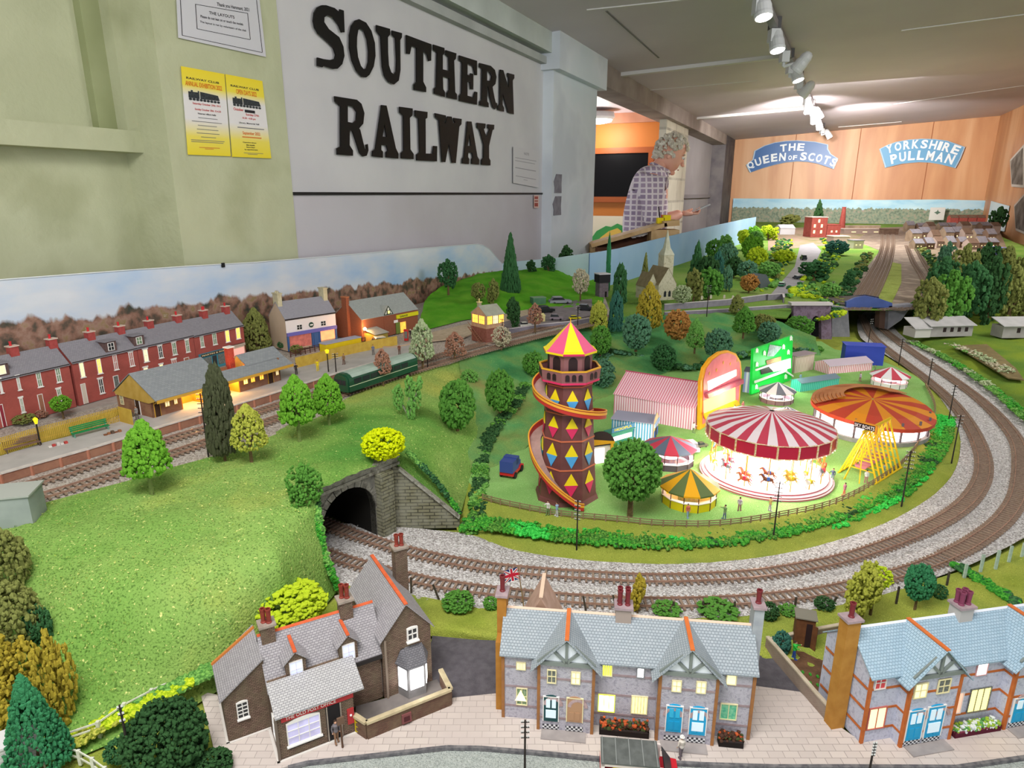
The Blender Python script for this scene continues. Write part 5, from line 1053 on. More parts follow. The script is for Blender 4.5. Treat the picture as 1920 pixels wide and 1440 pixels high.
window(stn,SL_(0,.11),.012,.021,.010,.027,MC['grey_pane'],cream,(1,1));door(stn,SL_(0,.11),.055,.066,0,.026,dkd,wht,False)
chimney(stn,.186,.055,.03,.075,.012,.011,mat('station_chimney_brick','#a5453c','#93392f',scale=300),wht,potm,())
for x in (.073,.15,.215):lamp('POINT','waiting_bay_glow',sf.M@Vector((x,.022,.026)),.13,(1,.55,.16),.004)
# platform furniture
def bench(label,px,py,z,rz,m,legm,L_=.036,back=True,name='bench'):
    t=thing(name,label,'bench',P(px,py,z),radians(rz));g=G()
    for i in range(3):g.box(-L_/2,L_/2,-.006+i*.003,-.004+i*.003,.006,.0068)
    g.obj('seat',m,t)
    if back:
        g=G()
        for i in range(3):g.box(-L_/2,L_/2,.0028+i*.0007,.0036+i*.0007,.0085+i*.0026,.0105+i*.0026)
        g.obj('backrest',m,t)
    for s in (-1,1):g=G();g.bar((s*L_*.45,-.005,0),(s*L_*.45,-.004,.006),.0012,.0012);g.bar((s*L_*.45,.002,0),(s*L_*.45,.005,.015),.0012,.0012);g.bar((s*L_*.45,-.006,.006),(s*L_*.45,.003,.006),.0012,.0012);g.obj('leg',legm,t)
    return t
bench('green bench on the platform by the yellow fence',170,812,plz,54,mat('bench_green','#1f8a4c','#187a42',scale=90,rough=.5),mat('bench_iron','#5f9c86'),.052)
bench('weathered brown bench at the left end of the platform',43,842,plz,54,mat('bench_brown','#7f6455','#6f5547',scale=90),mat('bench_iron_brown','#5a4a40'),.044)
lj=thing('platform_lamp','black platform lamp post with a yellow lantern between the two benches','lamp',P(76,834,plz))
hl=hgt(P(76,834,plz),76,784);g=G();g.lathe([(.0016,0),(.0016,.004),(.0011,.005),(.0011,hl-.009),(.0014,hl-.008)],10);g.obj('post',mat('lamp_black','#26221f',rough=.4),lj)
g=G();g.lathe([(.002,hl-.0085),(.0038,hl-.002),(.0042,hl-.0015),(.001,hl+.001)],4);g.obj('lantern',mat('lantern_yellow','#f2d21c',emit=.8,ecol='#f5d21a'),lj)
def litter(label,px,py,cols,kind):
    t=thing(kind,label,'luggage' if kind!='lying_figure' else 'figure',P(px,py,plz),radians(50));g=G()
    for i in range(5):g.box(-.014+i*.005,-.010+i*.005,-.0025+.001*(i%2),.0025,0,.0015+.0014*(i%3),i%len(cols))
    g.obj('bundle',[mat('lug_'+c.strip('#'),c) for c in cols],t)
litter('small red and white heap of parcels lying on the platform',112,834,['#d8d2cc','#b5433f','#c9c2bd'],'parcel_heap')
litter('brown strapped bundle lying on the platform beyond the green bench',214,812,['#7f4f34','#94603f','#5f4a3c'],'parcel_bundle')
person('figure','grey miniature figure in the doorway at the end wall of the station',P(258,787,plz),radians(-30),'#8f8c88','#5f5b58')
person('figure','dark miniature figure pointing an arm on the platform beyond the station',P(556,702,plz),radians(20),'#3a3230','#2f2a28',arms=(0,1))
person('figure','bright yellow miniature figure walking on the platform',P(596,695,plz),radians(10),'#ecd21a','#e2c81a')
person('figure','miniature figure in brown at the back of the platform past the green railcar',P(645,683,plz),radians(-20),'#8d6f4f','#6a4a3c')
person('figure','miniature figure in blue and grey by the wall past the platform end',P(700,665,plz),radians(0),'#6d7390','#5f5a5a')
person('figure','miniature figure in brown coat beside the ramp at the platform end',P(749,664,plz),radians(0),'#7f4a38','#5a3c30')
yh=thing('yellow_kiosk','bright yellow hut with a flat grey roof at the back of the platform','hut',P(612,668,plz),radians(52))
g=G();g.box(0,.10,0,.022,0,.026);g.obj('body',mat('kiosk_yellow','#e6c91c','#dabd18',scale=50,rough=.5),yh);g=G();g.box(-.001,.101,-.001,.023,.026,.028);g.obj('roof',mat('kiosk_roof','#a9a6b8'),yh)
# ================================================================ RED TERRACE
tA=P(149,761,.1095);tf=Fr(tA,65.6,.1095)
redb=mbrick('terrace_red_brick','#a84a44','#9a413c','#8f5a50',.003,.0011,.00018,bump=.3,noisec='#b45a50',nscale=30);rslate=mbrick('terrace_slate','#8f8c92','#86838a','#706d74',.004,.0026,.0002,bump=.3)
tch=mat('terrace_chimney_brick','#a84c48','#9c423e',scale=200);tcap=mat('terrace_chimney_cap','#d0b9aa');tpot=mat('bright_red_pot','#c42f34',rough=.5)
def terrace(label,x0,x1,wins,doors,chs,dorm=(),eh=.079,gp=None,rm=rslate,extra=None):
    t=thing('terraced_houses',label,'houses',tf.M@Vector((x0,0,0)),tf.rz);L_=x1-x0;f=Fr((tf.M@Vector((x0,0,0))),65.6,.1095);f.A.z=.1095
    f.M=Matrix.Translation(f.A)@Matrix.Rotation(f.rz,4,'Z');f.I=f.M.inverted()
    gable_walls(t,0,L_,0,.062,eh,.029,redb);gable_roof(t,0,L_,0,.062,eh,.029,rm,ov=.003,ex=.0006)
    g=G();g.box(0,L_,-.0028,-.0008,eh-.003,eh);g.obj('gutter',mat('gutter_dark','#2c2422'),t)
    for w_ in wins:
        a_,z1=f.Y(w_[0],w_[1],0);b2,z0=f.Y(w_[2],w_[3],0);window(t,FL_(),max(a_,.001),min(b2,L_-.001),max(z0,.002),z1,w_[4],wht,(1,1),b=.0011,sill=.0012,lintel=.0014)
    for d_ in doors:
        a_,z1=f.Y(d_[0],d_[1],0);b2,z0=f.Y(d_[2],d_[3],0);door(t,FL_(),max(a_,.001),b2,.001,z1,d_[4],wht,True)
    for px,n in chs:
        x=f.Y(px,640,.031)[0];chimney(t,x,.031,.09,.119,.0135,.011,tch,tcap,tpot,tuple((-.0015+.003*k,0) for k in range(n)),.007,.002,.0018)
    for px,m_ in dorm:
        x=f.Y(px,690,0)[0];g=G();g.slab([(x-.011,.002,.080),(x+.011,.002,.080),(x+.011,.002,.101),(x-.011,.002,.101)],(0,.028,0));dmm=g.obj('dormer',mat('dormer_dark','#6a5350','#5c4744',scale=200),t)
        g=G();g.box(x-.0135,x+.0135,-.001,.034,.101,.1025);g.obj('dormer_roof',rm,dmm);window(dmm,FL_(.002),x-.006,x+.006,.084,.0985,m_,wht,(1,1))
    return t,f
gp_=green_pane
xs=[tf.Y(262,690)[0],tf.Y(366,660)[0],tf.Y(459,640)[0]]
terrace('red brick terrace block at the left edge with four red chimneys',-.17,-.005,[(29,706,40,730,gp_),(66,699,80,724,gp_),(102,691,116,715,gp_),(-4,712,6,736,gp_),(35,747,47,772,gp_),(105,730,117,750,gp_)], [(70,741,84,770,mat('brown_door','#9c6a54')),(-3,760,11,795,mat('crimson_door','#8f2f3c'))],[(20,1),(96,1)],[(3,lit_y)],.078)
terrace('red brick terrace block with two lit upstairs windows and a pale door',0,xs[0],[(147,681,160,706,lit_y),(179,673,192,699,lit_o),(210,666,222,692,mat('pink_pane','#b5736c',rough=.3)),(240,661,252,685,MC['pink_pane']),(183,711,196,736,dark_pane)], [(151,721,165,757,mat('pale_door','#cfc2b4')),(212,706,226,740,MC['grey_pane'])],[(170,1),(228,1)],[(216,dark_pane)])
terrace('red brick terrace block with a dormer, middle of the row behind the station roof',xs[0]+.001,xs[1],[(267,656,279,677,MC['cream_lit_pane']),(295,649,306,670,dark_pane),(321,643,332,664,gp_),(346,638,356,659,gp_),(268,690,280,712,lit_c),(298,684,308,704,lit_y),(321,675,333,697,MC['pink_pane'])],[(345,672,357,700,MC['brown_door'])],[(284,1),(338,1)],[(270,gp_)])
t4,f4=terrace('red brick terrace end block with two shopfronts below lit windows',xs[1]+.001,xs[2],[(374,631,383,650,gp_),(397,625,407,645,gp_),(421,620,431,640,lit_o),(441,615,451,634,lit_o)],[],[(388,2),(430,1)],(),.077)
m_t=mat('shop_teal','#3f8a9c',rough=.5);a0=f4.Y(372,665)[0];a1=f4.Y(424,655)[0];a2=f4.Y(456,650)[0]
g=G();g.box(a0,a1,-.004,0,0,.030);g.box(a0,a1,-.006,0,.030,.0365);sh=g.obj('teal_shopfront',m_t,t4)
g=G();g.box(a0+.001,a1-.001,-.0068,-.006,.0305,.036);g.obj('shop_sign',mat('sign_brown','#4a2f28'),sh);g=G();addtext(g,'MARTIN & SONS',(a0+.003,-.007,.0318),(1,0,0),(0,0,1),a1-a0-.006,.003);g.obj('sign_lettering',cream,sh)
for k in (.12,.62):g=G();x=a0+(a1-a0)*k;g.box(x,x+(a1-a0)*.26,-.0046,-.004,.005,.027);g.obj('shop_window',grey_pane,sh)
g=G();x=a0+(a1-a0)*.42;g.box(x,x+(a1-a0)*.15,-.0046,-.004,0,.027);g.obj('shop_door',dark_pane,sh)
g=G();g.box(a1+.001,a2,-.004,0,0,.038);s2=g.obj('cream_shopfront',mat('shop_cream','#d9c9b4'),t4);g=G();g.box(a1+.004,a2-.003,-.0046,-.004,.006,.029);g.obj('pink_shop_window',mat('pink_glow','#f09a90',emit=.8,ecol='#f59a8c'),s2)
g=G();g.box(a1,a2+.002,-.0055,0,.033,.038);g.obj('shop_cornice',mat('shop_stone','#b5a796'),s2)
# ================================================================ BLUE-FRONTED SHOP
bA=P(540,659,.1095);bf=Fr(bA,48,.1095);bw=bf.Y(632,641)[0];bd=.075;be=bf.Y(534,599)[1];
bs_=thing('corner_shop','cream shop with blue and purple front, grey roof and two cream chimneys','shop',bA,bf.rz)
crm=mat('cream_render','#c9b29a','#bea68e',scale=20,bump=.2);slr=mbrick('shop_slate','#9a98a0','#93919a','#817f88',.004,.0028,.0002,bump=.2)
gable_walls(bs_,0,bw,0,bd,be,.036,crm);gable_roof(bs_,0,bw,0,bd,be,.036,slr,ov=.002)
g=G();g.box(0,bw,-.001,0,.036,be-.001);g.obj('white_upper_front',mat('white_render','#e8dfdc'),bs_);g=G();g.box(-.001,bw+.001,-.0028,-.0005,be-.003,be);g.obj('gutter',MC['gutter_dark'],bs_)
pur=mat('purple_fascia','#6d68b5',rough=.5);blu=mat('shop_blue','#3f6196',rough=.5)
g=G();g.box(0,bw,-.005,0,.036,.044);g.obj('fascia',pur,bs_);g=G()
for k in (0,.48,.62,.965):g.box(bw*k,bw*k+.004,-.004,0,0,.036)
g.box(bw*.52,bw*.62,-.003,0,0,.036);g.obj('pilasters',blu,bs_)
g=G();g.box(bw*.05,bw*.47,-.001,0,.006,.036);g.obj('shop_window',mat('shop_glow_dim','#b5685c','#7f4440',scale=80,emit=.4,ecol='#c06a5c'),bs_);g=G();g.box(bw*.67,bw*.96,-.001,0,.012,.036);g.obj('lit_shop_window',mat('shop_glow','#ff9f6a','#f5805a',scale=60,emit=1.3,ecol='#ff9060'),bs_)
window(bs_,FL_(-.001),bw*.2,bw*.31,.0475,.060,dark_pane,wht,(1,1));window(bs_,FL_(-.001),bw*.68,bw*.79,.0475,.060,dark_pane,wht,(1,1))
g=G(Matrix.Translation((bw*.49,-.001,.055))@Matrix.Rotation(pi/2,4,'X'));g.lathe([(.0065,0),(.0065,.0012)],20);o=g.obj('round_sign',mat('sign_dark_green','#2f4a3c'),bs_);g=G();g.box(bw*.49-.004,bw*.49+.004,-.0032,-.0022,.0535,.0565);g.obj('sign_band',wht,o)
cst=mat('cream_chimney','#c9c0a0','#bab191',scale=100)
chimney(bs_,.006,bd/2,be+.01,be+.056,.011,.022,cst,cst,cst,((0,-.005),(0,.005)),.004,.002);chimney(bs_,bw-.006,bd/2,be+.01,be+.056,.011,.022,cst,cst,cst,((0,0),),.001,.002)
# ================================================================ GARAGE
gA=P(680,640,.1095);gf=Fr(gA,54,.1095);gw_=gf.Y(784,612)[0];ge=gf.Y(679,599)[1];gd=min(.14,gf.X(627,600)[0])
ga=thing('garage_building','orange brick garage with half-timbered gable, yellow sign and a glaring lamp','garage',gA,gf.rz)
obr=mbrick('garage_brick','#9c5638','#8f4c30','#7a5444',.003,.0011,.0002,bump=.3);grs=mbrick('garage_slate','#a3a8a5','#999e9b','#858a88',.004,.0028,.0002,bump=.2)
gable_walls(ga,0,gw_,0,gd,ge,.04,obr);gable_roof(ga,0,gw_,0,gd,ge,.04,grs,ov=.002)
chimney(ga,-.004,gd*.5,0,ge+.052,.009,.018,obr,mat('orange_cap','#b5704a'),obr,())
xg=gf.Y(727,600)[0];gx1=gf.Y(748,595)[0]
cross_gable(ga,xg-.014,xg+.018,-.001,.04,ge,.022,obr,grs,nm='timbered_gable',ov=.002,fwd=.001);G().slab([(xg-.0125,-.0018,ge),(xg+.0165,-.0018,ge),(xg+.002,-.0018,ge+.0205)],(0,.0008,0)).obj('white_infill',mat('timber_white','#e3e2d6'),ga)
g=G();tmd=mat('black_green_timber','#2f3d2c')
c_=xg+.002
for a_,b2 in (((c_-.016,ge),(c_,ge+.022)),((c_+.016,ge),(c_,ge+.022)),((c_-.016,ge+.001),(c_+.016,ge+.001)),((c_-.006,ge),(c_-.004,ge+.014)),((c_+.006,ge),(c_+.004,ge+.014))):g.bar((a_[0],-.002,a_[1]),(b2[0],-.002,b2[1]),.0016,.0012,up=(0,1,0))
g.obj('timbering',tmd,ga);window(ga,FL_(-.0025),c_-.0045,c_+.0045,ge+.002,ge+.011,lit_y,tmd,(1,0))
y0_=gf.Y(743,600)[0];g=G();g.box(y0_,gw_,-.003,0,ge-.016,ge-.006);o=g.obj('yellow_sign',mat('garage_sign_yellow','#d9d21c',rough=.5),ga);g=G();addtext(g,'GARAGE',(y0_+.01,-.0034,ge-.0135),(1,0,0),(0,0,1),.03,.005);g.obj('sign_lettering',tmd,o)
g=G();g.box(y0_+.012,y0_+.034,-.001,0,0,.028);g.obj('workshop_opening',mat('workshop_glow','#f0c050','#d9803a',scale=90,emit=1,ecol='#f2b040'),ga);g=G();g.box(y0_-.004,y0_+.011,-.003,-.001,0,.03);g.obj('green_door',mat('garage_green','#6f8238'),ga)
g=G();g.slab([(.006,-.04,0),(.05,-.04,0),(.05,-.04,.02),(.006,-.04,.02)],(0,.04,0));g.obj('lean_to_walls',mat('lean_to_green','#8f8a3c','#a38a3a',scale=40),ga);g=G();g.slab([(.004,-.043,.02),(.052,-.043,.02),(.05,0,.03),(.004,0,.03)],(0,0,.001));g.obj('lean_to_roof',grs,ga)
window(ga,FL_(-.04),.022,.032,.009,.016,dark_pane,MC['lean_to_green'],(0,0))
g=G();g.box(gw_*.55,gw_*.62,-.001,0,.03,.037);g.obj('wall_notice',wht,ga)
g=G();g.tube((.001,-.001,.02),(.001,-.008,.032),.0006,.0006);g.ball((.001,-.01,.033),.004,1,2);g.obj('glaring_lamp',[tmd,mat('flare_lamp','#ffffff',emit=30,ecol='#ffd9a0')],ga)
lamp('POINT','garage_lamp_glow',gf.M@Vector((-.004,-.014,.034)),.14,(1,.5,.15),.004)
def car(name,label,p,rz,L_,m,roofm=None,cat='car',s=1.0,tall=1.0):
    t=thing(name,label,cat,p,rz);w_=L_*.19;h=L_*.16*tall;g=G()
    g.slab([(-L_/2,-w_,h*.3),(L_/2,-w_,h*.3),(L_/2,-w_,h*.85),(L_*.28,-w_,h),(-L_*.45,-w_,h),(-L_/2,-w_,h*.8)],(0,2*w_,0));g.obj('body',m,t)
    g=G();g.slab([(-L_*.42,-w_*.9,h),(L_*.2,-w_*.9,h),(L_*.08,-w_*.85,h*1.7),(-L_*.33,-w_*.85,h*1.7)],(0,w_*1.8,0));g.obj('cabin_glass',dark_pane,t)
    g=G();g.slab([(-L_*.33,-w_*.86,h*1.7),(L_*.08,-w_*.86,h*1.7),(L_*.06,-w_*.8,h*1.82),(-L_*.31,-w_*.8,h*1.82)],(0,w_*1.7,0));g.obj('roof',roofm or m,t)
    for x in (-L_*.3,L_*.3):
        for y in (-w_,w_*.7):g=G();g.tube((x,y,h*.3),(x,y+w_*.3,h*.3),h*.3,h*.3,12);g.obj('wheel',mat('tyre_black','#1c1b1b'),t)
    return t
car('car','long black and cream car parked in front of the orange garage',gf.M@Vector((.012,-.062,.0005)),radians(30),.062,mat('car_black','#26221f',rough=.3),mat('car_cream','#cfd0bd',rough=.3))
pb2=thing('telephone_box','small red box standing by the garage doorway','telephone box',P(762,638,.1095));g=G();g.box(-.005,.005,-.005,.005,0,.026);g.box(-.0055,.0055,-.0055,.0055,.026,.028);g.obj('box',mat('kiosk_red','#c02a2c',rough=.4),pb2)
g=G();g.box(-.0038,.0038,-.0056,-.005,.006,.024);g.obj('glazing',grey_pane,pb2)
person('figure','dark-haired miniature figure beside the small red box at the garage',P(770,634,.1095),0,'#26202a','#2c2628',hat='#d9d9dd')
# brown slatted fences round the shop and garage
brn=mat('dark_brown_fence','#4f2f28','#5f3a30',scale=100)
def rail_fence(label,pts,h,m,sp_=.024,name='rail_fence',nr=3,pr=.0009,rr_=.0006,lean=0,taper=False,cat='fence'):
    q=PL(pts) if isinstance(pts[0],tuple) else pts;L_=sum((b_-a_).length for a_,b_ in zip(q,q[1:]));n=max(2,int(L_/sp_)+1);q=spline(q,n);t=thing(name,label,cat,q[0]);o=q[0]
    for k in range(nr):g=G();[g.bar(a_-o+Vector((0,0,h*(.3+.6*k/max(1,nr-1)))),b_-o+Vector((0,0,h*(.3+.6*k/max(1,nr-1)))),rr_*1.4,rr_*2.2) for a_,b_ in zip(q,q[1:])];g.obj('rail',m,t)
    gm=G();gm.box(-pr,pr,-pr,pr,-.003,h);me=gm.mesh('post',m)
    for p in q[:100]:e=link('post',me,t,loc=tuple(p-o));e.rotation_euler=(U(-lean,lean),U(-lean,lean),0)
    return t
rail_fence('dark slatted fence in front of the blue shop',[(545,668,.1095),(570,662,.1095),(620,650,.1095),(655,641,.1095)],.013,brn,.014)
rail_fence('reddish slatted fence between the blue shop and the orange garage',[(640,631,.1095),(665,637,.1095),(685,642,.1095)],.014,brn,.014)
yw=thing('yard_wall','curved cream wall below the garage forecourt','wall',(0,0,0));q=spline(PL([(680,656),(710,662),(745,662),(778,654),(800,643)],.1065),24);g=G();strip(g,q,0,.003,.106,.124);g.obj('wall',mat('pale_yard_wall','#bfa890','#b29a82',scale=40),yw)
# ================================================================ RAILCAR
tr0=P(640,741,ZU+.003);tr1=P(768,698,ZU+.003);d=tr1-tr0;L_=min(d.length,.25)
rc=thing('railcar','dark green railcar with pale grey-green roof standing on the upper line','railcar',(tr0.x,tr0.y,ZU+.0042),atan2(d.y,d.x))
gr=mat('railcar_green','#1f4f36','#1a4630',scale=30,rough=.35);g=G();w_=.019
prof=[(-w_,.006),(-w_,.026),(-w_*.95,.032),(-w_*.7,.037),(-w_*.3,.0395),(w_*.3,.0395),(w_*.7,.037),(w_*.95,.032),(w_,.026),(w_,.006)]
g.slab([(.004,y,z) for y,z in prof],(L_,0,0));g.slab([(0,y*.9,.006+(z-.006)*.93) for y,z in prof],(.004,0,0));g.obj('body',gr,rc)
g=G();rp=[(-w_*.99,.0325),(-w_*.72,.0378),(-w_*.3,.0402),(w_*.3,.0402),(w_*.72,.0378),(w_*.99,.0325),(w_*.7,.036),(-w_*.7,.036)];g.slab([(.012,y,z) for y,z in rp],(L_-.012,0,0));g.obj('roof',mat('railcar_roof','#9fb0a4','#93a498',scale=40),rc)
g=G();g.box(.004,L_+.004,-w_-.0003,w_+.0003,.0165,.0175);g.obj('cream_line',mat('railcar_line','#cfd3b4'),rc)
for k in range(7):
    x=.016+k*.022;g=G();g.box(x,x+.019,-w_-.0005,-w_,.020,.029);g.obj('side_window',dark_pane,rc)
for y in (-.0135,-.004,.0055):g=G();g.box(-.0006,0,y,y+.0082,.019,.028);g.obj('cab_window',dark_pane,rc)
for x in (.03,L_-.03):
    g=G();g.box(x-.018,x+.018,-.012,.012,.001,.0065)
    for dx in (-.01,.01):
        for y in (-.0095,.0075):g.tube((x+dx,y,.0055),(x+dx,y+.002,.0055),.0055,.0055,12)
    g.obj('bogie',mat('bogie_black','#181614'),rc)
# ================================================================ SIGNAL BOX
xA=P(912,645,.108);xf=Fr(xA,40,.108);xw=xf.Y(945,615)[0];xd=xf.X(884,612)[0];zc=xf.Y(912,617)[1];ze=xf.Y(911,592)[1]
sb=thing('signal_box','brick and timber signal box with glowing windows and a grey gabled roof','signal box',xA,xf.rz)
g=G();g.box(0,xw,0,xd,0,zc);g.obj('brick_base',mat('signal_brick','#8f5a4c','#7d4a3e',scale=200),sb);g=G();g.slab([(0,0,zc),(0,xd,zc),(0,xd,ze),(0,xd/2,ze+.02),(0,0,ze)],(xw,0,0));cab=g.obj('cabin',mat('signal_tan','#c09a7c','#b38c6e',scale=80),sb)
gable_roof(sb,0,xw,0,xd,ze,.02,mat('signal_roof','#a3a596','#989a8b',scale=60),ov=.003)
for i in range(3):window(cab,FL_(),xw*(.04+.32*i),xw*(.34+.32*i),zc+.010,ze-.002,lit_o if i!=1 else lit_c,MC['signal_tan'],(2,1),b=.0006)
for i in range(2):window(cab,SL_(0,xd),xd*(.08+.44*i),xd*(.48+.44*i),zc+.010,ze-.002,lit_o,MC['signal_tan'],(2,1),b=.0006)
chimney(sb,xw*.25,xd*.75,ze,ze+.026,.008,.008,mat('signal_chimney','#a39a7c'),mat('signal_cap','#d9c88a'),MC['signal_cap'],((0,0),),.008,.0015)
g=G()
for i in range(9):g.box(-.014,-.004,xd*.9-i*xd*.09,xd*.9-i*xd*.09+.0025,zc-(i+1)*zc/10,zc-(i+1)*zc/10+.001)
g.bar((-.004,xd*.95,zc),(-.004,xd*.05,0),.001,.002);g.bar((-.014,xd*.95,zc),(-.014,xd*.05,0),.001,.002);g.bar((-.014,xd*.95,zc+.012),(-.014,xd*.05,.012),.0008,.001);g.obj('staircase',mat('stair_brown','#8a5f4c'),sb)
g=G();g.box(-.008,.004,-.02,.03,.0,.003);g.obj('walkway',mat('walkway_grey','#9a8d84'),sb)
# ================================================================ GOODS YARD, WALLS
def wall_run(label,pts,z0,z1,th,m,capm_=None,name='retaining_wall'):
    t=thing(name,label,'wall',(0,0,0));q=[P(x,y,z1) for x,y in pts];g=G();strip(g,q,0,th,z0,z1);g.obj('wall',m,t)
    if capm_:g=G();strip(g,q,0,th*1.7,z1,z1+.002);g.obj('coping',capm_,t)
    return t
lg=mat('lilac_grey_stone','#8f8a96','#837e8a',scale=60,bump=.5,bscale=600);lgc=mat('pale_coping','#c9c2c4')
wall_run('low grey wall with pale coping along the goods yard behind the helter-skelter',[(955,617),(1010,609),(1070,603),(1104,597)],.1,.118,.003,lg,lgc)
wall_run('long lilac-grey churchyard retaining wall with pale coping',[(1246,571),(1300,567),(1365,562),(1410,556),(1440,552)],.075,.108,.004,lg,lgc)
wall_run('lower lilac-grey wall stepping down to the right of the churchyard wall',[(1246,586),(1300,583),(1362,580),(1400,577),(1475,572),(1500,574)],.07,.098,.004,lg,lgc)
wall_run('short upright grey wall block at the right end of the churchyard',[(1440,553),(1468,551),(1470,558)],.08,.108,.004,lg,lgc)
car('yellow_car','small bright yellow car in the goods yard',P(1078,598,.1125),radians(5),.036,mat('car_yellow','#e0d414',rough=.4))
car('van','grey delivery van parked in the goods yard',P(1043,600,.1125),radians(0),.04,mat('van_grey','#8a7f88',rough=.5),tall=1.6)
car('car','pale cream car parked against the yard wall near the signal box',P(985,612,.1125),radians(20),.034,mat('car_pale','#d9d6cc',rough=.4),tall=1.3)
car('lorry','black lorry near the green shed in the goods yard',P(1022,586,.1125),radians(30),.06,mat('lorry_black','#1f2422',rough=.4),tall=1.3)
car('wagon','long grey sheeted wagon at the back of the goods yard',P(1050,569,.112),radians(10),.075,mat('wagon_grey','#8d8f98'),mat('wagon_sheet','#9fa2aa'),tall=1.1)
car('lorry','dark lorry half hidden behind the tall hedge at the right of the yard',P(1098,582,.112),radians(-25),.05,mat('lorry_dark','#2a2c33'),mat('lorry_top','#8f919c'),tall=1.4)
gs=thing('green_shed','small green corrugated shed at the back of the goods yard','shed',P(1000,574,.112),radians(20));g=G();g.box(0,.045,0,.03,0,.026);g.obj('body',mat('shed_green','#4f7a5c','#466e52',scale=60),gs);g=G();g.box(-.001,.046,-.001,.031,.026,.0275);g.obj('roof',mat('shed_roof','#7f9a7c'),gs)
cs=thing('cream_shed','little cream shed beside the yard wall','shed',P(1009,604,.1125),radians(30));gable_walls(cs,0,.024,0,.02,.016,.006,mat('shed_cream','#cfc48a'));gable_roof(cs,0,.024,0,.02,.016,.006,MC['shed_cream'],ov=.001)
wt=thing('water_tower','dark stone water tower with a black tank behind the tall hedge','water tower',P(1128,556,.112),radians(20))
h_=hgt(P(1128,556,.112),1128,512);g=G();g.box(-.018,.018,-.016,.016,0,h_*.62);g.obj('stone_base',mat('tower_stone','#5f545c','#6d626a',scale=120,bump=.5),wt);g=G();g.box(-.022,.022,-.02,.02,h_*.62,h_*.96);g.obj('tank',mat('tank_black','#1f1c22'),wt);g=G();g.box(-.023,.023,-.021,.021,h_*.96,h_);g.obj('rim',mat('tank_rim','#c9c6cc'),wt);g=G();g.box(.004,.012,-.0165,-.016,0,.02);g.obj('doorway',mat('tower_door','#140f12'),wt)
# church
hA=P(1243,563,.107);hf=Fr(hA,18,.107);ch=thing('church','pale stone church with a tall spire and brown roofs above the retaining wall','church',hA,hf.rz)
cst_=mat('church_stone','#b5b096','#a6a188','#c2bda4',scale=90,bump=.3);crf=mat('church_roof','#7f7256','#8d8062',scale=60,bump=.3)
e1=hgt(hA,1243,533);e2_=hgt(hA,1243,503)
gable_walls(ch,0,.075,0,.12,e1,e2_-e1,cst_)
bpy.data.objects.remove(kids(ch)[0])
cross_gable(ch,-.02,.05,0,.11,e1,e2_-e1,cst_,crf,nm='nave',ov=.002,fwd=.001);cross_gable(ch,-.055,-.012,.02,.1,e1*.85,(e2_-e1)*.8,cst_,crf,nm='aisle',ov=.002,fwd=.001)
tw0=.03;ht=hgt(hA,1243,482);hs=hgt(hA,1243,436)*1.02;g=G();g.box(tw0,tw0+.04,.06,.1,0,ht);g.obj('tower',cst_,ch)
g=G();c0=(tw0+.02,.08);g.lathe([(.0305,ht),(.014,ht+(hs-ht)*.28),(.0008,hs)],4,(c0[0],c0[1],0),ph=pi/4,cap=False);g.lathe([(.016,ht+(hs-ht)*.1),(.0006,hs)],8,(c0[0],c0[1],0),cap=False);g.obj('spire',mat('spire_stone','#c2c2ae','#b3b39e',scale=80),ch)
for x in (.002,.02):g=G();g.slab([(x,-.001,.012),(x+.009,-.001,.012),(x+.009,-.001,.028),(x+.0045,-.001,.034),(x,-.001,.028)],(0,.001,0));g.obj('lancet_window',dark_pane,ch)
# ================================================================ BRIDGE AND LOWER ROAD WALLS
by_=2.33
bgt=thing('railway_bridge','blue plate girder bridge carrying the far lines over the lower loop','bridge',(0,0,0))
def girder(pts_t,pts_b,Yv,m,nm):
    g=G();q=[D(x,y,Yv) for x,y in pts_t]+[D(x,y,Yv) for x,y in pts_b[::-1]];g.slab([tuple(p) for p in q],(0,.012,0));return g.obj(nm,m,bgt)
bb=mat('bridge_blue','#4c5fa0','#44568f',scale=20,rough=.5);bb2=mat('bridge_dark_blue','#272f52',rough=.5)
girder([(1587,566),(1605,558),(1625,555),(1650,560),(1673,568)],[(1587,579),(1630,577),(1673,577)],2.28,bb,'front_girder');girder([(1577,562),(1600,555),(1625,553),(1648,557)],[(1577,569),(1648,567)],2.5,bb2,'rear_girder')
g=G();a_=D(1578,574,2.3);b2=D(1673,574,2.3);g.slab([tuple(a_),tuple(b2),(b2.x+.02,2.5,a_.z),(a_.x+.02,2.5,a_.z)],(0,0,.006));g.obj('deck',mat('bridge_deck','#5c5450'),bgt)
mst=mat('mauve_stone','#7a6678','#6c5a6b','#85738a',scale=70,bump=.4);gst=mat('abutment_grey','#7f7f88','#8d8d96',scale=60,bump=.4)
ab=thing('arched_abutment','mauve stone wall with a small dark arch left of the blue bridge','abutment',(0,0,0))
def face(pts,Yv,th=.02):return [tuple(D(x,y,Yv)) for x,y in pts],(0,th,0)
l_,th_=face([(1488,571),(1558,571),(1560,640),(1540,640),(1540,604),(1536,595),(1530,592),(1525,595),(1521,604),(1521,640),(1488,640)],2.22);g=G();g.tess([l_],th_);g.obj('arch_wall',mst,ab);l_,th_=face([(1519,640),(1519,590),(1542,590),(1542,640)],2.26,.002);g=G();g.slab(l_,th_);g.obj('dark_opening',mat('arch_dark','#17151c'),ab)
l_,th_=face([(1484,568),(1562,568),(1562,573),(1484,573)],2.21,.03);g=G();g.slab(l_,th_);g.obj('coping',lgc,ab)
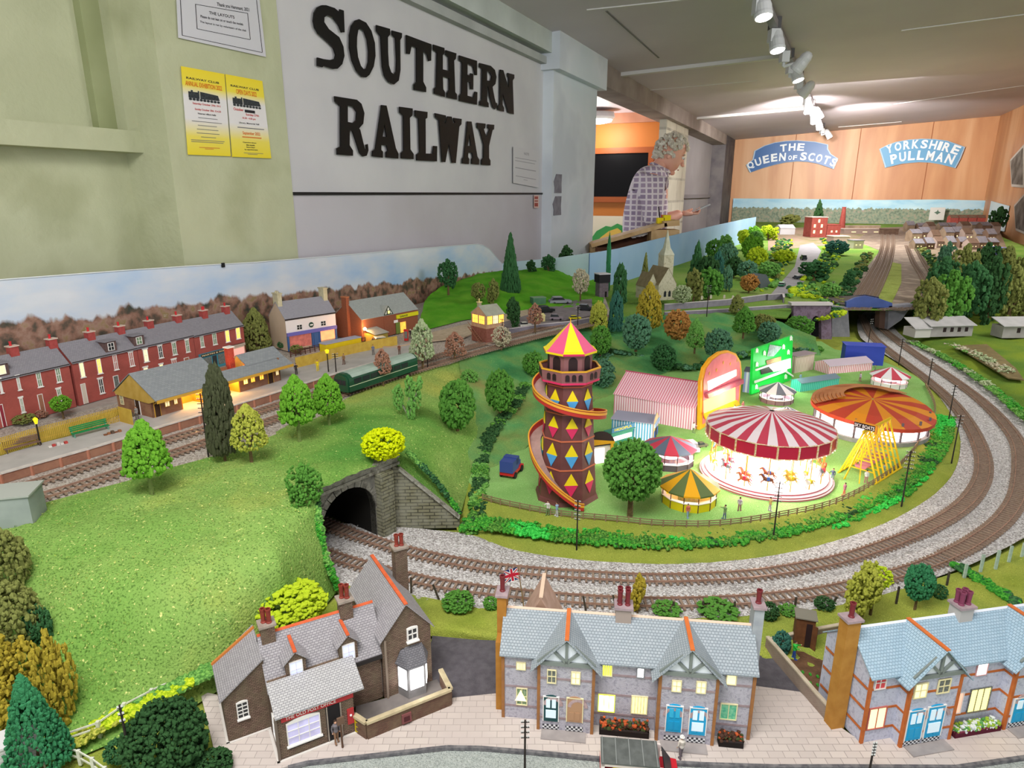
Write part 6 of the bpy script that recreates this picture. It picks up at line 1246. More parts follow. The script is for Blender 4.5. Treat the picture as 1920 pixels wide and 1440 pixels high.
for lab,pts,Yv in (('left grey abutment pier under the blue bridge',[(1560,573),(1590,577),(1594,640),(1560,645)],2.26),('brown right-hand pier under the blue bridge',[(1650,577),(1667,577),(1664,618),(1648,615)],2.3),('grey sloping wing wall right of the blue bridge',[(1667,574),(1712,570),(1690,600),(1664,618)],2.28)):
    l_,th_=face(pts,Yv,.03);g=G();g.slab(l_,th_);g.obj('abutment',gst if 'grey' in lab else mat('brown_pier','#6a5247'),None,False,lab,'abutment')
# ================================================================ FAIRGROUND
ZG=ZFG
def fp(px,py):return P(px,py,ZG)
gold=mat('gold_trim','#d9a02a',rough=.4);yel2=mat('fair_yellow','#ead21c',rough=.45);pnk=mat('fair_pink','#d1315f',rough=.45);skyb=mat('fair_blue','#4f9fd6',rough=.45);brw=mat('helter_brown','#70423f','#643a38',scale=60,rough=.5)
white_f=mat('fair_white','#ece6e6',rough=.45);red_f=mat('fair_red','#b32c42',rough=.4);glow=mat('fair_white_glow','#ffffff',emit=2.2,ecol='#fffaf0');bulbs=mat('fair_bulbs','#ffffff',emit=5,ecol='#fff3d8')
# ---- helter-skelter
hb=fp(1062,926);hz=lambda py:hgt(hb,1062,py)
hs_=thing('helter_skelter','tall brown helter-skelter tower with coloured diamonds, a spiral slide and pink and yellow roof','helter-skelter',hb,radians(4))
zt=hz(712);r0,r1=.0465,.0345;n8=8;ph8=pi/8
g=G();g.lathe([(r0+.004,0),(r0+.002,.006),(r0,.007),(r1,zt)],n8,ph=ph8);g.obj('tower',brw,hs_)
def rad(z):return r0+(r1-r0)*z/zt
rows_=[(.012,.056,pnk),(.058,.102,skyb),(.104,.144,pnk),(.146,.186,skyb)];sc_=zt/.19
for ri,(za,zb,lowm) in enumerate(rows_):
    za*=sc_;zb*=sc_;gy=G();gl=G()
    for i in range(n8):
        am=ph8+2*pi*(i+.5)/n8;zm=(za+zb)/2;ap=cos(pi/n8)
        def pt(u,z):r=rad(z)*ap+.0007;hw=rad(z)*sin(pi/n8);return (r*cos(am)-u*hw*sin(am),r*sin(am)+u*hw*cos(am),z)
        e=.0009
        def pl(a_,m_,G_):G_.slab([pt(*q) for q in a_],(e*cos(am),e*sin(am),0))
        pl([(-.62,zm),(.62,zm),(0,zb-.003)],0,gy);pl([(0,za+.003),(.62,zm),(-.62,zm)],0,gl)
    gy.obj('yellow_diamonds',yel2,hs_);gl.obj('lower_diamonds',lowm,hs_)
    g=G();g.lathe([(rad(zb),zb),(rad(zb)+.0014,zb+.0006),(rad(zb)+.0014,zb+.002),(rad(zb),zb+.0026)],n8,ph=ph8,cap=False);g.obj('band',mat('helter_band','#c26a4a',rough=.4),hs_)
zp=hz(708);zq=hz(684);g=G();g.lathe([(.030,zp-.004),(.0455,zp),(.0455,zp+.003)],n8,ph=ph8);o=g.obj('balcony_floor',pnk,hs_)
g=G();g.lathe([(.0455,zp+.003),(.047,zq),(.0455,zq),(.044,zp+.003)],n8,ph=ph8,cap=False);bw_=g.obj('balcony_wall',mat('helter_mauve','#86595a',rough=.5),hs_)
g=G();g.lathe([(.0475,zq-.001),(.0475,zq+.001),(.0445,zq+.001),(.0445,zq-.001)],n8,ph=ph8,cap=False);g.obj('balcony_rim',gold,hs_)
def archpts(am,r,w_,z0,z1,off):
    o=[]
    for u,z in [(-w_,z0),(w_,z0)]+[(w_*cos(pi*k/8),z1-w_+w_*sin(pi*k/8)) for k in range(9)]:o.append((r*cos(am)-u*sin(am),r*sin(am)+u*cos(am),z))
    return o
g=G()
for i in range(n8):
    am=ph8+2*pi*(i+.5)/n8
    for s in (-.0095,0,.0095) if i%2 else (-.005,.005):g.slab([(x-s*sin(am),y+s*cos(am),z) for x,y,z in archpts(am,.0465*cos(pi/8)+.0002,.003,zp+.006,zq-.004,0)],(.0008*cos(am),.0008*sin(am),0))
g.obj('balcony_arches',mat('helter_dark','#2a1a1c',rough=.6),bw_)
ze_=hz(656);g=G();g.lathe([(.033,zp),(.034,ze_)],n8,ph=ph8);rm_=g.obj('top_room',MC['helter_mauve'],hs_);g=G()
for i in range(n8):
    am=ph8+2*pi*(i+.5)/n8;g.slab(archpts(am,.0338*cos(pi/8),.0065,zp+.004,ze_-.004,0),(.0008*cos(am),.0008*sin(am),0))
g.obj('arched_openings',MC['helter_dark'],rm_)
za=hz(604);g=G();g.lathe([(.0405,ze_-.001),(.0408,ze_+.002)],n8,ph=ph8,mf=lambda j,i:i%2);o=g.obj('roof_fascia',[yel2,pnk],hs_)
g=G();g.lathe([(.0405,ze_+.002),(.036,ze_+.0045),(.0006,za)],n8,ph=ph8,mf=lambda j,i:i%2);g.obj('roof',[mat('roof_pink','#d9557f',rough=.45),yel2],hs_)
g=G();g.tube((0,0,za-.002),(0,0,za+.006),.0008,.0005);g.obj('finial',gold,hs_)
# slide
def slz(th):return zt*(.985-.45*(th-2.2)/(2*pi)) if th<pi+2*pi else max(.004,zt*(.985-.45*(3*pi-2.2)/(2*pi))*(1-(th-3*pi)/1.85))
fl=G();ow_=G();rim=G();und=G();N_=96;prev=None
for k in range(N_+1):
    th=2.2+(3*pi+1.83-2.2)*k/N_;z=slz(th);ri=rad(z)+.001;ro=ri+.0165;c,s=cos(th),sin(th)
    cur=[(ri*c,ri*s,z),(ro*c,ro*s,z),(ro*c,ro*s,z+.0085),((ro+.0016)*c,(ro+.0016)*s,z+.0085),((ro+.0016)*c,(ro+.0016)*s,z-.003),(ri*c,ri*s,z-.003),((ro+.0024)*c,(ro+.0024)*s,z+.0065),((ro+.0024)*c,(ro+.0024)*s,z+.0028)]
    if prev:
        for G_,ids in ((fl,(0,1)),(und,(4,5)),(ow_,(1,2)),(ow_,(2,3)),(ow_,(3,4))):a_,b2=ids;G_.add([prev[a_],prev[b2],cur[b2],cur[a_]],[(0,1,2,3)])
        rim.add([prev[6],prev[7],cur[7],cur[6]],[(0,1,2,3)]);rim.bar(prev[3],cur[3],.002,.0014)
    prev=cur
sl=fl.obj('slide',mat('slide_boards','#b08f86','#a3827a',scale=90),hs_);ow_.obj('slide_wall',mat('slide_red','#b8352f',rough=.45),sl);rim.obj('slide_rim',mat('slide_yellow','#e8a33a',rough=.4),sl);und.obj('slide_underside',brw,sl)
# ---- round canvas stalls
def cone_stall(label,px,py,r,wallh,eave,apex,c1,c2,wallm,n=12,ov=1.13,lit=1,name='round_stall',cat='stall',post=None,seg=1):
    p=fp(px,py);t=thing(name,label,cat,p,.1);k=2*pi/n
    g=G();g.lathe([(r,0),(r,wallh)],n,cap=False);g.lathe([(r*.93,wallh),(r*.93,0)],n,cap=False);w=g.obj('counter',wallm,t);g=G();g.lathe([(r*1.03,wallh),(r*1.03,wallh+.0012),(r*.86,wallh+.0012),(r*.86,wallh)],n,cap=False);g.obj('counter_top',white_f,w)
    g=G();g.lathe([(r*.92,.0012),(r*.5,.0014)],n);g.obj('floor_boards',white_f,t)
    for i in range(n):g=G();a=k*i;g.tube((r*cos(a),r*sin(a),0),(r*cos(a),r*sin(a),eave),.0007,.0007,5);g.obj('post',post or mat('stall_post','#4a3034'),t)
    g=G();g.lathe([(r*ov*.99,eave-.0025),(r*ov,eave),(r*.02,apex)],n,mf=lambda j,i:(i//seg)%2);g.obj('canopy',[c1,c2],t)
    g=G();g.lathe([(r*.4,.002),(r*.4,wallh*1.1),(r*.1,wallh*1.4)],10);g.obj('centre_display',mat('stall_display','#b5a593','#8f9fb0',scale=300),t)
    if lit:g=G();g.lathe([(r*.3,eave-.001),(r*.28,eave-.002)],10);g.obj('light_fitting',bulbs,t);lamp('POINT','stall_light',p+Vector((0,0,eave*.8)),lit,(1,.98,.94),.006)
    return t
og=mat('canvas_green','#5f6f3f',rough=.6);oy=mat('canvas_yellow','#e8a81c',rough=.55);cr_=mat('canvas_red','#c23e52',rough=.55);cg=mat('canvas_slate','#5f6b7c',rough=.6);cgr=mat('canvas_grey','#6f7480',rough=.6);cwh=mat('canvas_white','#e6e2e6',rough=.6)
cone_stall('round stall with yellow and olive canopy and yellow counter by the fence',1290,940,.0405,.0135,.028,.053,oy,og,mat('stall_yellow','#d6c218',rough=.5),12,lit=.15,seg=1)
cone_stall('round stall with red and slate canopy and dark counter',1254,868,.041,.0115,.032,.050,cr_,cg,mat('stall_dark','#4f4650',rough=.5),12,lit=.2)
cone_stall('small grey and white topped round stall in front of the green ride front',1455,752,.036,.010,.027,.045,cgr,cwh,mat('stall_mauve','#8a6f78',rough=.5),12,lit=.2)
cone_stall('small grey and white canopy just behind the big carousel roof',1472,800,.034,.01,.026,.043,cgr,cwh,MC['stall_mauve'],12,lit=0)
cone_stall('small red and white round stall at the far right of the fair',1666,722,.040,.011,.026,.046,cr_,cwh,white_f,12,lit=.2)
# ---- carousel
cb=fp(1434,889);ca=thing('carousel','large lit carousel with a red and white striped canopy and galloping horses','carousel',cb,.07)
cz=lambda py,dx=0:hgt(cb,1434+dx,py)
RP=.106;RC=.1
g=G();g.lathe([(RP,0),(RP,.003)],64);g.lathe([(RP-.003,.003),(RP-.003,.0055)],64);g.lathe([(RP-.009,.0055),(RP-.009,.0085)],64);g.obj('platform',mat('carousel_pink_white','#efe0e2',rough=.4),ca)
for r_,z_ in ((RP+.0004,.0015),(RP-.0026,.0042),(RP-.0086,.007)):g=G();g.lathe([(r_,z_-.0007),(r_,z_+.0007)],64,cap=False);g.obj('red_ring',red_f,ca)
zr0,zr1=.066,.087;zap=cz(770)
g=G();g.lathe([(RC,zr0),(RC,zr1)],20,cap=False);g.lathe([(RC-.002,zr1),(RC-.002,zr0)],20,cap=False);rb_=g.obj('rounding_boards',mat('carousel_crimson','#b0203f',rough=.35),ca)
g=G()
for z_ in (zr0,zr1):g.path([(RC*cos(2*pi*i/20)*1.005,RC*sin(2*pi*i/20)*1.005,z_) for i in range(21)],.001,5)
for i in range(20):a=2*pi*i/20;g.bar((RC*1.006*cos(a),RC*1.006*sin(a),zr0),(RC*1.006*cos(a),RC*1.006*sin(a),zr1),.0022,.0022)
g.obj('gilded_edges',mat('carousel_gilt','#c9a05a','#e8dcc0',scale=400,rough=.35),rb_)
g=G()
for i in range(60):a=2*pi*i/60;g.ball((RC*1.012*cos(a),RC*1.012*sin(a),zr0+.0005),.0007,0,1)
g.obj('bulb_string',bulbs,rb_)
g=G();g.lathe([(RC*1.01,zr1),(RC*.72,zr1+(zap-zr1)*.42),(.004,zap)],40,mf=lambda j,i:i%2,cap=False);g.obj('canopy',[mat('carousel_red','#bf4257',rough=.35),mat('carousel_cream','#e3d6da',rough=.35)],ca)
g=G();g.lathe([(RC*.98,zr1-.001),(.01,zr1+.001)],40,cap=False);g.obj('ceiling_boards',white_f,ca)
g=G();g.lathe([(.030,.0085),(.030,.012),(.024,.014),(.022,.05),(.03,.06),(.034,zr1)],16);g.obj('centre_drum',mat('carousel_cream_gilt','#f2e2c0','#e6cf9a',scale=120,rough=.4),ca)
g=G();g.lathe([(.048,.0725),(.045,.0715)],24);g.obj('light_ring',bulbs,ca)
hcols=[mat('horse_tan','#a5623c'),mat('horse_white','#e9e2dc'),mat('horse_brown','#6f3f28'),mat('horse_dapple','#8a8f96'),mat('horse_palomino','#c99a4a')];hsad=[mat('saddle_red','#c9304a'),mat('saddle_yellow','#e0c02a'),mat('saddle_blue','#3f63b0')]
def horse(mh,ms):
    g=G();g.ball((0,0,.0),.0046,0,2,(1.75,.75,.85));g.ball((.005,0,.0008),.0037,0,1,(1.1,.8,1));g.tube((.0055,0,.001),(.0105,0,.0075),.0026,.0014,7);g.tube((.0098,0,.0078),(.0145,0,.0052),.0017,.001,6)
    for sx,k1,k2 in ((.0055,(.0105,-.0042),(.0085,-.008)),(.005,(.009,-.0052),(.0115,-.0078)),(-.006,(-.0075,-.0052),(-.0115,-.0085)),(-.0055,(-.009,-.0048),(-.013,-.0066))):
        y=.0014 if k1[0] in (.0105,-.0075) else -.0014;g.tube((sx,y,-.001),(k1[0],y,k1[1]),.0013,.0008,5);g.tube((k1[0],y,k1[1]),(k2[0],y,k2[1]),.0008,.0006,5)
    g.tube((-.0075,0,.0018),(-.0125,0,-.002),.001,.0005,5,1);g.tube((.0055,0,.0048),(.0095,0,.0092),.0009,.0005,5,1);g.box(-.0022,.0022,-.0034,.0034,-.001,.0046,1);return g.mesh('horse',[mh,ms])
hm_=[horse(a_,hsad[i%3]) for i,a_ in enumerate(hcols)];gp2=G();gp2.tube((0,0,0),(0,0,.0795),.0008,.0008,6);mpole=gp2.mesh('brass_pole',mat('brass_pole','#c99a3a',rough=.3,metal=.6))
for ring,(rr_,nn_) in enumerate(((.088,16),(.066,12))):
    for i in range(nn_):
        a=2*pi*(i+.3*ring)/nn_;p_=link('pole',mpole,ca,loc=(rr_*cos(a),rr_*sin(a),.0085));h_=link('horse',hm_[(i*2+ring)%5],p_,loc=(0,0,.018+.006*sin(i*2.3+ring)),rz=a-pi/2)
for a in (.5,2.6,4.4):lamp('POINT','carousel_light',cb+Vector((.055*cos(a),.055*sin(a),.058)),.62,(1,.97,.9),.01)
# ---- striped sheds and booths
def shed(label,A0,A1,dpt,eh_,rh,wm,rm,name='striped_shed',ridge_in_depth=False,parts=()):
    A_=fp(*A0);B2=fp(*A1);d=B2-A_;t=thing(name,label,'booth',A_,atan2(d.y,d.x));w=d.length
    if rh:gable_walls(t,0,w,0,dpt,eh_,rh,wm);gable_roof(t,0,w,0,dpt,eh_,rh,rm,ov=.003)
    else:g=G();g.box(0,w,0,dpt,0,eh_);g.obj('walls',wm,t);g=G();g.box(-.002,w+.002,-.004,dpt+.002,eh_,eh_+.0015);g.obj('roof',rm,t)
    return t,w
spw=mstripe('pink_white_stripes','#c5808f','#e4d3da',.0052);spr=mstripe('pink_white_roof_stripes','#d0798c','#e6c8d0',.0052);sbw=mstripe('blue_white_stripes','#4fa3c9','#dfe6ee',.0052)
t_,w_=shed('big pink and white striped shed with a matching striped roof',(1150,778),(1301,807),.12,.048,.034,spw,spr)
g=G();g.box(-.003,w_+.003,.058,.062,.083,.0845);g.obj('pink_ridge',mat('pink_ridge','#b5566c'),t_)
t_,w_=shed('blue and white striped booth with a lilac roof and a yellow striped front',(1146,818),(1222,828),.05,.036,0,sbw,mat('lilac_roof','#9b9cb0',rough=.6))
sys_=mstripe('yellow_grey_stripes','#d9b83a','#a9a0b4',.004);g=G();T_=SR_(w_+.0005,0);g.at(T_);g.slab([(0,0,0),(.05,0,0),(.05,0,.036),(.03,0,.049),(.012,0,.045),(0,0,.036)],(0,-.002,0));fr_=g.obj('decorated_front',sys_,t_);g=G(T_);g.box(.002,.048,-.0045,-.002,.027,.034);g.obj('name_board',mat('pale_blue_board','#a9c0e0'),fr_);g=G(T_);addtext(g,'HOUSE OF FUN',(.004,-.0048,.0285),(1,0,0),(0,0,1),.042,.004);g.obj('name_lettering',mat('board_blue_letters','#4f6fae'),fr_)
g=G(T_);g.box(.018,.03,-.0028,-.002,0,.024);g.obj('doorway',MC['helter_dark'],fr_);g=G(T_);g.box(.004,.015,-.003,-.002,.002,.018);g.box(.034,.046,-.003,-.002,.002,.018);g.obj('blue_panels',mat('front_blue','#3f5f9c'),fr_)
t_,w_=shed('green open booth with a lit counter beside the blue striped booth',(1145,838),(1186,826),.016,.026,0,mat('booth_green','#3f8a72',rough=.5),MC['booth_green'])
g=G();g.box(.004,w_-.004,-.0012,0,.010,.018);g.obj('lit_counter',glow,t_);g=G();g.box(0,w_,-.002,0,.0275,.036);o=g.obj('sign_board',mat('booth_sign','#4f7fa0'),t_);g=G();addtext(g,'HOOPLA',(.006,-.0024,.0295),(1,0,0),(0,0,1),w_-.012,.005);g.obj('sign_lettering',yel2,o)
bt=fp(1120,870);t_=thing('lit_booth','tall white-lit booth front with a dark arch and yellow panel behind the helter-skelter','booth',bt,radians(20));g=G();g.box(-.02,.025,0,.03,0,.032);g.obj('body',white_f,t_);g=G();g.box(-.016,.012,-.0012,0,.002,.028);g.obj('lit_panel',glow,t_)
g=G();g.slab([(.029*cos(pi*k/12)+.002,0,.034+.026*sin(pi*k/12)) for k in range(13)],(0,-.003,0));g.obj('dark_arch',MC['helter_dark'],t_);g=G();g.slab([(.022,-.004,.0),(.03,-.004,.0),(.03,-.004,.04),(-.012,-.004,.048),(-.012,-.004,.037),(.022,-.004,.037)],(0,-.001,0));g.obj('yellow_panel',mat('booth_yellow','#d9a21c'),t_)
def trace(name,label,cat,A0,A1,base_pts,m,th=.004,Aw=None):
    """upright show front standing on the lawn between pixels A0 and A1, outlined from pixels"""
    A_=fp(*A0);B2=fp(*A1);d=B2-A_;f=Fr(A_,math.degrees(atan2(d.y,d.x)),ZG);t=thing(name,label,cat,A_,f.rz);return t,f,d.length
def fpoly(f,pts,y,th):return [(f.Y(px,py,y)[0],y,f.Y(px,py,y)[1]) for px,py in pts],(0,th,0)
# arched pink and yellow show front
t_,f,L_=trace('arched_show_front','arched pink and yellow show front with a blazing lit balcony','ride front',(1313,806),(1384,760),None,None)
ol=[(1312,806),(1314,715),(1320,690),(1333,672),(1350,660),(1365,657),(1380,663),(1389,678),(1391,700),(1386,762)]
a_,th_=fpoly(f,ol,0,.006);c_=sum((Vector(p) for p in a_),Vector())/len(a_)
g=G();g.tess([a_],th_);g.obj('yellow_border',mat('front_yellow','#eaa21c',rough=.5),t_)
g=G();g.tess([[tuple(c_+(Vector(p)-c_)*.9+Vector((0,-.0005,0))) for p in a_]],(0,-.0008,0));g.obj('pink_panel',mat('front_pink','#dc7684','#d0687a',scale=40,rough=.5),t_)
a_,th_=fpoly(f,[(1327,715),(1380,693),(1380,704),(1328,732)],-.0016,-.001);g=G();g.slab(a_,th_);g.obj('lit_balcony',mat('balcony_glow','#ffffff',emit=4,ecol='#fff0d0'),t_)
a_,th_=fpoly(f,[(1320,738),(1388,710),(1388,718),(1322,746)],-.0016,-.008);g=G();g.slab(a_,th_);g.obj('canopy',mat('front_maroon','#a34a62',rough=.5),t_)
a_,th_=fpoly(f,[(1319,752),(1378,726),(1378,752),(1320,776)],-.0016,-.001);g=G();g.slab(a_,th_);g.obj('lit_stage',mat('stage_glow','#ffd83a','#ff9a3a',scale=70,emit=2.2,ecol='#ffe070'),t_)
a_,th_=fpoly(f,[(1318,776),(1380,750),(1386,758),(1322,786)],-.006,-.003);g=G();g.slab(a_,th_);g.obj('steps',mat('step_yellow','#e6b41c'),t_)
g=G()
for k in range(5):x,z=f.Y(1330+k*13,700-k*6-(8 if k in (2,) else 0),-.0016);g.ball((x,-.002,z),.0028,0,1,(1,.2,1.5))
g.obj('gold_motifs',gold,t_);lamp('POINT','show_front_light',f.M@Vector((L_/2,-.03,.05)),.3,(1,.85,.5),.01)
# green ride front
t_,f,L_=trace('green_ride_front','tall bright green ride front with white figures and a zigzag ramp','ride front',(1410,742),(1486,712),None,None)
a_,th_=fpoly(f,[(1409,740),(1413,655),(1487,629),(1484,712)],0,.006);g=G();g.slab(a_,th_);g.obj('green_board',mat('ride_green','#12b83c','#18c846',scale=40,rough=.5,emit=.15,ecol='#12c83c'),t_)
def bit(pts,m,nm,y=-.001,th=-.001):a_,th_=fpoly(f,pts,y,th);g=G();g.tess([a_],th_);return g.obj(nm,m,t_)
bit([(1438,668),(1443,646),(1466,650),(1450,668)],mat('ride_grey','#b5bcc0','#8f979c',scale=200),'grey_mask');bit([(1436,676),(1464,668),(1464,678),(1438,684)],mat('ride_brown','#a5785a'),'brown_board');bit([(1438,684),(1482,672),(1482,690),(1450,697)],glow,'lit_opening')
bit([(1425,690),(1450,683),(1450,697),(1427,702)],MC['helter_dark'],'dark_opening')
for pts in ([(1416,692),(1453,679),(1453,682),(1416,695)],[(1414,714),(1474,692),(1474,696),(1414,718)]):bit(pts,white_f,'ramp_rail',-.002,-.003)
bit([(1472,694),(1486,704),(1486,707),(1472,698)],white_f,'ramp_rail',-.002,-.003)
for k,(x,y) in enumerate(((1419,657),(1433,662),(1469,650),(1483,634),(1419,683),(1478,660),(1418,725),(1473,706))):bit([(x-2,y+5),(x-2,y-2),(x,y-5),(x+2.4,y-2),(x+2,y+5),(x,y+3)],white_f,'ghost_figure')
lamp('POINT','ride_front_light',f.M@Vector((L_/2,-.03,.06)),.16,(.7,1,.75),.01)
t_,w_=shed('small blue and white shed between the arched front and the green front',(1392,735),(1412,738),.03,.052,.006,mstripe('pale_blue_stripes','#8f9fd0','#d9dfec',.01),mat('dark_slate_top','#5f6270'))
t_,w_=shed('cream striped booth with a grey arch behind the green front',(1489,700),(1524,693),.03,.045,0,mstripe('cream_stripes','#b59a88','#ded2c4',.006),mat('mauve_top','#9f8f94'))
t_,w_=shed('long teal striped stall with a grey roof',(1500,735),(1572,724),.03,.022,.006,mstripe('teal_stripes','#2fa79a','#5fc9b6',.006),mat('stall_grey_roof','#6f8290'))
t_,w_=shed('red and white striped booth beside the blue shed',(1553,702),(1634,694),.05,.022,.010,mstripe('rose_white_stripes','#c9707e','#efe3e6',.006),mat('pale_lilac_canvas','#c0b0bc',rough=.6))
t_,w_=shed('plain bright blue shed at the back of the fair by the lower track',(1582,682),(1655,686),.045,.052,0,mat('bright_blue_shed','#3448b4',rough=.5),mat('bright_blue_roof','#3c52c0',rough=.5))
# ---- waltzer
wb_=fp(1628,803);wz=thing('waltzer','wide waltzer ride with a tilted orange and red striped roof and lit white sides','ride',wb_,.05);RW_=.105
g=G();g.lathe([(RW_,0),(RW_,.008)],40);g.obj('platform',mat('waltzer_deck','#8f8f8a','#7a7f7c',scale=60),wz)
g=G();g.lathe([(RW_*.93,.008),(RW_*.93,.032)],32,cap=False);g.obj('lit_sides',mat('waltzer_glow','#ffffff',emit=2.4,ecol='#ffffff'),wz)
for i in range(16):a=2*pi*i/16;g=G();g.bar((RW_*.97*cos(a),RW_*.97*sin(a),.008),(RW_*.97*cos(a),RW_*.97*sin(a),.046),.003,.003);g.obj('upright',mat('waltzer_upright','#6a5f66'),wz)
tilt=lambda a:.009*sin(a)+.003*sin(2*a)
vs=[];n_=40;k=0;mo=mat('waltzer_orange','#d98a1c',rough=.45);mr=mat('waltzer_red','#b8402c',rough=.45);mw=mat('waltzer_wood','#b87448','#a5633a','#bf8052',scale=20,rough=.5)
g=G();prof=[(1.06,.040),(1.06,.047),(.75,.054),(.42,.0575),(.02,.0615)]
for j,(r,z) in enumerate(prof):
    for i in range(n_):a=2*pi*i/n_;vs.append((RW_*r*cos(a),RW_*r*sin(a),z+tilt(a)*r))
fs=[];ms_=[]
for j in range(len(prof)-1):
    for i in range(n_):fs.append((j*n_+i,j*n_+(i+1)%n_,(j+1)*n_+(i+1)%n_,(j+1)*n_+i));ms_.append(1 if j==0 else (i//2)%2)
g.v=vs;g.f=fs;g.m=ms_;g.obj('canopy',[mo,mr],wz)
g=G()
for kk in range(8):
    r1_=1.05-kk*.07;r2_=r1_-.063;pts=[]
    for r in (r1_,r2_):
        row=[]
        for i in range(25):a=radians(25)+radians(150)*i/24;z=.0475+(1.06-r)/.31*.0068+tilt(a)*r+.003*kk*.2+.001;row.append((RW_*r*cos(a),RW_*r*sin(a),z+.0014+.0012*(r==r1_)))
        pts.append(row)
    g.grid(pts);g.grid([[(x,y,z-.0016) for x,y,z in pts[0]],pts[0]])
g.obj('rear_boarded_roof',mw,wz)
for a in (3.6,5.2):lamp('POINT','waltzer_light',wb_+Vector((.06*cos(a),.06*sin(a),.03)),.4,(1,1,.98),.01)
# ---- swing boats: row of yellow A-frames
A_=fp(1608,896);t_=thing('swing_boats','row of bright yellow A-frames for swing boats with a lettered sign on top','ride',A_,radians(40));f=Fr(A_,40,ZG)
sy=mat('swing_yellow','#e8c21c','#dcb414',scale=50,rough=.4);hh=.082;nfr=7
for k in range(nfr):
    x=k*.016;g=G()
    g.bar((x,-.030,0),(x,0,hh),.0022,.0026);g.bar((x,.030,0),(x,0,hh),.0022,.0026)
    for zz in (.2,.4,.62):yy=.030*(1-zz);g.bar((x,-yy,hh*zz),(x,yy,hh*zz),.0012,.0016)
    g.obj('a_frame',sy,t_)
g=G();g.bar((-.006,0,hh),(nfr*.016-.01,0,hh),.003,.0035);g.obj('top_beam',sy,t_)
for s in (-1,1):g=G();g.bar((-.005,s*.030,.001),(nfr*.016-.01,s*.030,.001),.002,.002);g.obj('ground_beam',sy,t_)
for s in (-1,1):g=G();g.bar((-.022,s*.012,0),(0,0,hh*.8),.0016,.0018);g.obj('brace',sy,t_)
for k in range(nfr-1):
    x=(k+.5)*.016;g=G();g.slab([(x-.004,-.010,.020),(x-.004,.010,.020),(x-.004,.006,.014),(x-.004,-.006,.014)],(.008,0,0))
    for s in (-1,1):g.tube((x,s*.009,.02),(x,0,hh-.002),.0004,.0004,4)
    g.obj('boat',[mat('boat_pink','#b5707c')],t_)
g=G();g.slab([(-.004,-.0165,hh+.004),(-.004,.0165,hh+.004),(-.004,.0165,hh+.0135),(-.004,-.0165,hh+.0135)],(.002,0,0));sg=g.obj('sign_board',MC['helter_dark'],t_);g=G();g.bar((-.003,-.018,hh+.0145),(-.003,.018,hh+.0145),.004,.002);g.bar((-.003,-.018,hh),(-.003,-.018,hh+.0145),.003,.003);g.obj('sign_frame',mat('sign_orange','#d9902c'),sg)
g=G();addtext(g,'SKY BOATS',(-.0043,.0155,hh+.0055),(0,-1,0),(0,0,1),.031,.006);g.obj('sign_lettering',white_f,sg)
# ---- vehicles and crowd
lv=thing('lorry','blue and red showman lorry parked left of the helter-skelter','lorry',fp(963,884),radians(250));g=G();g.box(-.012,.034,-.012,.012,.006,.012);g.box(-.016,-.01,-.0125,.0125,.003,.010);g.obj('red_chassis',mat('lorry_red','#c4252c',rough=.35),lv);g=G();g.box(.006,.036,-.0115,.0115,.012,.031);g.slab([(-.010,-.009,.012),(.006,-.009,.012),(.006,-.009,.023),(-.010,-.009,.02)],(0,.018,0));g.slab([(.002,-.0115,.02),(.018,-.0115,.02),(.018,-.0115,.033),(.004,-.0115,.032)],(0,.023,0));g.obj('blue_body',mat('lorry_blue','#3a4a8c',rough=.35),lv)
g=G();g.box(.0012,.0022,-.0095,.0095,.0235,.0305);g.obj('windscreen',dark_pane,lv);g=G();g.box(-.0108,-.0098,-.006,.006,.011,.019);g.obj('radiator',mat('lorry_grille','#b9b9bd',rough=.3,metal=.5),lv)
for x in (-.006,.026):
    for y in (-.0135,.0105):g=G();g.tube((x,y,.0055),(x,y+.003,.0055),.0055,.0055,14);g.obj('wheel',MC['tyre_black'],lv)
car('car','white rounded car behind the red and slate stall',fp(1292,842),radians(100),.05,mat('car_white','#d9d9dc',rough=.3),tall=1.25)
car('tractor','small dark tractor by the striped shed corner',fp(1316,838),radians(20),.022,mat('tractor_dark','#5c5a4c',rough=.5),tall=1.6)
cw_=['#d9d3cf','#8fa6c4','#c46a5a','#6f8a5a','#b5a0b5','#d0b070','#5a6a8a','#a56a7a','#c9c9c9','#7a9a9a','#e0d6c0','#94606a']
cp=[(1027,965,'grey-blue figure by the fence left of the helter-skelter foot'),(1044,968,'brown figure by the fence at the helter-skelter foot'),(1289,971,'pale blue figure before the yellow stall'),(1358,973,'pink and white figure at the fence right of the yellow stall'),(1386,958,'grey figure bending near the carousel steps'),(1443,958,'tan figure before the middle of the carousel'), (1560,902,'pink and white figure at the right of the carousel'),(1582,930,'tall pale blue figure between the carousel and swing boats'),(1623,905,'dark figure pushing something by the swing boats'),(1655,893,'blue-grey figure behind the swing boats by the fence'),(1376,778,'yellow figure at the steps of the arched front'),(1392,770,'green figure between the two tall ride fronts'), (1300,812,'pink figure beside the striped shed'),(1500,716,'figure in white beside the teal stall'),(1519,692,'figure in bright yellow by the cream booth'),(1640,700,'blue figure near the small red and white stall'),(1612,715,'figure in white before the red and white booth'),(1700,816,'grey figure group member at the right edge of the lawn')]
for i,(x,y,lab) in enumerate(cp):person('figure','miniature '+lab,fp(x,y),U(0,6.28),cw_[i%12],cw_[(i*5+3)%12],h=.022,arms=(i%3==0,0))
rail_fence('brown ranch fence curving round the front of the fairground',[P(x,y,ZG-.001) for x,y in ((905,938),(950,950),(1050,969),(1150,979),(1250,988),(1350,987),(1450,973),(1560,948),(1640,908),(1700,862),(1742,802),(1752,765),(1735,724))],.011,mat('ranch_fence','#8f7a5c','#7d6a4e',scale=100),.016)
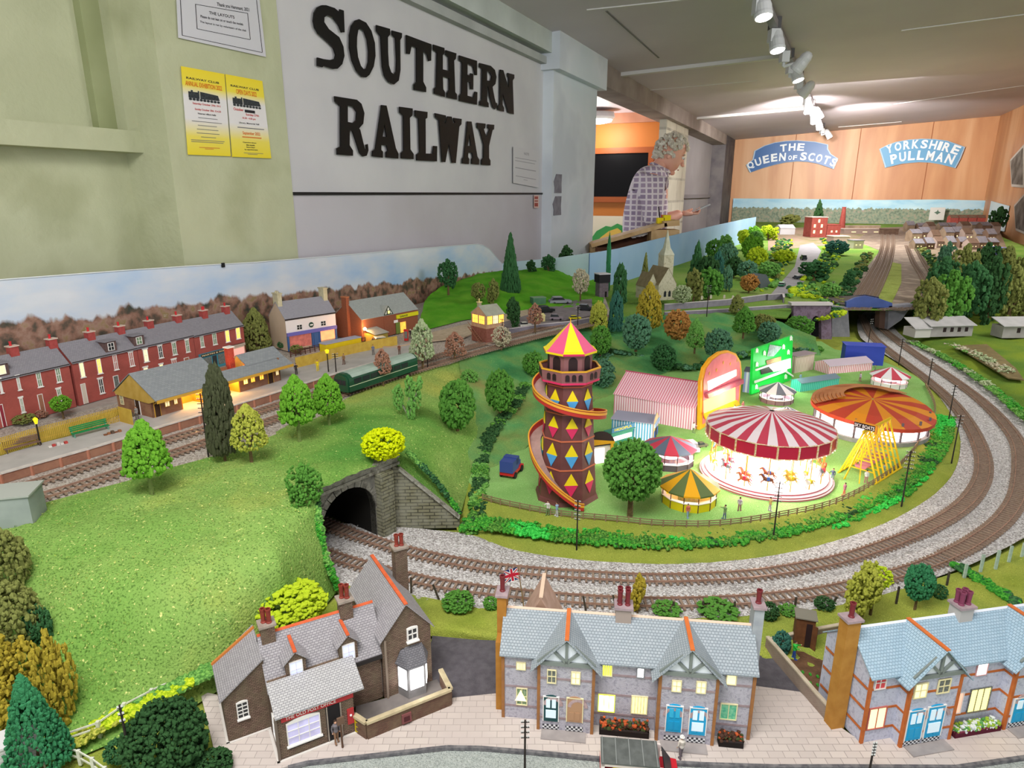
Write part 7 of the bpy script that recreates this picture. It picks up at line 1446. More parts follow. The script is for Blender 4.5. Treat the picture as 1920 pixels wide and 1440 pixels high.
# ================================================================ FOLIAGE
def leafm(name,a,b_,c=None,sc=350):return mat('leaf_'+name,a,b_,c,rough=.9,scale=sc,spec=.1,pos=(.4,.6),detail=5)
LM=dict(bright=leafm('bright','#3f7a22','#86b83a','#5f9a2c'),green=leafm('green','#35682a','#6fa343','#4d8234'),dark=leafm('dark','#1d3a20','#44683a','#2f5230'),cyp=leafm('cypress','#2f3324','#5f6448','#444833'),ygreen=leafm('ygreen','#7f8a30','#c2bf58','#9fa640'),olive=leafm('olive','#56602c','#96985a','#757c40'), russet=leafm('russet','#7f5544','#b98e78','#9a6f5c'),pale=leafm('pale','#7f8f64','#c2cda8','#a0ad84'),ochre=leafm('ochre','#857824','#c2ad44','#a39233'),teal=leafm('teal','#1f4a40','#4f8270','#336458'),bluegr=leafm('bluegr','#35604a','#6f9a7a','#4f7c60'),orange=leafm('orange','#8f6030','#c28f50','#a87840'), lime=leafm('lime','#8fae1c','#cfdc3a','#b0c828'),neon=leafm('neon','#a3b800','#dfe61c','#c6d40a'),beige=leafm('beige','#a39a80','#cfc7ae','#b9b096'),fir=leafm('fir','#1f5a3c','#4f9a68','#347a50'),shade=leafm('shade','#264a30','#4a7a48','#35603a'),mid=leafm('mid','#4a7f3a','#83b85a','#66994a'))
bark=mat('bark','#5c4a32','#75603f',scale=300,bump=.5);gbark=mat('green_bark','#7a8a4c','#687842',scale=300)
def crown_pts(kind,n):
    out=[]
    for _ in range(n):
        u=U(-1,1);a=U(0,2*pi);r=math.sqrt(1-u*u);k=U(.72,1.0)
        if kind=='dome':z=(u+1)/2;rr=(.55+.5*(1-z))*min(1,(1-z)*3.2+.12)*min(1,z*5+.5);out.append((rr*k*cos(a),rr*k*sin(a),z))
        elif kind=='ball':out.append((r*k*cos(a),r*k*sin(a),.5+.5*u*k))
        elif kind=='cone':z=R()**1.4;rr=(1-z)**.8*min(1,z*8+.5);out.append((rr*k*cos(a),rr*k*sin(a),z))
        elif kind=='column':z=R();rr=min(1,(1-z)*3+.25)*min(1,z*6+.6)*(1-.25*z);out.append((rr*k*cos(a),rr*k*sin(a),z))
        elif kind=='lobes':c=LOB[int(R()*len(LOB))];out.append((c[0]+r*c[3]*k*cos(a),c[1]+r*c[3]*k*sin(a),c[2]+c[3]*.8*u*k))
        elif kind=='wild':c=LOB2[int(R()*len(LOB2))];out.append((c[0]+r*c[3]*k*cos(a),c[1]+r*c[3]*k*sin(a),c[2]+c[3]*u*k))
    return out
LOB=[(-.6,0,.55,.35),(.1,.2,.75,.3),(.55,-.1,.6,.38),(.2,-.2,.3,.28),(.8,.1,.85,.15)];LOB2=[(0,0,.8,.25),(-.5,.1,.5,.4),(.45,-.1,.55,.4),(0,.2,.35,.45),(-.2,-.3,.65,.3),(.3,.3,.2,.35)]
CR={}
def crown_mesh(kind,col_,n=260,s=.085,seed=0):
    key=(kind,col_,n,seed)
    if key not in CR:
        st_=random.getstate();random.seed(hash((kind,n,seed))%1000 if False else len(kind)*7+n+seed);g=G()
        for p in crown_pts(kind,n):g.ball(p,s*U(.6,1.35),0,1,(1,1,U(.45,.7)),jit=.42)
        CR[key]=g.mesh('foliage',LM[col_],uv=False);random.setstate(st_)
    return CR[key]
def tree(label,px,py,z,top,wpx,kind='dome',col_='green',trunk=.2,name='tree',n=320,s=.1,grp=None,tm=None,seed=0):
    b_=P(px,py,z);h=hgt(b_,px,top);dep=b_.y*cos(PT)-(b_.z-HC)*sin(PT);w=wpx*dep/FL/2
    t=thing(name,label,'bush' if trunk<=0 and name in ('bush','hedge') else 'tree',b_,U(0,6.28) if kind not in ('lobes',) else 0,grp)
    c=link('foliage',crown_mesh(kind,col_,int(n*2.3),s*.68,seed),t,loc=(0,0,h*max(0,trunk)-(.0 if trunk>0 else h*.06)));c.scale=(w*.93,w*.93,h*(1-max(0,trunk))*.97)
    if trunk>0 or kind=='lobes':
        g=G();r=max(.0007,w*.075);k=h*(max(trunk,.1)+.3);g.tube((0,0,-.002),(0,0,k*.6),r*1.3,r,8);g.tube((0,0,k*.6),(w*.2,0,k),r,r*.5,6);g.tube((0,0,k*.5),(-w*.3,.1*w,k*1.05),r*.8,r*.4,6);g.tube((0,0,k*.55),(.05*w,-.3*w,k*1.02),r*.7,r*.4,6)
        if kind=='lobes':
            for c_ in LOB:g.tube((0,0,k*.6),(c_[0]*w,c_[1]*w,h*(trunk+(1-trunk)*c_[2])),r*.7,r*.3,5)
        g.obj('trunk',tm or bark,t)
    return t
T=tree
T('domed bright green tree on the near hill, leftmost beside the rails',285,927,.112,788,92,'dome','bright',.3,n=420,s=.115,tm=gbark)
T('tall dark brown-green cypress on the near hill beside the rails',422,862,.11,685,60,'column','cyp',.1,n=520,s=.13)
T('yellow-green tree right beside the dark cypress',472,868,.113,757,74,'dome','ygreen',.27,n=380,s=.1)
T('bright green tree, left one of the pair below the green railcar',562,828,.111,704,74,'dome','bright',.32,n=420,s=.115,seed=1,tm=gbark)
T('bright green tree, right one of the pair below the green railcar',618,798,.11,701,64,'dome','bright',.27,n=420,s=.115,seed=2,tm=gbark)
T('slender pinkish-brown tree beside the end of the green railcar',719,724,.107,653,38,'dome','russet',.35,n=200,s=.12)
T('open scraggly grey-green tree with separate leafy clumps on the slope',767,806,.085,702,62,'lobes','mid',.12,n=200,s=.1,tm=mat('grey_twig','#8a9078'))
T('rounded green bushy tree in the middle of the cutting slope',858,806,.062,711,72,'ball','green',.04,n=420,s=.12)
T('rounded green bushy tree higher up the cutting slope near the helter-skelter',937,772,.055,692,58,'ball','green',.04,n=420,s=.12,seed=3)
T('pale whitish-green feathery tree by the platform end',793,692,.108,597,54,'dome','pale',.22,n=260,s=.1)
T('pink-brown scrubby tree left of the signal box',853,677,.107,622,48,'dome','russet',.2,n=160,s=.11,seed=1)
T('whitish-pink feathery shrub below the signal box steps',940,655,.106,610,40,'ball','beige',.1,n=140,s=.1)
T('small bright green tree on the lawn in front of the left terrace',119,783,.1095,741,38,'ball','bright',.3,n=260,s=.13)
T('brown-green scrub against the terrace wall at the far left',45,793,.1095,776,44,'ball','olive',0,'bush',n=120,s=.16)
T('brownish shrub at the terrace foot behind the platform lamp',75,783,.1095,768,30,'ball','russet',0,'bush',n=100,s=.16)
T('large olive tree between the red terrace and the blue-fronted shop',483,657,.1095,577,58,'dome','olive',.04,n=380,s=.11)
T('small dark bush by the corner of the blue-fronted shop',530,655,.1095,640,20,'ball','shade',.2,'bush',n=80,s=.2)
T('dark bush behind the slatted fence before the blue-fronted shop',557,661,.1095,645,26,'ball','olive',0,'bush',n=100,s=.18)
T('tall dark green conifer standing against the lilac wall',957,552,.128,437,44,'cone','shade',.02,n=520,s=.12)
T('dark leafy tree on the left shoulder of the bright green hill',841,552,.138,486,46,'wild','shade',.25,n=220,s=.14)
T('rust and green bush on the bright green hill',897,568,.128,529,30,'ball','olive',.15,n=140,s=.15)
T('dull green bush beside the conifer on the bright hill',925,568,.127,524,32,'wild','olive',.05,n=140,s=.15)
T('deep green tree behind the signal box',962,613,.112,559,44,'wild','dark',.08,n=260,s=.14)
T('pink-brown leafless tree in the goods yard corner',1003,622,.112,568,34,'dome','russet',.3,n=160,s=.12)
T('little dark tree against the pale blue strip, left one',996,513,.158,488,28,'wild','dark',.05,n=110,s=.18)
T('dark wind-bent tree against the pale blue strip, middle one',1028,512,.155,478,36,'wild','shade',.1,n=130,s=.16)
T('dark bushy tree against the pale blue strip, tallest one',1060,508,.15,461,46,'wild','dark',.08,n=180,s=.14)
T('dark rounded tree at the left end of the blue strip',1090,506,.148,474,40,'ball','shade',.0,n=160,s=.15)
T('pale beige feathery tree behind the goods yard',1088,563,.118,502,36,'ball','beige',.2,n=200,s=.11)
T('very thin bright green upright tree before the wooden crossing',1139,545,.112,448,9,'column','fir',.05,n=160,s=.3)
T('dark narrow tree between the water tower and the church',1161,572,.11,494,30,'column','shade',.05,n=240,s=.14)
T('brownish narrow tree left of the church roof',1208,540,.11,475,22,'cone','olive',.05,n=160,s=.15)
T('clipped yellow-green tall hedge tree at the yard edge',1122,614,.1,562,38,'column','ygreen',0,n=340,s=.13)
T('mid green bush below the clipped yellow-green tree',1125,667,.062,609,42,'ball','green',.05,n=260,s=.13,seed=5)
T('dark teal column-shaped tree at the yard edge',1154,614,.098,542,31,'column','teal',0,n=340,s=.13)
T('large mustard-yellow tree in front of the church',1215,614,.09,529,58,'dome','ochre',.02,n=420,s=.1)
T('blue-green rounded tree at the top of the embankment',1192,658,.066,587,58,'ball','bluegr',.06,n=360,s=.12)
T('orange-brown leaning bush on the embankment',1268,636,.07,580,52,'ball','orange',.02,n=300,s=.13)
T('green tree on the embankment above the striped shed',1302,662,.052,597,38,'dome','mid',.2,n=280,s=.12)
T('green tree on the embankment above the arched show front',1393,634,.062,574,46,'dome','green',.2,n=300,s=.12,seed=6)
T('olive bush growing against the churchyard wall',1381,588,.09,552,32,'dome','olive',.05,n=180,s=.14)
T('round dark green bush beside the arched mauve wall',1497,628,.04,589,56,'ball','green',0,n=320,s=.12,seed=7)
T('round olive tree in the churchyard',1278,569,.107,534,38,'ball','pale',.05,n=220,s=.14)
T('pale misty shrub on the slope behind the green ride front',1440,640,.05,600,46,'ball','bluegr',.0,n=200,s=.14,seed=2)
T('broad green tree with a thick dark trunk standing inside the fairground',1181,968,ZG,822,116,'ball','green',.24,n=700,s=.085,seed=8)
T('thin lime-green shrub behind the grey cottage roof',1195,1148,.004,1078,44,'wild','ochre',.1,n=160,s=.16)
T('large lime and grey airy bush behind the garden wall',1612,1168,.004,1054,104,'wild','ygreen',.08,n=420,s=.09)
T('lime crown tuft on top of the airy bush behind the garden',1632,1150,.01,1060,60,'ball','lime',.55,n=120,s=.13)
T('small dark green tree left of the plum chimney',1715,1143,.005,1058,54,'ball','fir',.25,n=300,s=.14)
T('bright acid-yellow mossy bush on top of the tunnel portal',720,856,.119,800,86,'ball','neon',0,'bush',n=420,s=.12)
T('soft yellow-green bush behind the post office roof',548,1160,.028,1098,140,'ball','lime',0,'bush',n=420,s=.12)
T('big dark green bush right of the telegraph pole at bottom left',318,1442,.0,1312,160,'ball','dark',0,'bush',n=900,s=.075)
T('small dark green bush at the corner of the pavement',402,1448,.0,1412,74,'ball','dark',0,'bush',n=300,s=.12,seed=1)
T('little dark bush in front of the white fence',225,1425,.0,1385,50,'ball','shade',0,'bush',n=160,s=.14)
T('drooping blue-green fir tree at the lower left corner',78,1440,.0,1262,136,'cone','fir',.03,n=900,s=.07)
T('mustard-yellow spreading bush above the fir, left part',25,1345,.012,1185,150,'wild','ochre',0,'bush',n=520,s=.085)
T('mustard-yellow spreading bush above the fir, right part',118,1345,.012,1175,80,'wild','ochre',0,'bush',n=340,s=.1,seed=1)
T('dark olive bush at the left edge under the grey hut',12,1110,.085,985,100,'ball','olive',0,'bush',n=420,s=.1,seed=3)
T('olive-green bush at the left edge below the other one',30,1210,.058,1085,110,'ball','olive',0,'bush',n=420,s=.1,seed=4)
T('dark green scrub right of the olive bush at left',78,1205,.058,1130,50,'ball','shade',0,'bush',n=200,s=.13)
T('green bush growing left of the tunnel portal',572,940,.112,865,84,'wild','green',0,'bush',n=320,s=.1)
T('round green bush behind the wooden posts by the outer track',860,1140,.004,1112,66,'ball','green',0,'bush',n=220,s=.13)
T('small green bush touching the left chimney of the grey cottages',921,1140,.004,1120,34,'ball','green',0,'bush',n=120,s=.16)
for i,(x,y,tp,w_,c_,lb_) in enumerate(((1440,1160,1128,40,'dark','at the right end chimney of the grey cottages'),(1478,1150,1136,40,'green','beside the little brown shed'),(1545,1140,1120,40,'dark','above the brown shed'),(1250,1146,1134,60,'green','behind the grey cottage ridge'),(1345,1150,1132,80,'green','along the outer track behind the right gable'),(1760,1120,1095,30,'shade','by the leaning posts at right'))):
    T('low green lineside bush '+lb_,x,y,.004,tp,w_,'ball',c_,0,'bush',n=120,s=.16,seed=i)
T('teal-green bush at the foot of the slope left of the striped shed',1128,722,.03,668,56,'ball','bluegr',0,'bush',n=260,s=.12,seed=3)
T('dark green bush above the ridge of the striped shed',1243,690,.03,640,50,'ball','shade',0,'bush',n=240,s=.12,seed=5)
T('grey-green bush between two embankment trees above the striped shed',1345,668,.042,612,56,'ball','bluegr',0,'bush',n=260,s=.12,seed=6)
T('brown-green bush at the embankment top right of the olive bush',1432,622,.065,585,44,'ball','olive',0,'bush',n=200,s=.13,seed=7)
T('dark green bush behind the helter-skelter roof on the slope',1000,700,.07,655,44,'ball','green',0,'bush',n=220,s=.13,seed=8)
T('small green bush on the slope below the railcar track',880,720,.075,690,36,'ball','mid',0,'bush',n=180,s=.14,seed=9)
# far left-hand wood beyond the church
wood=[(1303,542,455,40,'cone','shade','dark conifer just right of the church spire'),(1325,545,478,44,'ball','dark','dark round tree right of the church'),(1300,565,505,44,'wild','olive','olive tree over the churchyard wall'),(1328,562,502,56,'ball','green','green rounded tree over the churchyard'),(1342,540,472,30,'column','teal','teal column tree in the wood'),(1362,545,498,22,'column','bluegr','pale teal slim tree in the wood'), (1404,548,513,36,'ball','orange','orange-brown round tree beside the grey tent roof'),(1322,485,448,34,'ball','green','green tree below the blue board, left end'),(1303,470,440,12,'cone','teal','tiny dark conifer against the blue board'),(1345,480,440,44,'wild','mid','mid green tree under the blue board'),(1362,500,455,40,'ball','bluegr','pale blue-green tree in the wood'),(1378,468,430,44,'wild','lime','lime tree at the top of the wood'),(1392,490,440,40,'ball','bright','bright green tree in the middle of the wood'), (1398,455,424,44,'wild','bright','bright tree by the end of the blue board'),(1375,520,480,34,'ball','dark','small dark tree in the wood'),(1415,470,433,40,'wild','mid','leafy tree beside the grey gravel slope'),(1418,500,462,40,'ball','lime','yellow-green tree by the gravel slope'),(1440,450,422,46,'wild','lime','lime-yellow tree near the small white house'),(1440,520,490,44,'ball','mid','mid green bush above the gravel lane'),(1400,525,488,40,'ball','bluegr','grey-green bush above the orange tree'), (1385,450,428,18,'column','dark','slim dark tree under the blue board'),(1470,492,468,44,'ball','lime','lime hedge beside the curving lane'),(1525,525,488,66,'wild','shade','spreading dark cedar beside the parked cars'),(1568,478,450,44,'ball','teal','dark green tree by the station yard'),(1532,424,376,26,'cone','dark','dark conifer behind the red mill'),(1480,425,402,60,'wild','olive','olive trees against the distant backdrop'),(1590,540,505,30,'wild','shade','dark tree left of the fan of tracks'),(1555,560,530,40,'ball','mid','green bush above the left bridge wall')]
for i,(x,y,tp,w_,k_,c_,lb_) in enumerate(wood):T(lb_,x+(16 if x<1400 and y<500 else 0),y,ZR+.002 if y<560 or x>1290 else .1,tp,w_,k_,c_,.08 if k_!='wild' else .15,n=150,s=.17,seed=i%4,grp=None)
wr=[(1735,612,520,70,'olive'),(1775,608,505,80,'green'),(1760,570,480,70,'shade'),(1810,600,490,80,'shade'),(1850,600,480,70,'dark'),(1890,600,500,70,'olive'),(1800,545,460,60,'olive'),(1840,540,455,60,'dark'),(1880,540,460,60,'olive'),(1915,560,470,60,'olive'),(1770,520,455,40,'bluegr'),(1725,595,560,50,'green'),(1915,600,540,60,'olive')]
wl=['olive tree left of the right-hand wood beside the wing wall','big green tree in the front of the right-hand wood','dark tree behind the big green one on the right','dark tree in the middle of the right-hand wood','near-black tree above the stables','olive tree above the right stable','olive tree at the back of the right-hand wood','dark tree at the back of the right-hand wood','brown-olive tree at the back right of the wood','olive tree at the right edge of the picture, back','thin blue-green tree behind the right-hand wood','low green bush beside the bridge wing wall','olive bush at the right edge above the second stable']
for (x,y,tp,w_,c_),lb_ in zip(wr,wl):T(lb_,x,y,.05 if y>590 else ZR,tp,w_,'wild',c_,.05,n=240,s=.12,seed=x%3)
T('dark green palm-topped tree at the right end of the town',1868,436,ZR,388,44,'wild','dark',.1,n=200,s=.14)
# undergrowth strips that nobody could count
def scrub(name,label,pts,wid,n,r,cols,seed=1,h=.5):
    st_=random.getstate();random.seed(seed);q=spline(PL(pts),200);g=G()
    for _ in range(n):
        i=int(R()*199);d=(q[i+1]-q[i]).normalized();off=U(-1,1)*wid;p=q[i]+Vector((-d.y,d.x,0))*off;rr=r*U(.5,1.3)
        k=int((noise.noise(p*16)*.9+.5)*len(cols)+U(-.3,.3));g.ball((p.x,p.y,p.z+rr*h*U(.2,1.2)),rr,max(0,min(len(cols)-1,k)),1,(1,1,.7),jit=.42)
    random.setstate(st_);return link(name,g.mesh(name,[LM[c] for c in cols],uv=False),None,label,'undergrowth',kind='stuff')
LM['hedge_g']=leafm('hedge_g','#2f7a2c','#5fae3c','#3f9232');LM['vivid']=leafm('vivid','#2aa03c','#54d85c','#3cc048')
scrub('undergrowth','dark green undergrowth along the bank below the fairground fence',[(868,985,.008),(930,985,.012),(1050,1003,.011),(1180,1014,.010),(1300,1014,.010),(1420,1002,.010),(1530,975,.010),(1620,938,.010),(1700,895,.010),(1755,838,.012),(1772,780,.013)],.019,4800,.0034,['dark','hedge_g','green','hedge_g','vivid'],3,.8)
scrub('undergrowth','bright green tufts at the right-hand bend of the fairground bank',[(1560,990,.006),(1640,955,.006),(1700,922,.006),(1748,870,.008),(1765,820,.009)],.008,500,.0036,['hedge_g','vivid','vivid'],5,.8)
scrub('undergrowth','green scrub up the cutting edge from the track towards the helter-skelter',[(880,1000,.004),(895,960,.012),(900,900,.018),(905,850,.024),(930,800,.035),(965,760,.045),(985,720,.055)],.012,900,.0042,['dark','green','mid','dark'],6,.7)
scrub('undergrowth','leafy green creeper down the left side of the tunnel mouth',[(585,925,.116),(598,985,.084),(605,1030,.058),(622,1075,.03),(634,1105,.006)],.007,420,.0036,['hedge_g','mid','dark'],7,.7)
scrub('undergrowth','dark scrub along the top of the embankment behind the fairground',[(1060,700,.05),(1110,690,.048),(1150,660,.06),(1230,680,.03),(1300,690,.025),(1400,665,.03),(1470,660,.028),(1540,655,.024)],.016,800,.006,['shade','dark','bluegr','green'],8,.6)
scrub('undergrowth','green growth beside the wing wall coping of the tunnel',[(765,850,.108),(800,885,.08),(835,925,.045),(862,965,.012)],.006,300,.0034,['hedge_g','shade','mid'],9,.7)
scrub('undergrowth','dark green hedge line on the grass right of the outer curve',[(1790,1062,.006),(1830,1085,.006),(1870,1110,.006),(1905,1135,.006)],.005,260,.004,['dark','shade','hedge_g'],10,.8)
scrub('undergrowth','leafy bank between the outer curve and the allotments',[(1705,640,.008),(1760,665,.01),(1820,700,.012),(1880,745,.012),(1940,800,.012)],.012,700,.0045,['hedge_g','mid','green','pale'],11,.7)
scrub('undergrowth','white-flowered rows of plants on the allotments',[(1780,645,.026),(1820,660,.026),(1860,680,.026),(1890,700,.026)],.02,260,.0035,['pale','beige','mid'],12,.8)
scrub('undergrowth','yellow and green tufts along the foot of the hill by the white fence',[(400,1255,.024),(330,1292,.022),(250,1330,.014),(170,1375,.008),(120,1400,.004)],.009,360,.0036,['ygreen','lime','mid'],13,.5)
scrub('undergrowth','green planting along the fence at the back of the far allotment island',[(1535,600,.06),(1570,590,.088),(1560,570,.09),(1520,555,.09),(1480,540,.09)],.02,200,.008,['mid','lime','shade'],14,.5)
scrub('undergrowth','bushy hedge between the curving lane and the far station yard',[(1500,560,.09),(1530,520,.09),(1555,490,.09),(1560,465,.09),(1550,448,.09)],.05,260,.013,['shade','mid','lime','dark'],15,.6)
scrub('undergrowth','dark scrub lining the left side of the far fan of tracks',[(1560,572,.09),(1590,540,.09),(1612,505,.09),(1628,475,.09)],.03,200,.011,['shade','dark','olive'],16,.6)
scrub('undergrowth','dark hedge between the right-hand distant lines and the wood',[(1735,556,.09),(1758,530,.09),(1750,495,.09),(1725,462,.09)],.03,220,.012,['dark','olive','shade'],17,.7)
scrub('undergrowth','patchy bushes on the grass slope below the blue backdrop board',[(1420,545,.09),(1450,500,.09),(1465,470,.09),(1470,450,.09)],.06,240,.014,['mid','lime','shade','olive'],18,.6)
scrub('undergrowth','rough greenery between the stables and the right-hand wood',[(1720,596,.045),(1780,590,.05),(1850,588,.05),(1920,588,.05)],.03,420,.009,['olive','dark','mid','shade'],19,.7)
# scattered turf flock standing proud of the hill
def flock(name,label,rows,n,r,cols,seed):
    st_=random.getstate();random.seed(seed);gr_=loft([PL(q) for q in rows],40,40);g=G()
    for _ in range(n):
        a=U(0,38.99);b_=U(0,38.99);i,j=int(a),int(b_);p=gr_[j][i].lerp(gr_[j][i+1],a-i).lerp(gr_[j+1][i].lerp(gr_[j+1][i+1],a-i),b_-j);e=r*U(.5,1.4)
        v=[Vector((U(-1,1),U(-1,1),U(-.2,1)))*e for _ in range(3)];g.add([p+v[0],p+v[1],p+v[2]+Vector((0,0,e))],[(0,1,2)],random.choice(range(len(cols))))
    random.setstate(st_);return link(name,g.mesh(name,cols,uv=False),None,label,'grass',kind='stuff')
fk=[mat('flock_'+c,c) for c in ('#a9bf58','#5f8a38','#8aa848','#c2c870')]
# ================================================================ FENCES, POLES, SMALL STRUCTURES
whp=mat('white_fence_paint','#dfe0d2','#cfd0bf',scale=200)
rail_fence('white post and rail fence climbing from the fir to the post office',[(130,1402,.001),(192,1380,.001),(240,1345,.003),(292,1318,.004),(345,1292,.004),(386,1278,.004)],.017,whp,.021,'white_fence',3,.0015,.0007)
rail_fence('short white fence piece at the bottom left below the fir',[(120,1418,.0),(160,1432,.0),(200,1460,.0)],.012,whp,.018,'white_fence',2,.0013,.0007)
dkw=mat('dark_creosote_post','#3a332c','#4a4238',scale=300)
for i,(x,y,tp,ln,lb_) in enumerate(((771,1112,1083,.03,'leftmost, beside the post office chimney'),(824,1124,1096,-.35,'leaning left of the round green bush'),(877,1118,1100,.0,'short one behind the round green bush'),(1033,1132,1112,0,'left of centre behind the grey cottages'),(1099,1146,1118,-.2,'leaning one left of the twin chimney pots'),(1157,1148,1116,-.25,'leaning one beside the twin chimney pots'),(1262,1146,1128,0,'pale one behind the right roof'),(1317,1146,1127,.0,'dark one behind the right roof'),(1376,1148,1128,0,'grey one behind the right roof'),(1490,1142,1120,0,'left of the little brown shed'),(1561,1132,1119,.4,'leaning one right of the brown shed'),(1680,1133,1100,0,'thick dark one beside the small green tree'),(1750,1108,1082,0,'slim one right of the small green tree'),(1775,1098,1072,0,'one before the hedge line'))):
    b_=P(x,y,.003);h=hgt(b_,x,tp);t=thing('lineside_post','wooden lineside post, '+lb_,'post',b_,0,'posts along the outer track');g=G();g.bar((0,0,-.002),(ln*h,0,h),.0022,.0016,up=(0,1,0));g.obj('post',dkw,t)
for i,(x,y,tp) in enumerate(((1808,1082,1058),(1838,1072,1040),(1866,1068,1032),(1891,1054,1024),(1915,1046,1018))):
    b_=P(x,y,.005);h=hgt(b_,x,tp);t=thing('concrete_post','pale green-grey concrete post, number %s from the left in the row at the right edge'%('one','two','three','four','five')[i],'post',b_,0,'pale posts at the right edge');g=G();g.box(-.0016,.0016,-.0012,.0012,-.003,h);g.obj('post',mat('pale_post','#a9bdb0','#97aa9d',scale=200),t)
polem=mat('pole_black','#221e1c','#332c28',scale=300);ins=mat('insulator_white','#dcdcdc',rough=.3)
def pole(label,px,py,z,top,arms=4,w_=.0011,aw=.009):
    b_=P(px,py,z);h=hgt(b_,px,top);t=thing('telegraph_pole',label,'telegraph pole',b_,U(-.5,.5));g=G();g.tube((0,0,-.003),(0,0,h),w_*1.15,w_*.8,8);g.obj('post',polem,t)
    for k in range(arms):
        zz=h*.97-k*min(.0065,h*.09);g=G();g.box(-aw/2,aw/2,-w_*1.4,-w_*.6,zz,zz+.0009);a=g.obj('crossarm',polem,t);g=G()
        for x in (-.45,-.25,.25,.45):g.tube((x*aw,-w_,zz+.0009),(x*aw,-w_,zz+.0026),.0005,.0004,5)
        g.obj('insulators',ins,a)
pole('black telegraph pole beside the dark cypress',391,855,.108,737,5,.0012,.011)
pole('black telegraph pole in front of the helter-skelter',1081,1032,.004,938,5,.001,.008);pole('black telegraph pole in front of the carousel',1449,1016,.004,903,5,.001,.010)
pole('green-tinted telegraph pole right of the swing boats',1690,950,.004,845,5,.0011,.012);pole('telegraph pole at the right bend, lower one',1784,868,.004,778,4,.0011,.011);pole('telegraph pole at the right bend, middle one',1777,796,.004,722,4,.0011,.011);pole('telegraph pole at the right bend, upper one',1737,738,.004,672,4,.0012,.011)
pole('telegraph pole by the bright blue shed',1684,690,.004,635,4,.0012,.012);pole('telegraph pole under the blue bridge',1627,650,.004,598,3,.0012,.012)
pole('black telegraph pole at the bottom edge left of the grey cottages',984,1455,.0,1350,4,.0009,.007);pole('dark telegraph pole with white insulators at bottom left',253,1470,.0,1322,3,.0011,.004);pole('telegraph pole with a twisted white wire at the bottom right',1629,1452,.0,1392,5,.0009,.003)
pole('telegraph pole standing behind the green railcar',631,708,.109,663,3,.0012,.012);pole('short telegraph pole stump by the platform ramp',802,690,.107,672,1,.0012,.008);pole('telegraph pole beside the signal box',942,652,.107,598,5,.0011,.011);pole('telegraph pole before the goods yard wall',1004,626,.106,596,1,.001,.006);pole('telegraph pole by the yellow car',1083,612,.108,575,4,.0012,.012)
pole('telegraph pole in front of the churchyard wall',1325,592,.095,535,4,.0013,.016);pole('telegraph pole by the far fan of tracks',1560,552,ZR,528,2,.0013,.012)
lp_=thing('platform_lamp','tall dark lamp post with a yellow lantern by the yellow kiosk','lamp',P(616,697,plz));h=hgt(P(616,697,plz),616,655);g=G();g.tube((0,0,0),(0,0,h*.85),.0013,.001,8);g.obj('post',MC['lamp_black'],lp_);g=G();g.lathe([(.003,h*.83),(.0045,h*.97),(.001,h)],4);g.obj('lantern',MC['lantern_yellow'],lp_)
hu=thing('grey_hut','plain grey block hut cut off at the left edge of the picture','hut',P(-22,1000,.104),radians(15));h=hgt(P(-22,1000,.104),-22,940);g=G();g.box(-.04,.045,0,.04,0,h);g.obj('walls',mat('hut_grey','#8f9894','#a0a8a4',scale=30),hu);g=G();g.box(-.042,.047,-.002,.042,h,h+.002);g.obj('roof',mat('hut_roof','#a6aaa3'),hu)
wbk=mbrick('white_brick','#dcdad8','#cfcdca','#b3b0ae',.008,.0036,.0003,bump=.4);hA_=P(-25,1485,0);hB_=P(86,1440,0);hw=thing('white_brick_outhouse','white brick building corner cut off at the bottom left','building',hA_,atan2(hB_.y-hA_.y,hB_.x-hA_.x));g=G();w_=(hB_-hA_).length;g.box(0,w_,0,.022,0,.033);g.obj('walls',wbk,hw);g=G();g.box(-.001,w_+.001,-.001,.023,.033,.035);g.obj('roof',mat('white_roof','#d6d4d6'),hw)
person('figure','little red-clothed figure by the white brick corner at bottom left',P(52,1448,0),0,'#b52a2c','#8f2a2c',h=.02)
# flag behind the grey cottages
fb_=c1.matrix_basis@Vector((.029,.058,0));fb_=P(984,1150,0);h=hgt(fb_,971,1062);fl=thing('union_flag','small Union flag on a leaning brown pole behind the grey cottages','flag',fb_,0);g=G();tpv=(P(984,1150,0),D(971,1062,fb_.y));tv=tpv[1]-fb_;g.tube((0,0,0),tuple(tv),.0008,.0006,6);g.obj('flagpole',mat('flagpole_brown','#8a6f4c'),fl)
FA=[D(972,1064,fb_.y)-fb_,D(977,1086,fb_.y)-fb_,D(947,1092,fb_.y)-fb_,D(944,1070,fb_.y)-fb_]
def fq(u,v,o=0):p=FA[0].lerp(FA[3],u).lerp(FA[1].lerp(FA[2],u),v);p=Vector(p);p.y+=.0008*sin(u*5)-o;return tuple(p)
def fband(g,u0,v0,u1,v1,w_,o):
    d=Vector((u1-u0,(v1-v0)*.6));n=Vector((-d.y,d.x)).normalized()*w_;n=(n.x,n.y/.6)
    for k in range(6):
        a,b_=k/6,(k+1)/6;q=[(u0+(u1-u0)*t_+s*n[0],v0+(v1-v0)*t_+s*n[1]) for t_,s in ((a,-1),(b_,-1),(b_,1),(a,1))];g.poly([fq(max(0,min(1,x)),max(0,min(1,y)),o) for x,y in q])
g=G();g.grid([[fq(i/8,j/3) for i in range(9)] for j in range(4)]);fo_b=g.obj('blue_field',mat('flag_blue','#23306e'),fl)
g=G();fband(g,0,0,1,1,.07,.0003);fband(g,0,1,1,0,.07,.0003);fband(g,.5,0,.5,1,.12,.0004);fband(g,0,.5,1,.5,.12,.0004);g.obj('white_crosses',mat('flag_white','#e9e6e6'),fl)
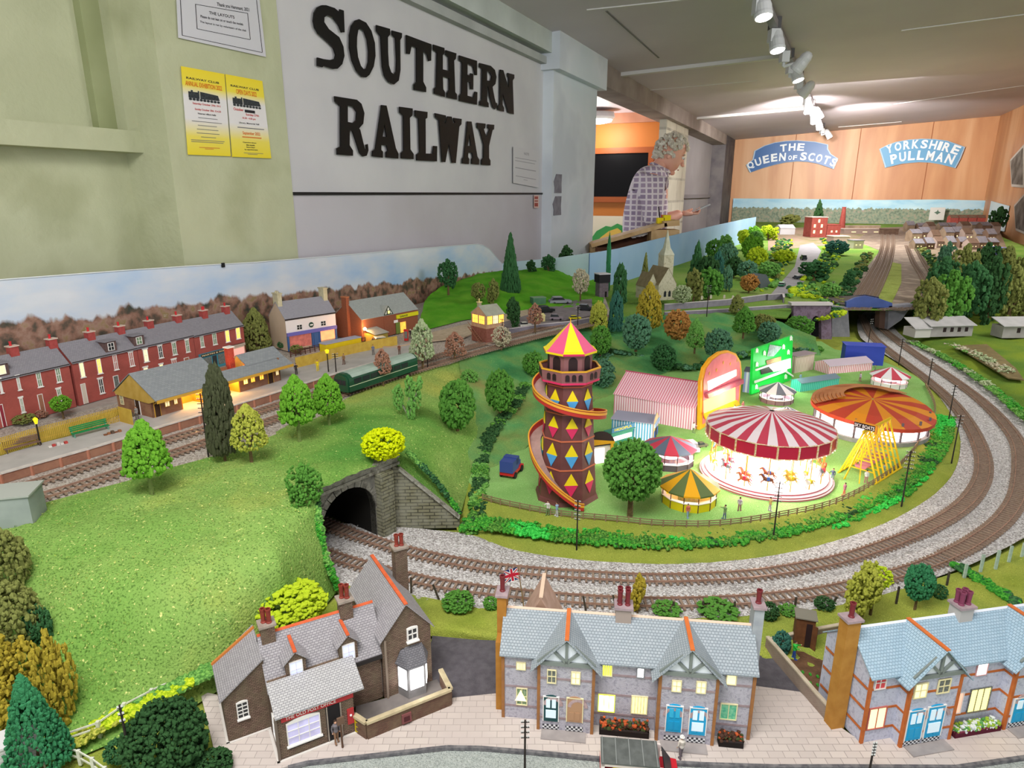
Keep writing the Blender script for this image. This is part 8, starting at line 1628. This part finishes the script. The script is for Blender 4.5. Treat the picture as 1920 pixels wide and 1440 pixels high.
g=G();fband(g,0,0,1,1,.025,.0005);fband(g,0,1,1,0,.025,.0005);fband(g,.5,0,.5,1,.07,.0006);fband(g,0,.5,1,.5,.07,.0006);g.obj('red_crosses',mat('flag_red','#c4203a'),fl)
# walled garden between the cottages
gbr=mbrick('garden_wall_brick','#8a7468','#7d675c','#9a8c80',.003,.0012,.0002,bump=.4,noisec='#988a7c',nscale=60);gcp=mat('garden_wall_coping','#c2b5a0','#b0a38e',scale=100)
def gwall(label,pts,h):
    q=PL(pts,0);t=thing('garden_wall',label,'wall',q[0]);o=q[0];g=G();g2=G()
    for a,b_ in zip(q,q[1:]):g.bar(a-o+Vector((0,0,h/2)),b_-o+Vector((0,0,h/2)),.0028,h);g2.bar(a-o+Vector((0,0,h+.0008)),b_-o+Vector((0,0,h+.0008)),.004,.0016)
    g.obj('brickwork',gbr,t);g2.obj('coping',gcp,t)
gwall('brown garden wall with pale coping slanting down between the two cottage rows',[(1436,1218),(1480,1270),(1520,1318),(1548,1350)],.0155)
gwall('low back wall of the little vegetable garden',[(1436,1216),(1500,1200),(1580,1185)],.010)
gwall('pale-topped garden wall behind the pale blue cottage roof',[(1610,1205),(1690,1190),(1760,1178),(1800,1180)],.012)
flat('vegetable_plot',[(1440,1222),(1580,1195),(1590,1330),(1550,1345)],.001,mat('plot_soil','#5a3f2c','#6f5038',scale=80,bump=.8,bscale=500),.002)
sd_=thing('garden_shed','little brown garden shed with an open door and flat grey roof','shed',P(1487,1212,.001),radians(-18));h=hgt(P(1487,1212,.001),1487,1158);g=G();g.box(0,.019,0,.016,0,h);g.obj('walls',mat('shed_brown','#6a4226','#5c3820',scale=200),sd_);g=G();g.box(-.0015,.0205,-.002,.0175,h,h+.0013);g.obj('roof',mat('shed_grey_roof','#7a766a'),sd_);g=G();g.box(.0105,.0165,-.0006,0,0,h*.85);g.obj('doorway',MC['helter_dark'],sd_);g=G();g.bar((.0165,-.0005,h*.42),(.021,-.004,h*.42),.0008,h*.85);g.obj('door',MC['shed_brown'],sd_)
person('figure','miniature gardener in bright green top and blue trousers bending in the plot',P(1488,1235,.001),radians(60),'#2fae3a','#2f4f9c',h=.021,arms=(1,1))
T('dark green garden bush behind the gardener',1463,1225,.001,1180,36,'ball','teal',0,'bush',n=160,s=.16)
cab=G();cab.ball((0,0,.0012),.0018,0,1,(1,1,.7),jit=.3);cme=cab.mesh('cabbage',LM['hedge_g'],uv=False)
for i in range(12):
    p=P(1505+(i%4)*14,1262+(i//4)*16+(i%4)*4,.001);link('cabbage',cme,None,'small green cabbage growing in the brown vegetable plot','cabbage','cabbages in the vegetable plot',loc=p)
# stables on the right
for lab,x0,x1,y0,y1,w0,w1 in (('long pale grey stable block with dark half doors at the right',1742,1822,632,630,0,1),('second pale stable block cut off at the right edge',1878,1965,634,633,0,0)):
    A_=P(x0,y0,.027);B2=P(x1,y1,.027);d=B2-A_;t=thing('stable_block',lab,'stables',A_,atan2(d.y,d.x));w_=d.length;h=hgt(A_,x0,612);g=G();g.box(0,w_,0,.05,0,h);g.obj('walls',mat('stable_grey','#a9a4a3','#9a9594',scale=30),t)
    g=G();g.slab([(-.006,-.008,h),(w_+.006,-.008,h),(w_+.006,.052,h+.02),(-.006,.052,h+.02)],(0,0,.002));g.obj('roof',mat('stable_roof','#b5b3b3','#a8a6a6',scale=30),t)
    for k in range(4):x=w_*(.3+.17*k);g=G();g.box(x,x+w_*.07,-.001,0,h*.45,h*.85);g.obj('stable_door_opening',MC['helter_dark'],t)
    if w1:g=G();g.box(-.055,-.002,-.006,.05,0,h*.8);g.obj('side_wing',mat('stable_white','#c5c2bd'),t);g=G();g.slab([(-.06,-.01,h*.8),(0,-.01,h*.8),(0,.05,h+.02),(-.06,.05,h+.02)],(0,0,.002));g.obj('wing_roof',MC['stable_roof'],t)
hill_rows=[[(-40,975,.107),(130,932,.107),(330,876,.107),(560,800,.107)],[(-40,1045,.106),(140,985,.111),(350,928,.1135),(575,868,.1145)],[(-40,1150,.082),(170,1085,.0965),(390,1020,.1085),(585,925,.117)],[(-40,1255,.047),(190,1190,.061),(430,1110,.081),(598,985,.083)],[(-40,1350,.014),(210,1300,.021),(450,1200,.035),(612,1045,.048)]]
flock('turf_flock','loose crumbs of yellow and green turf scattered over the near hill',hill_rows,9000,.0011,fk,21)
stn_m=[mat('stone_'+c,c) for c in ('#e2e0de','#b5b1ae','#7a7472')]
def chips(n,seed):
    st_=random.getstate();random.seed(seed);g=G()
    for _ in range(n):
        i=int(R()*150);f=R();p=a_b[i].lerp(b_b[i],f);s=U(.0006,.0014);v=[p+Vector((U(-s,s),U(-s,s),U(0,s))) for _ in range(4)];g.add(v,[(0,1,2),(0,2,3),(0,3,1),(1,3,2)],random.choice((0,0,1,2)))
    random.setstate(st_);return link('ballast_chippings',g.mesh('ballast_chippings',stn_m,uv=False),None,'loose pale granite chippings along the lower loop of track','ballast',kind='stuff')
a_b=spline(PL(BI,.0045),260);b_b=spline(PL(BO,.0045),260);chips(9000,5)
# ================================================================ FAR END OF THE LAYOUT
def fb8(name,label,cat,x0,x1,yb,ytop,dp,wm,rm,rh=0,grp=None,win=None):
    A_=P(x0,yb,ZR+.001);B2=P(x1,yb,ZR+.001);w=B2.x-A_.x;h=hgt(A_,x0,ytop);t=thing(name,label,cat,A_,0,grp);g=G();g.box(0,w,0,dp,0,h);g.obj('walls',wm,t)
    if rh:gable_roof(t,0,w,0,dp,h,rh,rm,ov=.004,th=.003);[G().slab([(x,0,h),(x,dp,h),(x,dp/2,h+rh)],(.004,0,0)).obj('gable_end',wm,t) for x in (0,w-.004)]
    else:g=G();g.box(-.004,w+.004,-.004,dp+.004,h,h+.006);g.obj('roof',rm,t)
    for (u,v) in win or ():g=G();g.box(w*u,w*u+w*.12,-.002,0,h*v,h*v+h*.16);g.obj('window',lit_c,t)
    return t
mr_=mat('mill_red','#a8544c','#9a483f',scale=40);mc_=mat('mill_cream','#d9cdc4');pk_=mat('far_pinkish','#a8948a');sl_=mat('far_slate','#8c8890','#7c7880',scale=40);wf_=mat('far_white','#d6d6da');bz_=mat('far_buff','#9c8872','#8a7662',scale=30);bz2=mat('far_brown','#7a6252','#6a5446',scale=30)
t=fb8('mill','red brick mill with a pale top storey on the far board','mill',1519,1548,445,408,.16,mr_,mc_,win=((.15,.2),(.6,.2),(.15,.5),(.6,.5),(.4,.75)))
fb8('mill_wing','low red wing right of the far red mill','mill',1549,1574,445,422,.14,mr_,mr_,win=((.3,.4),(.65,.4)))
b_=P(1577,434,ZR);h=hgt(b_,1577,388);t=thing('mill_chimney','slender red mill chimney against the hazy backdrop','chimney',b_);g=G();g.lathe([(.04,0),(.035,h*.1),(.018,h*.96),(.022,h*.97),(.022,h)],10);g.obj('stack',mr_,t)
fb8('white_house','small white house with pale grey roof above the lime trees','house',1462,1490,440,428,.14,wf_,mat('pale_roof','#c3c5cc'),.03)
fb8('station_canopy','long pinkish station building beyond the fan of tracks','station',1582,1652,438,430,.12,pk_,mat('pink_roof','#cdbcb2'),win=((.2,.3),(.5,.3),(.8,.3)))
fb8('goods_shed','cream goods building left of the far station yard','shed',1562,1592,456,444,.12,pk_,mat('cream_top','#d3c4b8'));fb8('goods_shed','small pale depot by the far yard with bright windows','shed',1600,1618,466,452,.1,mc_,sl_,win=((.2,.4),(.6,.4)))
fb8('road_bridge','low buff road bridge wall behind the far station','bridge',1566,1650,430,424,.05,bz_,pk_);fb8('dark_overbridge','dark bridge mouth over the right-hand distant lines','bridge',1656,1684,440,430,.08,bz2,bz2)
for i in range(26):
    r=i//9;x=1702+(i%9)*20+r*7+U(-3,3);y=436+r*15+U(-2,2)
    if x>1862:continue
    k=i%3;fb8('town_house',('small buff house with grey roof in the crowded town at far right','small brown house with grey roof in the crowded town at far right','small pinkish house with brown roof in the crowded town at far right')[k],'house',x,x+U(13,19),y,y-U(11,16),U(.07,.11),(bz_,bz2,pk_)[k],(sl_,sl_,bz2)[k],U(.025,.04),('buff houses of the far town','brown houses of the far town','pinkish houses of the far town')[k],win=((.25,.4),(.62,.4)) if r else None)
for x in range(1780,1850,17):fb8('red_terrace_house','reddish terraced house at the back of the far town','house',x,x+15,424,408,.07,mr_,bz2,.03,'reddish terrace at the back of the far town')
t=thing('white_card','white card with a small winged emblem standing before the distant backdrop','card',D(1756,408,FW(1756,400,.25).y));k=t.location;w_=D(1770,408,k.y).x-k.x;h=D(1756,389,k.y).z-k.z;g=G();g.box(-w_,w_,0,.004,-.03,h);g.obj('card',mat('card_white','#dfe0de'),t);g=G();g.slab([(-w_*.45,-.001,h*.5),(-w_*.2,-.001,h*.42),(0,-.001,h*.3),(w_*.2,-.001,h*.42),(w_*.45,-.001,h*.5),(w_*.1,-.001,h*.62),(0,-.001,h*.8),(-w_*.1,-.001,h*.62)],(0,-.001,0));g.obj('emblem',mat('emblem_green','#5f7a6a'),t)
t=fb8('blue_shop','small bright blue lit building at the right of the far town','shop',1862,1884,478,466,.1,mat('far_blue','#6f78c8',rough=.5),mat('far_blue_roof','#8c94dc'),win=((.2,.4),(.6,.4)))
car('car','dark green car parked on the lane left of the cedar',P(1466,536,ZR+.003),radians(60),.06,mat('car_green','#1f6a4c',rough=.3),mat('car_mint','#b5d9c4',rough=.3));car('car','white-roofed dark car parked beside the cedar',P(1499,523,ZR+.003),radians(10),.06,mat('car_navy','#2a2f3a',rough=.3),car_w:=mat('car_white_top','#dcdde0',rough=.3));car('van','small black and white van on the far garden road',P(1506,487,ZR+.003),radians(80),.07,MC['car_navy'],car_w,tall=1.5)
tn=thing('grey_hipped_barn','dark grey steep-roofed barn among the trees right of the churchyard','barn',P(1425,540,ZR),radians(30));g=G();g.slab([(0,0,0),(.06,0,0),(.06,0,.02),(.03,0,.055),(0,0,.02)],(0,.07,0));g.obj('body',mat('barn_grey','#5c6468'),tn)
for i,(x,y) in enumerate(((1358,560),(1374,561),(1316,562),(1333,560))):t=thing('gravestone','little pale gravestone in the churchyard behind the retaining wall','gravestone',P(x,y,.107),.2,'gravestones in the churchyard');g=G();g.slab([(-.004,0,0),(.004,0,0),(.004,0,.010)]+[(.004*cos(pi*k/6),0,.010+.004*sin(pi*k/6)) for k in range(1,6)]+[(-.004,0,.010)],(0,.002,0));g.obj('stone',cst_,t)
# wooden crossing behind the blue board
YC=3.97;wdm=mat('pine_timber','#c9a473','#b8925f','#d4b283',scale=9,rough=.6);wdd=mat('gap_shadow_brown','#5c3a28','#4a2e20',scale=9)
cx=thing('timber_frame','sloping pine timber frame behind the blue board below the man','timber frame',(0,0,0));g=G();g.bar(D(1106,459,YC),D(1245,420,YC),.16,.022);g.bar(D(1240,419,YC),D(1268,417,YC),.16,.03);g.obj('sloping_plank',wdm,cx)
a_=D(1217,430,YC);b2=D(1266,470,YC);g=G();g.box(a_.x,b2.x,YC-.07,YC+.07,b2.z,a_.z);g.obj('end_box',wdm,cx)
for x in (1112,1222,1262):p=D(x,470,YC);g=G();g.box(p.x-.02,p.x+.02,YC-.03,YC+.03,ZF,D(x,462 if x<1200 else 432,YC).z);g.obj('leg',wdm,cx)
p=D(1112,466,YC+.05);q=D(1218,466,YC+.05);g=G();g.slab([tuple(p),tuple(q),(q.x,q.y,D(1218,434,YC).z),(p.x,p.y,D(1112,462,YC).z)],(0,.01,0));g.box(p.x,q.x,YC-.08,YC-.06,D(1200,469,YC).z,D(1200,462,YC).z);g.obj('gap_shadow_panel',wdd,cx)  # dark brown sheet paints in the shadowed gap under the plank
g=G()
for i in range(9):q=D(1186+i*3.2,444-(i%3)*3-i*.4,YC-.02);g.ball(tuple(q),.014,0,1,(1.4,.6,.6),jit=.5)
g.obj('crumpled_paper',mat('crumpled_white','#e6e0dc'),None,False,'crumpled white paper tucked under the sloping pine frame','paper')
for i,(x,y) in enumerate(((1238,413),(1250,408))):q=D(x,y,YC);g=G();g.box(q.x-.02,q.x+.02,YC-.02,YC+.02,D(x,419,YC).z,q.z+.014);g.obj('yellow_block',mat('yellow_block','#ecd81c'),None,False,('left','right')[i]+' one of two yellow blocks on the pine frame','block')
q=D(1240,404,YC+.06);g=G();g.tube((q.x,q.y,q.z-.05),(q.x-.02,q.y,q.z+.05),.004,.003,6);g.box(q.x+.0,q.x+.03,q.y-.01,q.y+.01,q.z-.05,q.z+.004,1);g.obj('rod',[mat('rod_dark','#2a2426'),mat('rod_red','#d4553f')],None,False,'dark rod with a red tip beside the yellow blocks','rod')
# ================================================================ THE MAN
def skin(name,nodes,edges,mats,sub=2):
    me=bpy.data.meshes.new(name);me.from_pydata([n[0] for n in nodes],edges,[]);o=bpy.data.objects.new(name,me);col.objects.link(o)
    m=o.modifiers.new('s','SKIN');m.use_smooth_shade=True
    for v,n in zip(me.skin_vertices[0].data,nodes):r=n[1];v.radius=r if isinstance(r,tuple) else (r,r)
    me.skin_vertices[0].data[0].use_root=True;s=o.modifiers.new('d','SUBSURF');s.levels=s.render_levels=sub
    bpy.context.view_layer.update();r=bpy.data.meshes.new_from_object(o.evaluated_get(bpy.context.evaluated_depsgraph_get()));bpy.data.objects.remove(o);bpy.data.meshes.remove(me);return r
def chain(g,nodes,edges,m=0,sub=2):r=skin('t',nodes,edges,None,sub);g.add([tuple(v.co) for v in r.vertices],[tuple(p.vertices) for p in r.polygons],m);bpy.data.meshes.remove(r)
MY=4.8;mb0=D(1219,363,MY);mn=thing('person','grey-haired man in a mauve checked shirt looking down at his phone','person',(mb0.x,MY,ZF),radians(-8));S=1.04;zo=.9
def V3(x,y,z):return (x*S,y*S,(z-.47)*S+.47+zo)
skm=mat('man_skin','#ecb5a0','#e6a48e',scale=6,rough=.5);hrm=mat('man_hair','#ddd5c6','#f0ebe0','#c9c0b0',scale=40,rough=.9)
g=G()
body=[(V3(0,0,.02),.13),(V3(-.01,0,.2),.13),(V3(0,0,.42),.14),(V3(.02,0,.56),.08),(V3(.055,0,.635),.058),(V3(.09,0,.70),.06),(V3(0,-.17,.575),.06),(V3(.02,-.235,.30),.045),(V3(.12,-.17,.305),.038),(V3(.205,-.09,.345),.028),(V3(0,.17,.575),.06),(V3(.05,.235,.30),.045),(V3(.13,.15,.31),.038),(V3(.21,.03,.345),.028), (V3(0,-.09,-.08),.09),(V3(.02,-.1,-.45),.06),(V3(0,-.1,-.82),.045),(V3(.1,-.1,-.865),.035),(V3(0,.09,-.08),.09),(V3(.02,.1,-.45),.06),(V3(0,.1,-.82),.045),(V3(.1,.1,-.865),.035)]
chain(g,body,[(0,1),(1,2),(2,3),(3,4),(4,5),(3,6),(6,7),(7,8),(8,9),(3,10),(10,11),(11,12),(12,13),(0,14),(14,15),(15,16),(16,17),(0,18),(18,19),(19,20),(20,21)])
# head, tilted forward, looking down towards the hand
HT=Matrix.Translation(V3(.112,0,.715))@Matrix.Rotation(radians(24),4,'Y')@Matrix.Scale(S,4);vs,fs=ICO[3];out=[]
for x,y,z in vs:
    X,Y_,Z=x*.098,y*.077,z*.122
    if z<-.2:k=1-.32*(-z-.2);Y_*=k;X=X*(1-.12*(-z))+.012*(-z)
    if x>.75 and abs(z)<.35:X-=.006*(1-abs(y))
    if x>.8 and .02<z<.28 and abs(abs(y)-.36)<.17:X-=.010
    out.append((X,Y_,Z))
g.at(HT);g.add(out,fs,0);g.slab([(.085,-.002,.03),(.118,-.008,-.028),(.118,.008,-.028),(.085,.002,.03)],(-.02,0,-.008));g.ball((.108,0,-.026),.013,0,2,(1,1,.8));g.ball((.064,0,-.094),.022,0,2,(1,1.2,.8))
for s in (-1,1):g.ball((-.004,s*.078,-.008),.021,0,2,(.7,.35,1.3));g.ball((.083,s*.029,.012),.0115,1,1);g.ball((.0925,s*.029,.010),.005,2,1);g.bar((.09,s*.014,.034),(.082,s*.046,.032),.006,.006,3)
g.bar((.094,-.022,-.064),(.094,.022,-.064),.006,.005,4);g.at(Matrix.Identity(4))
def hand(w,d,sgn,curl):
    w=Vector(w);d=Vector(d).normalized();side=d.cross(Vector((0,0,1))).normalized()*sgn;up=side.cross(d).normalized();up=up if up.z>0 else -up
    pal=[(tuple(w),.024),(tuple(w+d*.045),(.034,.016)),(tuple(w+d*.085),(.036,.014))];chain(g,pal,[(0,1),(1,2)])
    for i,(L_,r_) in enumerate(((.066,.0085),(.074,.009),(.069,.0085),(.054,.0075))):
        b0=w+d*.08+side*(-.028+.0185*i);a=b0+d*L_*.45+up*.004;c=a+(d*.7+up*curl).normalized()*L_*.3;e=c+(d*.1+up*curl*1.4-side*.2).normalized()*L_*.28
        chain(g,[(tuple(b0-d*.015),r_),(tuple(a),r_),(tuple(c),r_*.92),(tuple(e),r_*.8)],[(0,1),(1,2),(2,3)],0,1)
    b0=w+d*.025-side*.024;chain(g,[(tuple(b0),.012),(tuple(b0+d*.03-side*.02+up*.014),.011),(tuple(b0+d*.06-side*.012+up*.03),.009)],[(0,1),(1,2)],0,1)
hand(V3(.205,-.09,.345),(1,.35,-.05),1,.9);hand(V3(.21,.03,.345),(1,-.2,.0),-1,.8)
g.obj('body',[skm,mat('eye_white','#e9e4e0',rough=.3),mat('iris_dark','#3a3a44',rough=.2),mat('brow_grey','#b5ada0'),mat('lip_pink','#b8685f')],mn,True)
plaid=bpy.data.materials.new('checked_shirt');plaid.use_nodes=True;nt=plaid.node_tree;N_=nt.nodes;L_=nt.links;tc=N_.new('ShaderNodeTexCoord');mp=N_.new('ShaderNodeMapping');mp.inputs['Rotation'].default_value=(pi/2,.12,0);bt=N_.new('ShaderNodeTexBrick');bt.offset=0;L_.new(tc.outputs['Object'],mp.inputs[0]);L_.new(mp.outputs[0],bt.inputs['Vector'])
for k_,v_ in (('Scale',1),('Brick Width',.036),('Row Height',.036),('Mortar Size',.006),('Mortar Smooth',.2)):bt.inputs[k_].default_value=v_
bt.inputs['Color1'].default_value=lin('#9c8aa4');bt.inputs['Color2'].default_value=lin('#b09cb2');bt.inputs['Mortar'].default_value=lin('#eadfe4');L_.new(bt.outputs['Color'],N_['Principled BSDF'].inputs['Base Color']);N_['Principled BSDF'].inputs['Roughness'].default_value=.85
g=G();sh_=[(V3(0,0,-.04),.155),(V3(-.02,0,.12),.155),(V3(-.03,0,.3),(.165,.175)),(V3(-.015,0,.47),(.15,.17)),(V3(.01,0,.565),.118),(V3(.045,0,.615),.07),(V3(-.01,-.17,.565),.09),(V3(.0,-.225,.42),.078),(V3(.03,-.245,.27),.074),(V3(-.01,.17,.565),.09),(V3(.02,.225,.42),.078),(V3(.05,.24,.27),.074)]
chain(g,sh_,[(0,1),(1,2),(2,3),(3,4),(4,5),(4,6),(6,7),(7,8),(4,9),(9,10),(10,11)]);sho=g.obj('shirt',plaid,mn,True)
g=G();cz_=V3(.05,0,.615);g.T=Matrix.Translation(cz_)@Matrix.Rotation(radians(25),4,'Y');g.lathe([(.078,-.01),(.072,.03),(.085,.012)],16,cap=False);g.obj('collar',plaid,sho);g=G();g.box(V3(.1,0,0)[0],V3(.16,0,0)[0],-.12,-.04,V3(0,0,.36)[2],V3(0,0,.46)[2])
g=G();chain(g,[(V3(0,0,.04),.15),(V3(0,-.09,-.08),.105),(V3(.02,-.1,-.45),.075),(V3(0,-.1,-.8),.062),(V3(0,.09,-.08),.105),(V3(.02,.1,-.45),.075),(V3(0,.1,-.8),.062)],[(0,1),(1,2),(2,3),(0,4),(4,5),(5,6)]);g.obj('trousers',mat('man_trousers','#3f4350'),mn,True)
for s in (-1,1):g=G();chain(g,[(V3(-.03,s*.1,-.865),.045),(V3(.06,s*.1,-.87),.045),(V3(.17,s*.1,-.875),.035)],[(0,1),(1,2)]);g.obj('shoe',mat('man_shoe','#2a2422'),mn,True)
g=G(HT);st_=random.getstate();random.seed(4)
for _ in range(420):
    u=U(-1,1);a=U(-pi,pi);r=math.sqrt(1-u*u);x,y,z=r*cos(a),r*sin(a),u
    if z<.42 and x>.25:continue
    if z<-.5 or (z<-.1 and x>-.25):continue
    g.ball((x*.104,y*.086,z*.126+.006),U(.009,.02),0,1,(1,1,.9),jit=.35)
random.setstate(st_);g.obj('hair',hrm,mn)
ph_=thing('phone','thin dark phone with a pale edge held in the man\'s hand','phone',mn.matrix_basis@Vector(V3(.325,-.03,.375)),radians(-8));g=G(Matrix.Rotation(radians(-24),4,'Y'));g.box(-.03,.07,-.035,.035,-.004,.004);g.obj('case',mat('phone_grey','#c9ccd2',rough=.3),ph_);g=G(Matrix.Rotation(radians(-24),4,'Y'));g.box(-.027,.067,-.032,.032,.004,.0046);g.obj('screen',mat('phone_screen','#15161a',rough=.1),ph_)
